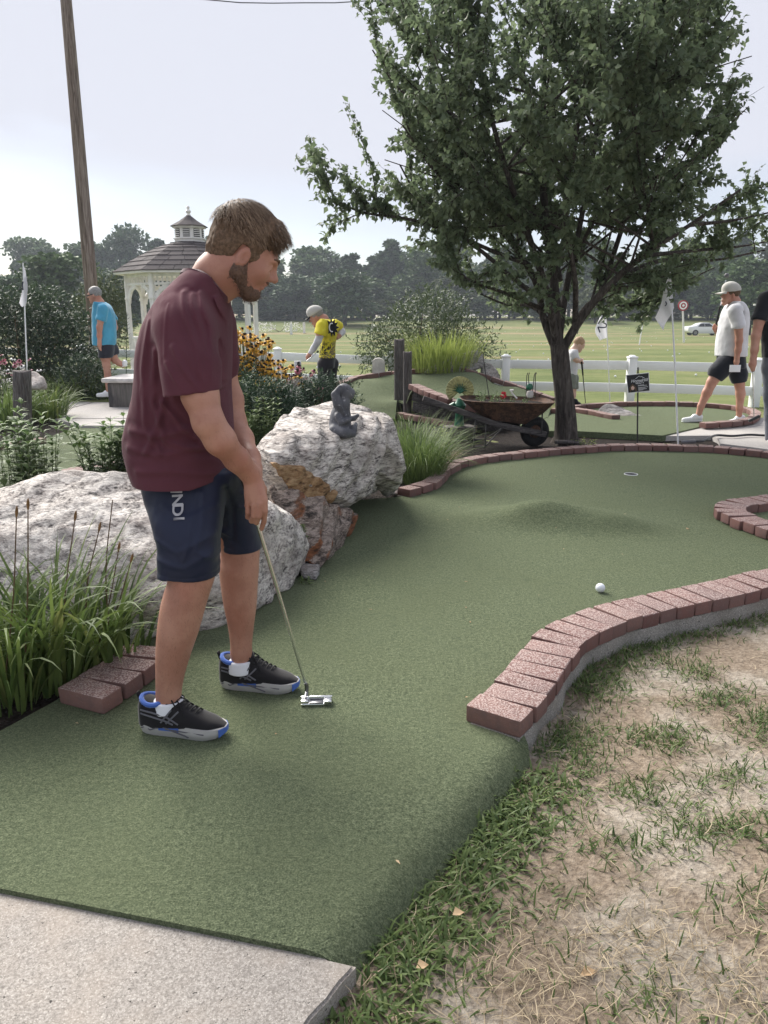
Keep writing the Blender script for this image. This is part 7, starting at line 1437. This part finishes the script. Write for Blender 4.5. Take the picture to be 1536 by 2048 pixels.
# ------------------------------------------------------------------ flags, sign, hole
foliage('flag_cloth', (.80, .80, .83), (.88, .88, .90), rough=.8, trans=.5); m_cloth('flag_yellow', (.75, .68, .05), .8, 300, .05); plain('flag_ink', (.04, .045, .07), .7)
def flag(base, top, cols, label, rpole=.009, cloth='flag_cloth', marks=None, group=None):
    base = Vector(base); top = Vector(top); r = empty('flagstick', base, label, 'flag', group); mb = MB(); mb.tube([base-Vector((0, 0, .08)), base.lerp(top, .5), top], [rpole, rpole, rpole*.8], 10); mb.build('pole', 'white_gloss', r)
    n = 14; rings = []; N = 15; V = []
    C0 = [spline(c, n) for c in cols]
    for j in range(n):
        row = spline([c[j] for c in C0], N)
        for i, p in enumerate(row): t = i/(N-1); V.append(p+Vector((0, .035*math.sin(t*7+j*.25)*t, 0)))
    Fc = [(j*N+i, j*N+i+1, (j+1)*N+i+1, (j+1)*N+i) for j in range(n-1) for i in range(N-1)]; V2 = [v+Vector((0, .0015, 0)) for v in V]; m = len(V)
    o = mobj('cloth', [tuple(v) for v in V]+[tuple(v) for v in V2], Fc+[tuple(m+i for i in f[::-1]) for f in Fc], cloth, r)
    for mk in marks or []: mb = MB(); mb.tube(spline(mk[0], 10), mk[1], 6, flat=.35); mb.build('print', 'flag_ink', o)
    return r
fb = G(1358, 884); fy = fb.y; Q = lambda x, y, d=0.: P(x, y, fy+d)
flag(fb, Q(1340, 544), [[Q(1340, 546), Q(1344, 582), Q(1348, 616)], [Q(1331, 570, -.03), Q(1338, 606, -.03), Q(1343, 626, -.03)], [Q(1321, 606, .02), Q(1329, 630, .02), Q(1336, 640, .02)], [Q(1312, 635), Q(1318, 645), Q(1325, 661)]], 'tall white flag hanging limp beside the black sign', marks=[([Q(1331, 603, -.035), Q(1333, 608, -.035), Q(1330, 612, -.035)], .006)])
fb = G(1221, 806); fy = fb.y
flag(fb, Q(1211, 612), [[Q(1211, 614), Q(1214, 645), Q(1215, 675)], [Q(1206, 622, -.02), Q(1206, 652, -.02), Q(1207, 678, -.02)], [Q(1200, 636), Q(1191, 662), Q(1199, 681)]], 'white flag with dark lettering behind the round green', rpole=.008,
     marks=[([Q(1196, 648, -.05), Q(1203, 637, -.05), Q(1208, 634, -.05)], .011), ([Q(1205, 632, -.05), Q(1209, 638, -.05), Q(1212, 636, -.05)], .010), ([Q(1207, 646, -.05), Q(1212, 648, -.05), Q(1212, 654, -.05), Q(1204, 655, -.05), Q(1196, 654, -.05)], .010), ([Q(1196, 654, -.05), Q(1198, 660, -.05), Q(1200, 665, -.05)], .011)])
fb = G(57, 818); fy = fb.y
flag(fb, Q(46, 526), [[Q(46, 528), Q(49, 570), Q(51, 612)], [Q(52, 550, -.03), Q(56, 578, -.03), Q(54, 598, -.03)], [Q(47, 560, .03), Q(45, 590, .03), Q(44, 614, .03)], [Q(43, 570, .05), Q(41, 595, .05), Q(40, 606, .05)]], 'white flag hanging limp in front of the dark shrub at the left', rpole=.010, marks=[([Q(46, 563, -.06), Q(45, 570, -.06), Q(46, 580, -.06)], .010)])
# black realty sign on a stake
sb = G(1276, 886); sy = sb.y; sg_ = empty('yard_sign', sb, 'small black realty sign with portrait on a dark stake', 'sign'); plain('sign_black', (.016, .017, .020), .5, .4)
mb = MB(); mb.tube([sb-Vector((0, 0, .1)), P(1276, 735, sy+.012)], .0085, 8); mb.build('stake', 'iron', sg_)
corn = [P(1255.7, 786.5, sy-.015), P(1300, 782, sy-.015), P(1298, 745, sy-.015), P(1252, 750, sy-.015)]
def quad(name, cs, th, mat, parent, dy=0.): mb = MB(); f_ = [c+Vector((0, dy, 0)) for c in cs]; mb.add(f_+[c+Vector((0, th, 0)) for c in f_], [(0, 1, 2, 3), (7, 6, 5, 4), (0, 4, 5, 1), (1, 5, 6, 2), (2, 6, 7, 3), (3, 7, 4, 0)]); return mb.build(name, mat, parent, smooth=False)
pan = quad('panel', corn, .006, 'white_gloss', sg_); cc = sum(corn, Vector())/4; quad('panel_face', [c.lerp(cc, .055) for c in corn], .002, 'sign_black', pan, -.0025)
ex_ = (corn[1]-corn[0]).normalized(); ez_ = (corn[3]-corn[0]).normalized(); O = corn[0]; wS = (corn[1]-corn[0]).length; hS = (corn[3]-corn[0]).length; Ms = Matrix((ex_, ez_, Vector((0, -1, 0)))).transposed().to_4x4(); S2 = lambda u, v, d=-.0035: O+ex_*u*wS+ez_*v*hS+Vector((0, d, 0))
text_mesh('HomeHill', .046, Matrix.Translation(S2(.56, .63)) @ Ms, 'white_gloss', 'sign_lettering', pan, .0005, shear=.3); text_mesh('REALTY', .026, Matrix.Translation(S2(.58, .49)) @ Ms, 'white_gloss', 'sign_lettering', pan, .0005)
mb = MB(); mb.tube([S2(.40, .74), S2(.57, .88), S2(.62, .82), S2(.67, .84), S2(.80, .74)], .0022, 5); mb.build('roof_emblem', 'white_gloss', pan)
for v, u0, u1 in ((.38, .48, .76), (.34, .48, .88), (.25, .48, .92), (.20, .48, .80), (.15, .48, .86), (.10, .48, .70)): mb = MB(); mb.bar(S2(u0, v), S2(u1, v), .0008, .0032); mb.build('small_print', 'white_gloss', pan)
mb = MB(); mb.lathe([(.018, 0), (.018, .001)], 18, S2(.24, .26, -.0032), Matrix.Rotation(R(90), 3, 'X') @ Matrix.Diagonal((1, 1.25, 1))); mb.build('portrait_face', 'skin_fair', pan)
mb = MB(); mb.tube([S2(.13, .08), S2(.12, .28), S2(.24, .44), S2(.36, .28), S2(.37, .08)], .009, 6, flat=.3); mb.build('portrait_hair', 'hair_brown', pan)
# cup in the far part of the green
hp = G(1262, 948, .002); mb = MB(); ring = []
for k in range(28): a = 2*math.pi*k/28; ring.append([Vector((hp.x+r*math.cos(a), hp.y+r*math.sin(a), z)) for r, z in ((.054, -.003), (.054, .0035), (.058, .004), (.061, -.002))])
mb.loft(ring, closed=True); hr = mb.build('cup_rim', 'white_gloss'); tag(hr, 'white rim of the hole at the far end of the main green', 'hole'); mb = MB(); mb.lathe([(.0535, -.002), (.0535, .0008)], 28, (hp.x, hp.y, 0)); mb.build('cup_shade', 'void_shade', hr)  # flat dark disc inside the rim, painted as the shade down the cup
# hose on the path
mb = MB(); hz = lambda x, y, z=.05: G(x, y, z); mb.tube(spline([hz(1392, 883, .10), hz(1405, 882, .10), hz(1418, 876, .09), hz(1434, 870.5, .06), hz(1465, 872, .055), hz(1500, 869.5, .055), hz(1540, 871, .055), hz(1620, 868, .055)], 50), .013, 8); ho = tag(mb.build('garden_hose', 'black_plastic'), 'black garden hose snaking over the concrete path to the brick edge', 'hose')
mb = MB(); mb.tube([hz(1362, 884, .085), hz(1376, 883.6, .09), hz(1379, 883.5, .09)], [.016, .018, .014], 10); mb.tube([hz(1379, 883.5, .09), hz(1386, 883, .095), hz(1393, 883, .10)], [.02, .022, .016], 10); mb.build('hose_fitting', 'overlay_grey', ho)
# broken branches on the mulch
for i, (a, b, lab) in enumerate((((893, 884), (935, 882), 'pale bare stick lying on the mulch under the wheelbarrow handles'), ((918, 903), (940, 891), 'short broken stick on the mulch left of the wheelbarrow legs'), ((1110, 884), (1160, 886), 'weathered branch at the foot of the tree'))): mb = MB(); mb.tube(spline([G(*a, .02), G((a[0]+b[0])/2, (a[1]+b[1])/2-1, .03), G(*b, .02)], 8), .010 if i < 2 else .022, 7); tag(mb.build('fallen_branch', 'old_wood'), lab, 'branch')
clump('dry_grass_tuft', G(888, 915), 120, .22, .12, .005, 'straw_blade', 'brown dry tuft between the green clump and the wheelbarrow', droop=(.8, 2.4), lean=(.3, 1.2), seed=71)

# ------------------------------------------------------------------ on the driving range
def gz1(x, y): return float(ground_z(np.array([x]), np.array([y]))[0])
p = P(1369, 660, 55.); z0 = gz1(p.x, 55.); ts = empty('target_sign', (p.x, 55., z0), 'round red and white bullseye on a post on the range', 'target sign'); c = P(1366, 611, 55.)
mb = MB(); mb.tube([(p.x+.05, 55.05, z0), (c.x, 55.05, c.z)], .07, 8); mb.build('post', 'white_paint', ts); plain('red_paint', (.36, .035, .05), .6)
for k, (r_, m_) in enumerate(((.36, 'red_paint'), (.27, 'white_gloss'), (.17, 'red_paint'), (.085, 'white_gloss'))): mb = MB(); mb.lathe([(r_, 0), (r_, .05)], 28, (c.x, 55.-.012*k, c.z), Matrix.Rotation(R(90), 3, 'X')); mb.build('ring', m_, ts)
p = P(1279, 681, 48.); z0 = gz1(p.x, 48.); Q48 = lambda x, y: P(x, y, 48.); flag((p.x, 48., z0), Q48(1289, 627), [[Q48(1289, 628), Q48(1286, 646)], [Q48(1287, 632), Q48(1285, 646)], [Q48(1285, 638), Q48(1284, 645)]], 'small yellow flag leaning on the driving range', rpole=.035, cloth='flag_yellow')
p = P(1511, 655, 60.); z0 = gz1(p.x, 60.); mb = MB(); t = P(1511, 608, 60.); mb.bar((p.x, 60, z0), (p.x, 60, t.z), .2, .1); mb.bar((p.x-.35, 59.95, t.z-.05), (p.x+.35, 59.95, t.z-.05), .12, .12); tag(mb.build('yardage_post', 'white_paint'), 'white T-shaped post on the range by the right edge', 'post')
for px, Y, lab in ((582, 95, 'small white marker post near the far bushes'), (608, 98, 'white marker post farther from the far bushes')): p = P(px, 650, Y); z0 = gz1(p.x, Y); mb = MB(); mb.bar((p.x, Y, z0), (p.x, Y, z0+1.3), .3, .2); tag(mb.build('marker_post', 'white_paint'), lab, 'post')
rgb = np.random.default_rng(9); bm = bmesh.new(); bmesh.ops.create_icosphere(bm, subdivisions=1, radius=.030); bme = bpy.data.meshes.new('range_ball'); bm.to_mesh(bme); bm.free(); bme.materials.append(MATS['white_gloss'])
n_b = 0
while n_b < 200:
    px = rgb.uniform(560, 1500); py = 646+80*rgb.random()**1.6; y = float(np.interp(py, [640, 655, 668, 680, 700, 715, 727], [118, 95, 72, 46, 28, 22, 18])); q = P(px, py, y)
    if px < 740 and rgb.random() < .5: continue
    tag(obj('range_ball', bme, loc=(q.x, y, gz1(q.x, y)+.03)), 'white practice ball lying on the mown driving range', 'golf ball', 'practice balls scattered over the range'); n_b += 1
# white saloon car
def car():
    Yc = 92.; c = P(1406, 668, Yc); zc = gz1(c.x, Yc); r = empty('parked_car', (c.x, Yc, zc), 'white saloon car parked on the range', 'car'); plain('car_paint', (.78, .79, .80), .2, .5, var=.01); plain('car_glass', (.02, .024, .03), .1, .6); X0 = c.x-2.1
    prof = [(0.0, .55, .95, .80), (.15, .38, 1.02, .88), (.5, .26, 1.06, .9), (.95, .25, 1.12, .9), (1.35, .25, 1.36, .82), (1.8, .25, 1.47, .74), (2.4, .25, 1.46, .74), (2.9, .25, 1.28, .8), (3.35, .25, 1.03, .9), (3.9, .26, .93, .9), (4.3, .32, .80, .86), (4.45, .45, .68, .78)]
    mb = MB(); rings = []
    for x, z0, z1, w_ in prof: belt = min(z1, .98); rings.append([Vector((X0+x, Yc+s_*k, zc+z)) for s_, k, z in ((-1, .84, z0), (-1, .9, z0+.2), (-1, .9, belt-.06), (-1, .86, belt), (-1, w_*.82 if z1 > 1.1 else .8, z1), (1, w_*.82 if z1 > 1.1 else .8, z1), (1, .86, belt), (1, .9, belt-.06), (1, .9, z0+.2), (1, .84, z0))])
    mb.loft(rings); mb.build('body', 'car_paint', r, ang=50)
    for x0, x1, x2, x3 in ((1.12, 1.45, 1.86, 1.86), (1.92, 1.92, 2.45, 2.86)):
        mb = MB(); y0, y1 = Yc-.885, Yc-.715; mb.add([(X0+x0, y0, zc+1.02), (X0+(x3 if x3 != x2 else x2), y0, zc+1.02), (X0+x2, y1, zc+1.38), (X0+x1, y1, zc+1.36)]+[(X0+x0, y0+.06, zc+1.02), (X0+(x3 if x3 != x2 else x2), y0+.06, zc+1.02), (X0+x2, y1+.06, zc+1.38), (X0+x1, y1+.06, zc+1.36)], [(0, 1, 2, 3), (7, 6, 5, 4), (0, 4, 5, 1), (1, 5, 6, 2), (2, 6, 7, 3), (3, 7, 4, 0)]); mb.build('side_window', 'car_glass', r, smooth=False)
    mb = MB(); mb.add([(X0+2.5, Yc-.62, zc+1.45), (X0+3.3, Yc-.8, zc+1.075), (X0+3.3, Yc+.8, zc+1.075), (X0+2.5, Yc+.62, zc+1.45)], [(0, 1, 2, 3)]); mb.build('windscreen', 'car_glass', r, smooth=False)
    for x in (.85, 3.5):
        for s_ in (-1, 1):
            mb = MB(); mb.lathe([(.20, -.09), (.33, -.1), (.335, 0), (.33, .1), (.2, .09)], 20, (X0+x, Yc+s_*.84, zc+.33), Matrix.Rotation(R(90), 3, 'X')); wl = mb.build('wheel', 'tyre', r); mb = MB(); mb.lathe([(.02, -.11), (.2, -.105), (.21, .1)], 14, (X0+x, Yc+s_*.85, zc+.33), Matrix.Rotation(R(90), 3, 'X')); mb.build('rim', 'steel_dark', wl)
    mb = MB(); mb.box((X0+4.2, Yc-.74, zc+.72), (.36, .2, .12), 0, .03); mb.build('headlight', 'overlay_grey', r); mb = MB(); mb.box((X0+4.3, Yc, zc+.42), (.3, 1.3, .14), 0, .02); mb.build('grille', 'black_plastic', r); mb = MB(); mb.box((X0+2.85, Yc-.97, zc+1.04), (.12, .16, .11), 0, .03); mb.build('mirror', 'car_paint', r)
car()
# litter: leaves on the turf and dirt
foliage('dead_leaf', (.30, .17, .08), (.55, .40, .24), trans=.1)
for i, (x, y, z, lab) in enumerate(((1160, 1952, -.062, 'curled tan dead leaf on the dry grass'), (905, 1830, -.03, 'reddish dead leaf in the grass by the turf edge'), (1372, 1059, .006, 'pale dead leaf on the green by the brick island'), (832, 1936, -.045, 'brown leaf fragment beside the concrete corner'))):
    q = np.array(G(x, y, z)); V, Fc = leaf_mesh(q[None], np.array([[.9, .3, .15]]), np.array([[0, -.1, 1.]]), .045 if i == 0 else .03, .026, .2, .25); tag(mobj('dead_leaf', V, Fc, 'dead_leaf'), lab, 'leaf')

rl = np.random.default_rng(31); n = 70; q = np.stack([rl.uniform(-1.2, 2.6, n), rl.uniform(1.6, 7.2, n)], 1); z = green_z(q[:, 0], q[:, 1])+.004; ang = rl.random(n)*6.28
ins = (np.interp(q[:, 1], [1.3, 2.2, 3.4, 6], [-.1, .35, 1.0, 2.6]) > q[:, 0]) & (np.interp(q[:, 1], [1.5, 2.6, 4, 5.6], [-1.2, -1.0, -.4, .1]) < q[:, 0]); q = q[ins]; z = z[ins]; ang = ang[ins]; n = len(q)
V, Fc = leaf_mesh(np.column_stack([q, z]), np.stack([np.cos(ang), np.sin(ang), .12+0*ang], 1), np.array([[0, 0, 1.]]*n), .008+.014*rl.random(n), .004+.005*rl.random(n), .1, .2); tag(mobj('leaf_litter', V, Fc, 'dead_leaf'), 'tiny dry leaf crumbs strewn over the main green', 'litter', kind='stuff')
# ------------------------------------------------------------------ summer haze over the range
s = NT('haze_air'); s.t.nodes.remove(s.b); pv = s.n('ShaderNodeVolumePrincipled'); pv.inputs['Color'].default_value = (.80, .88, 1., 1); pv.inputs['Density'].default_value = .0006; pv.inputs['Anisotropy'].default_value = .3; s.l(pv.outputs[0], s.t.nodes['Material Output'].inputs['Volume'])
mb = MB(); mb.box((0, 60, 13), (400, 330, 32)); tag(mb.build('haze', 'haze_air', smooth=False), 'thin summer haze', 'haze', kind='stuff')
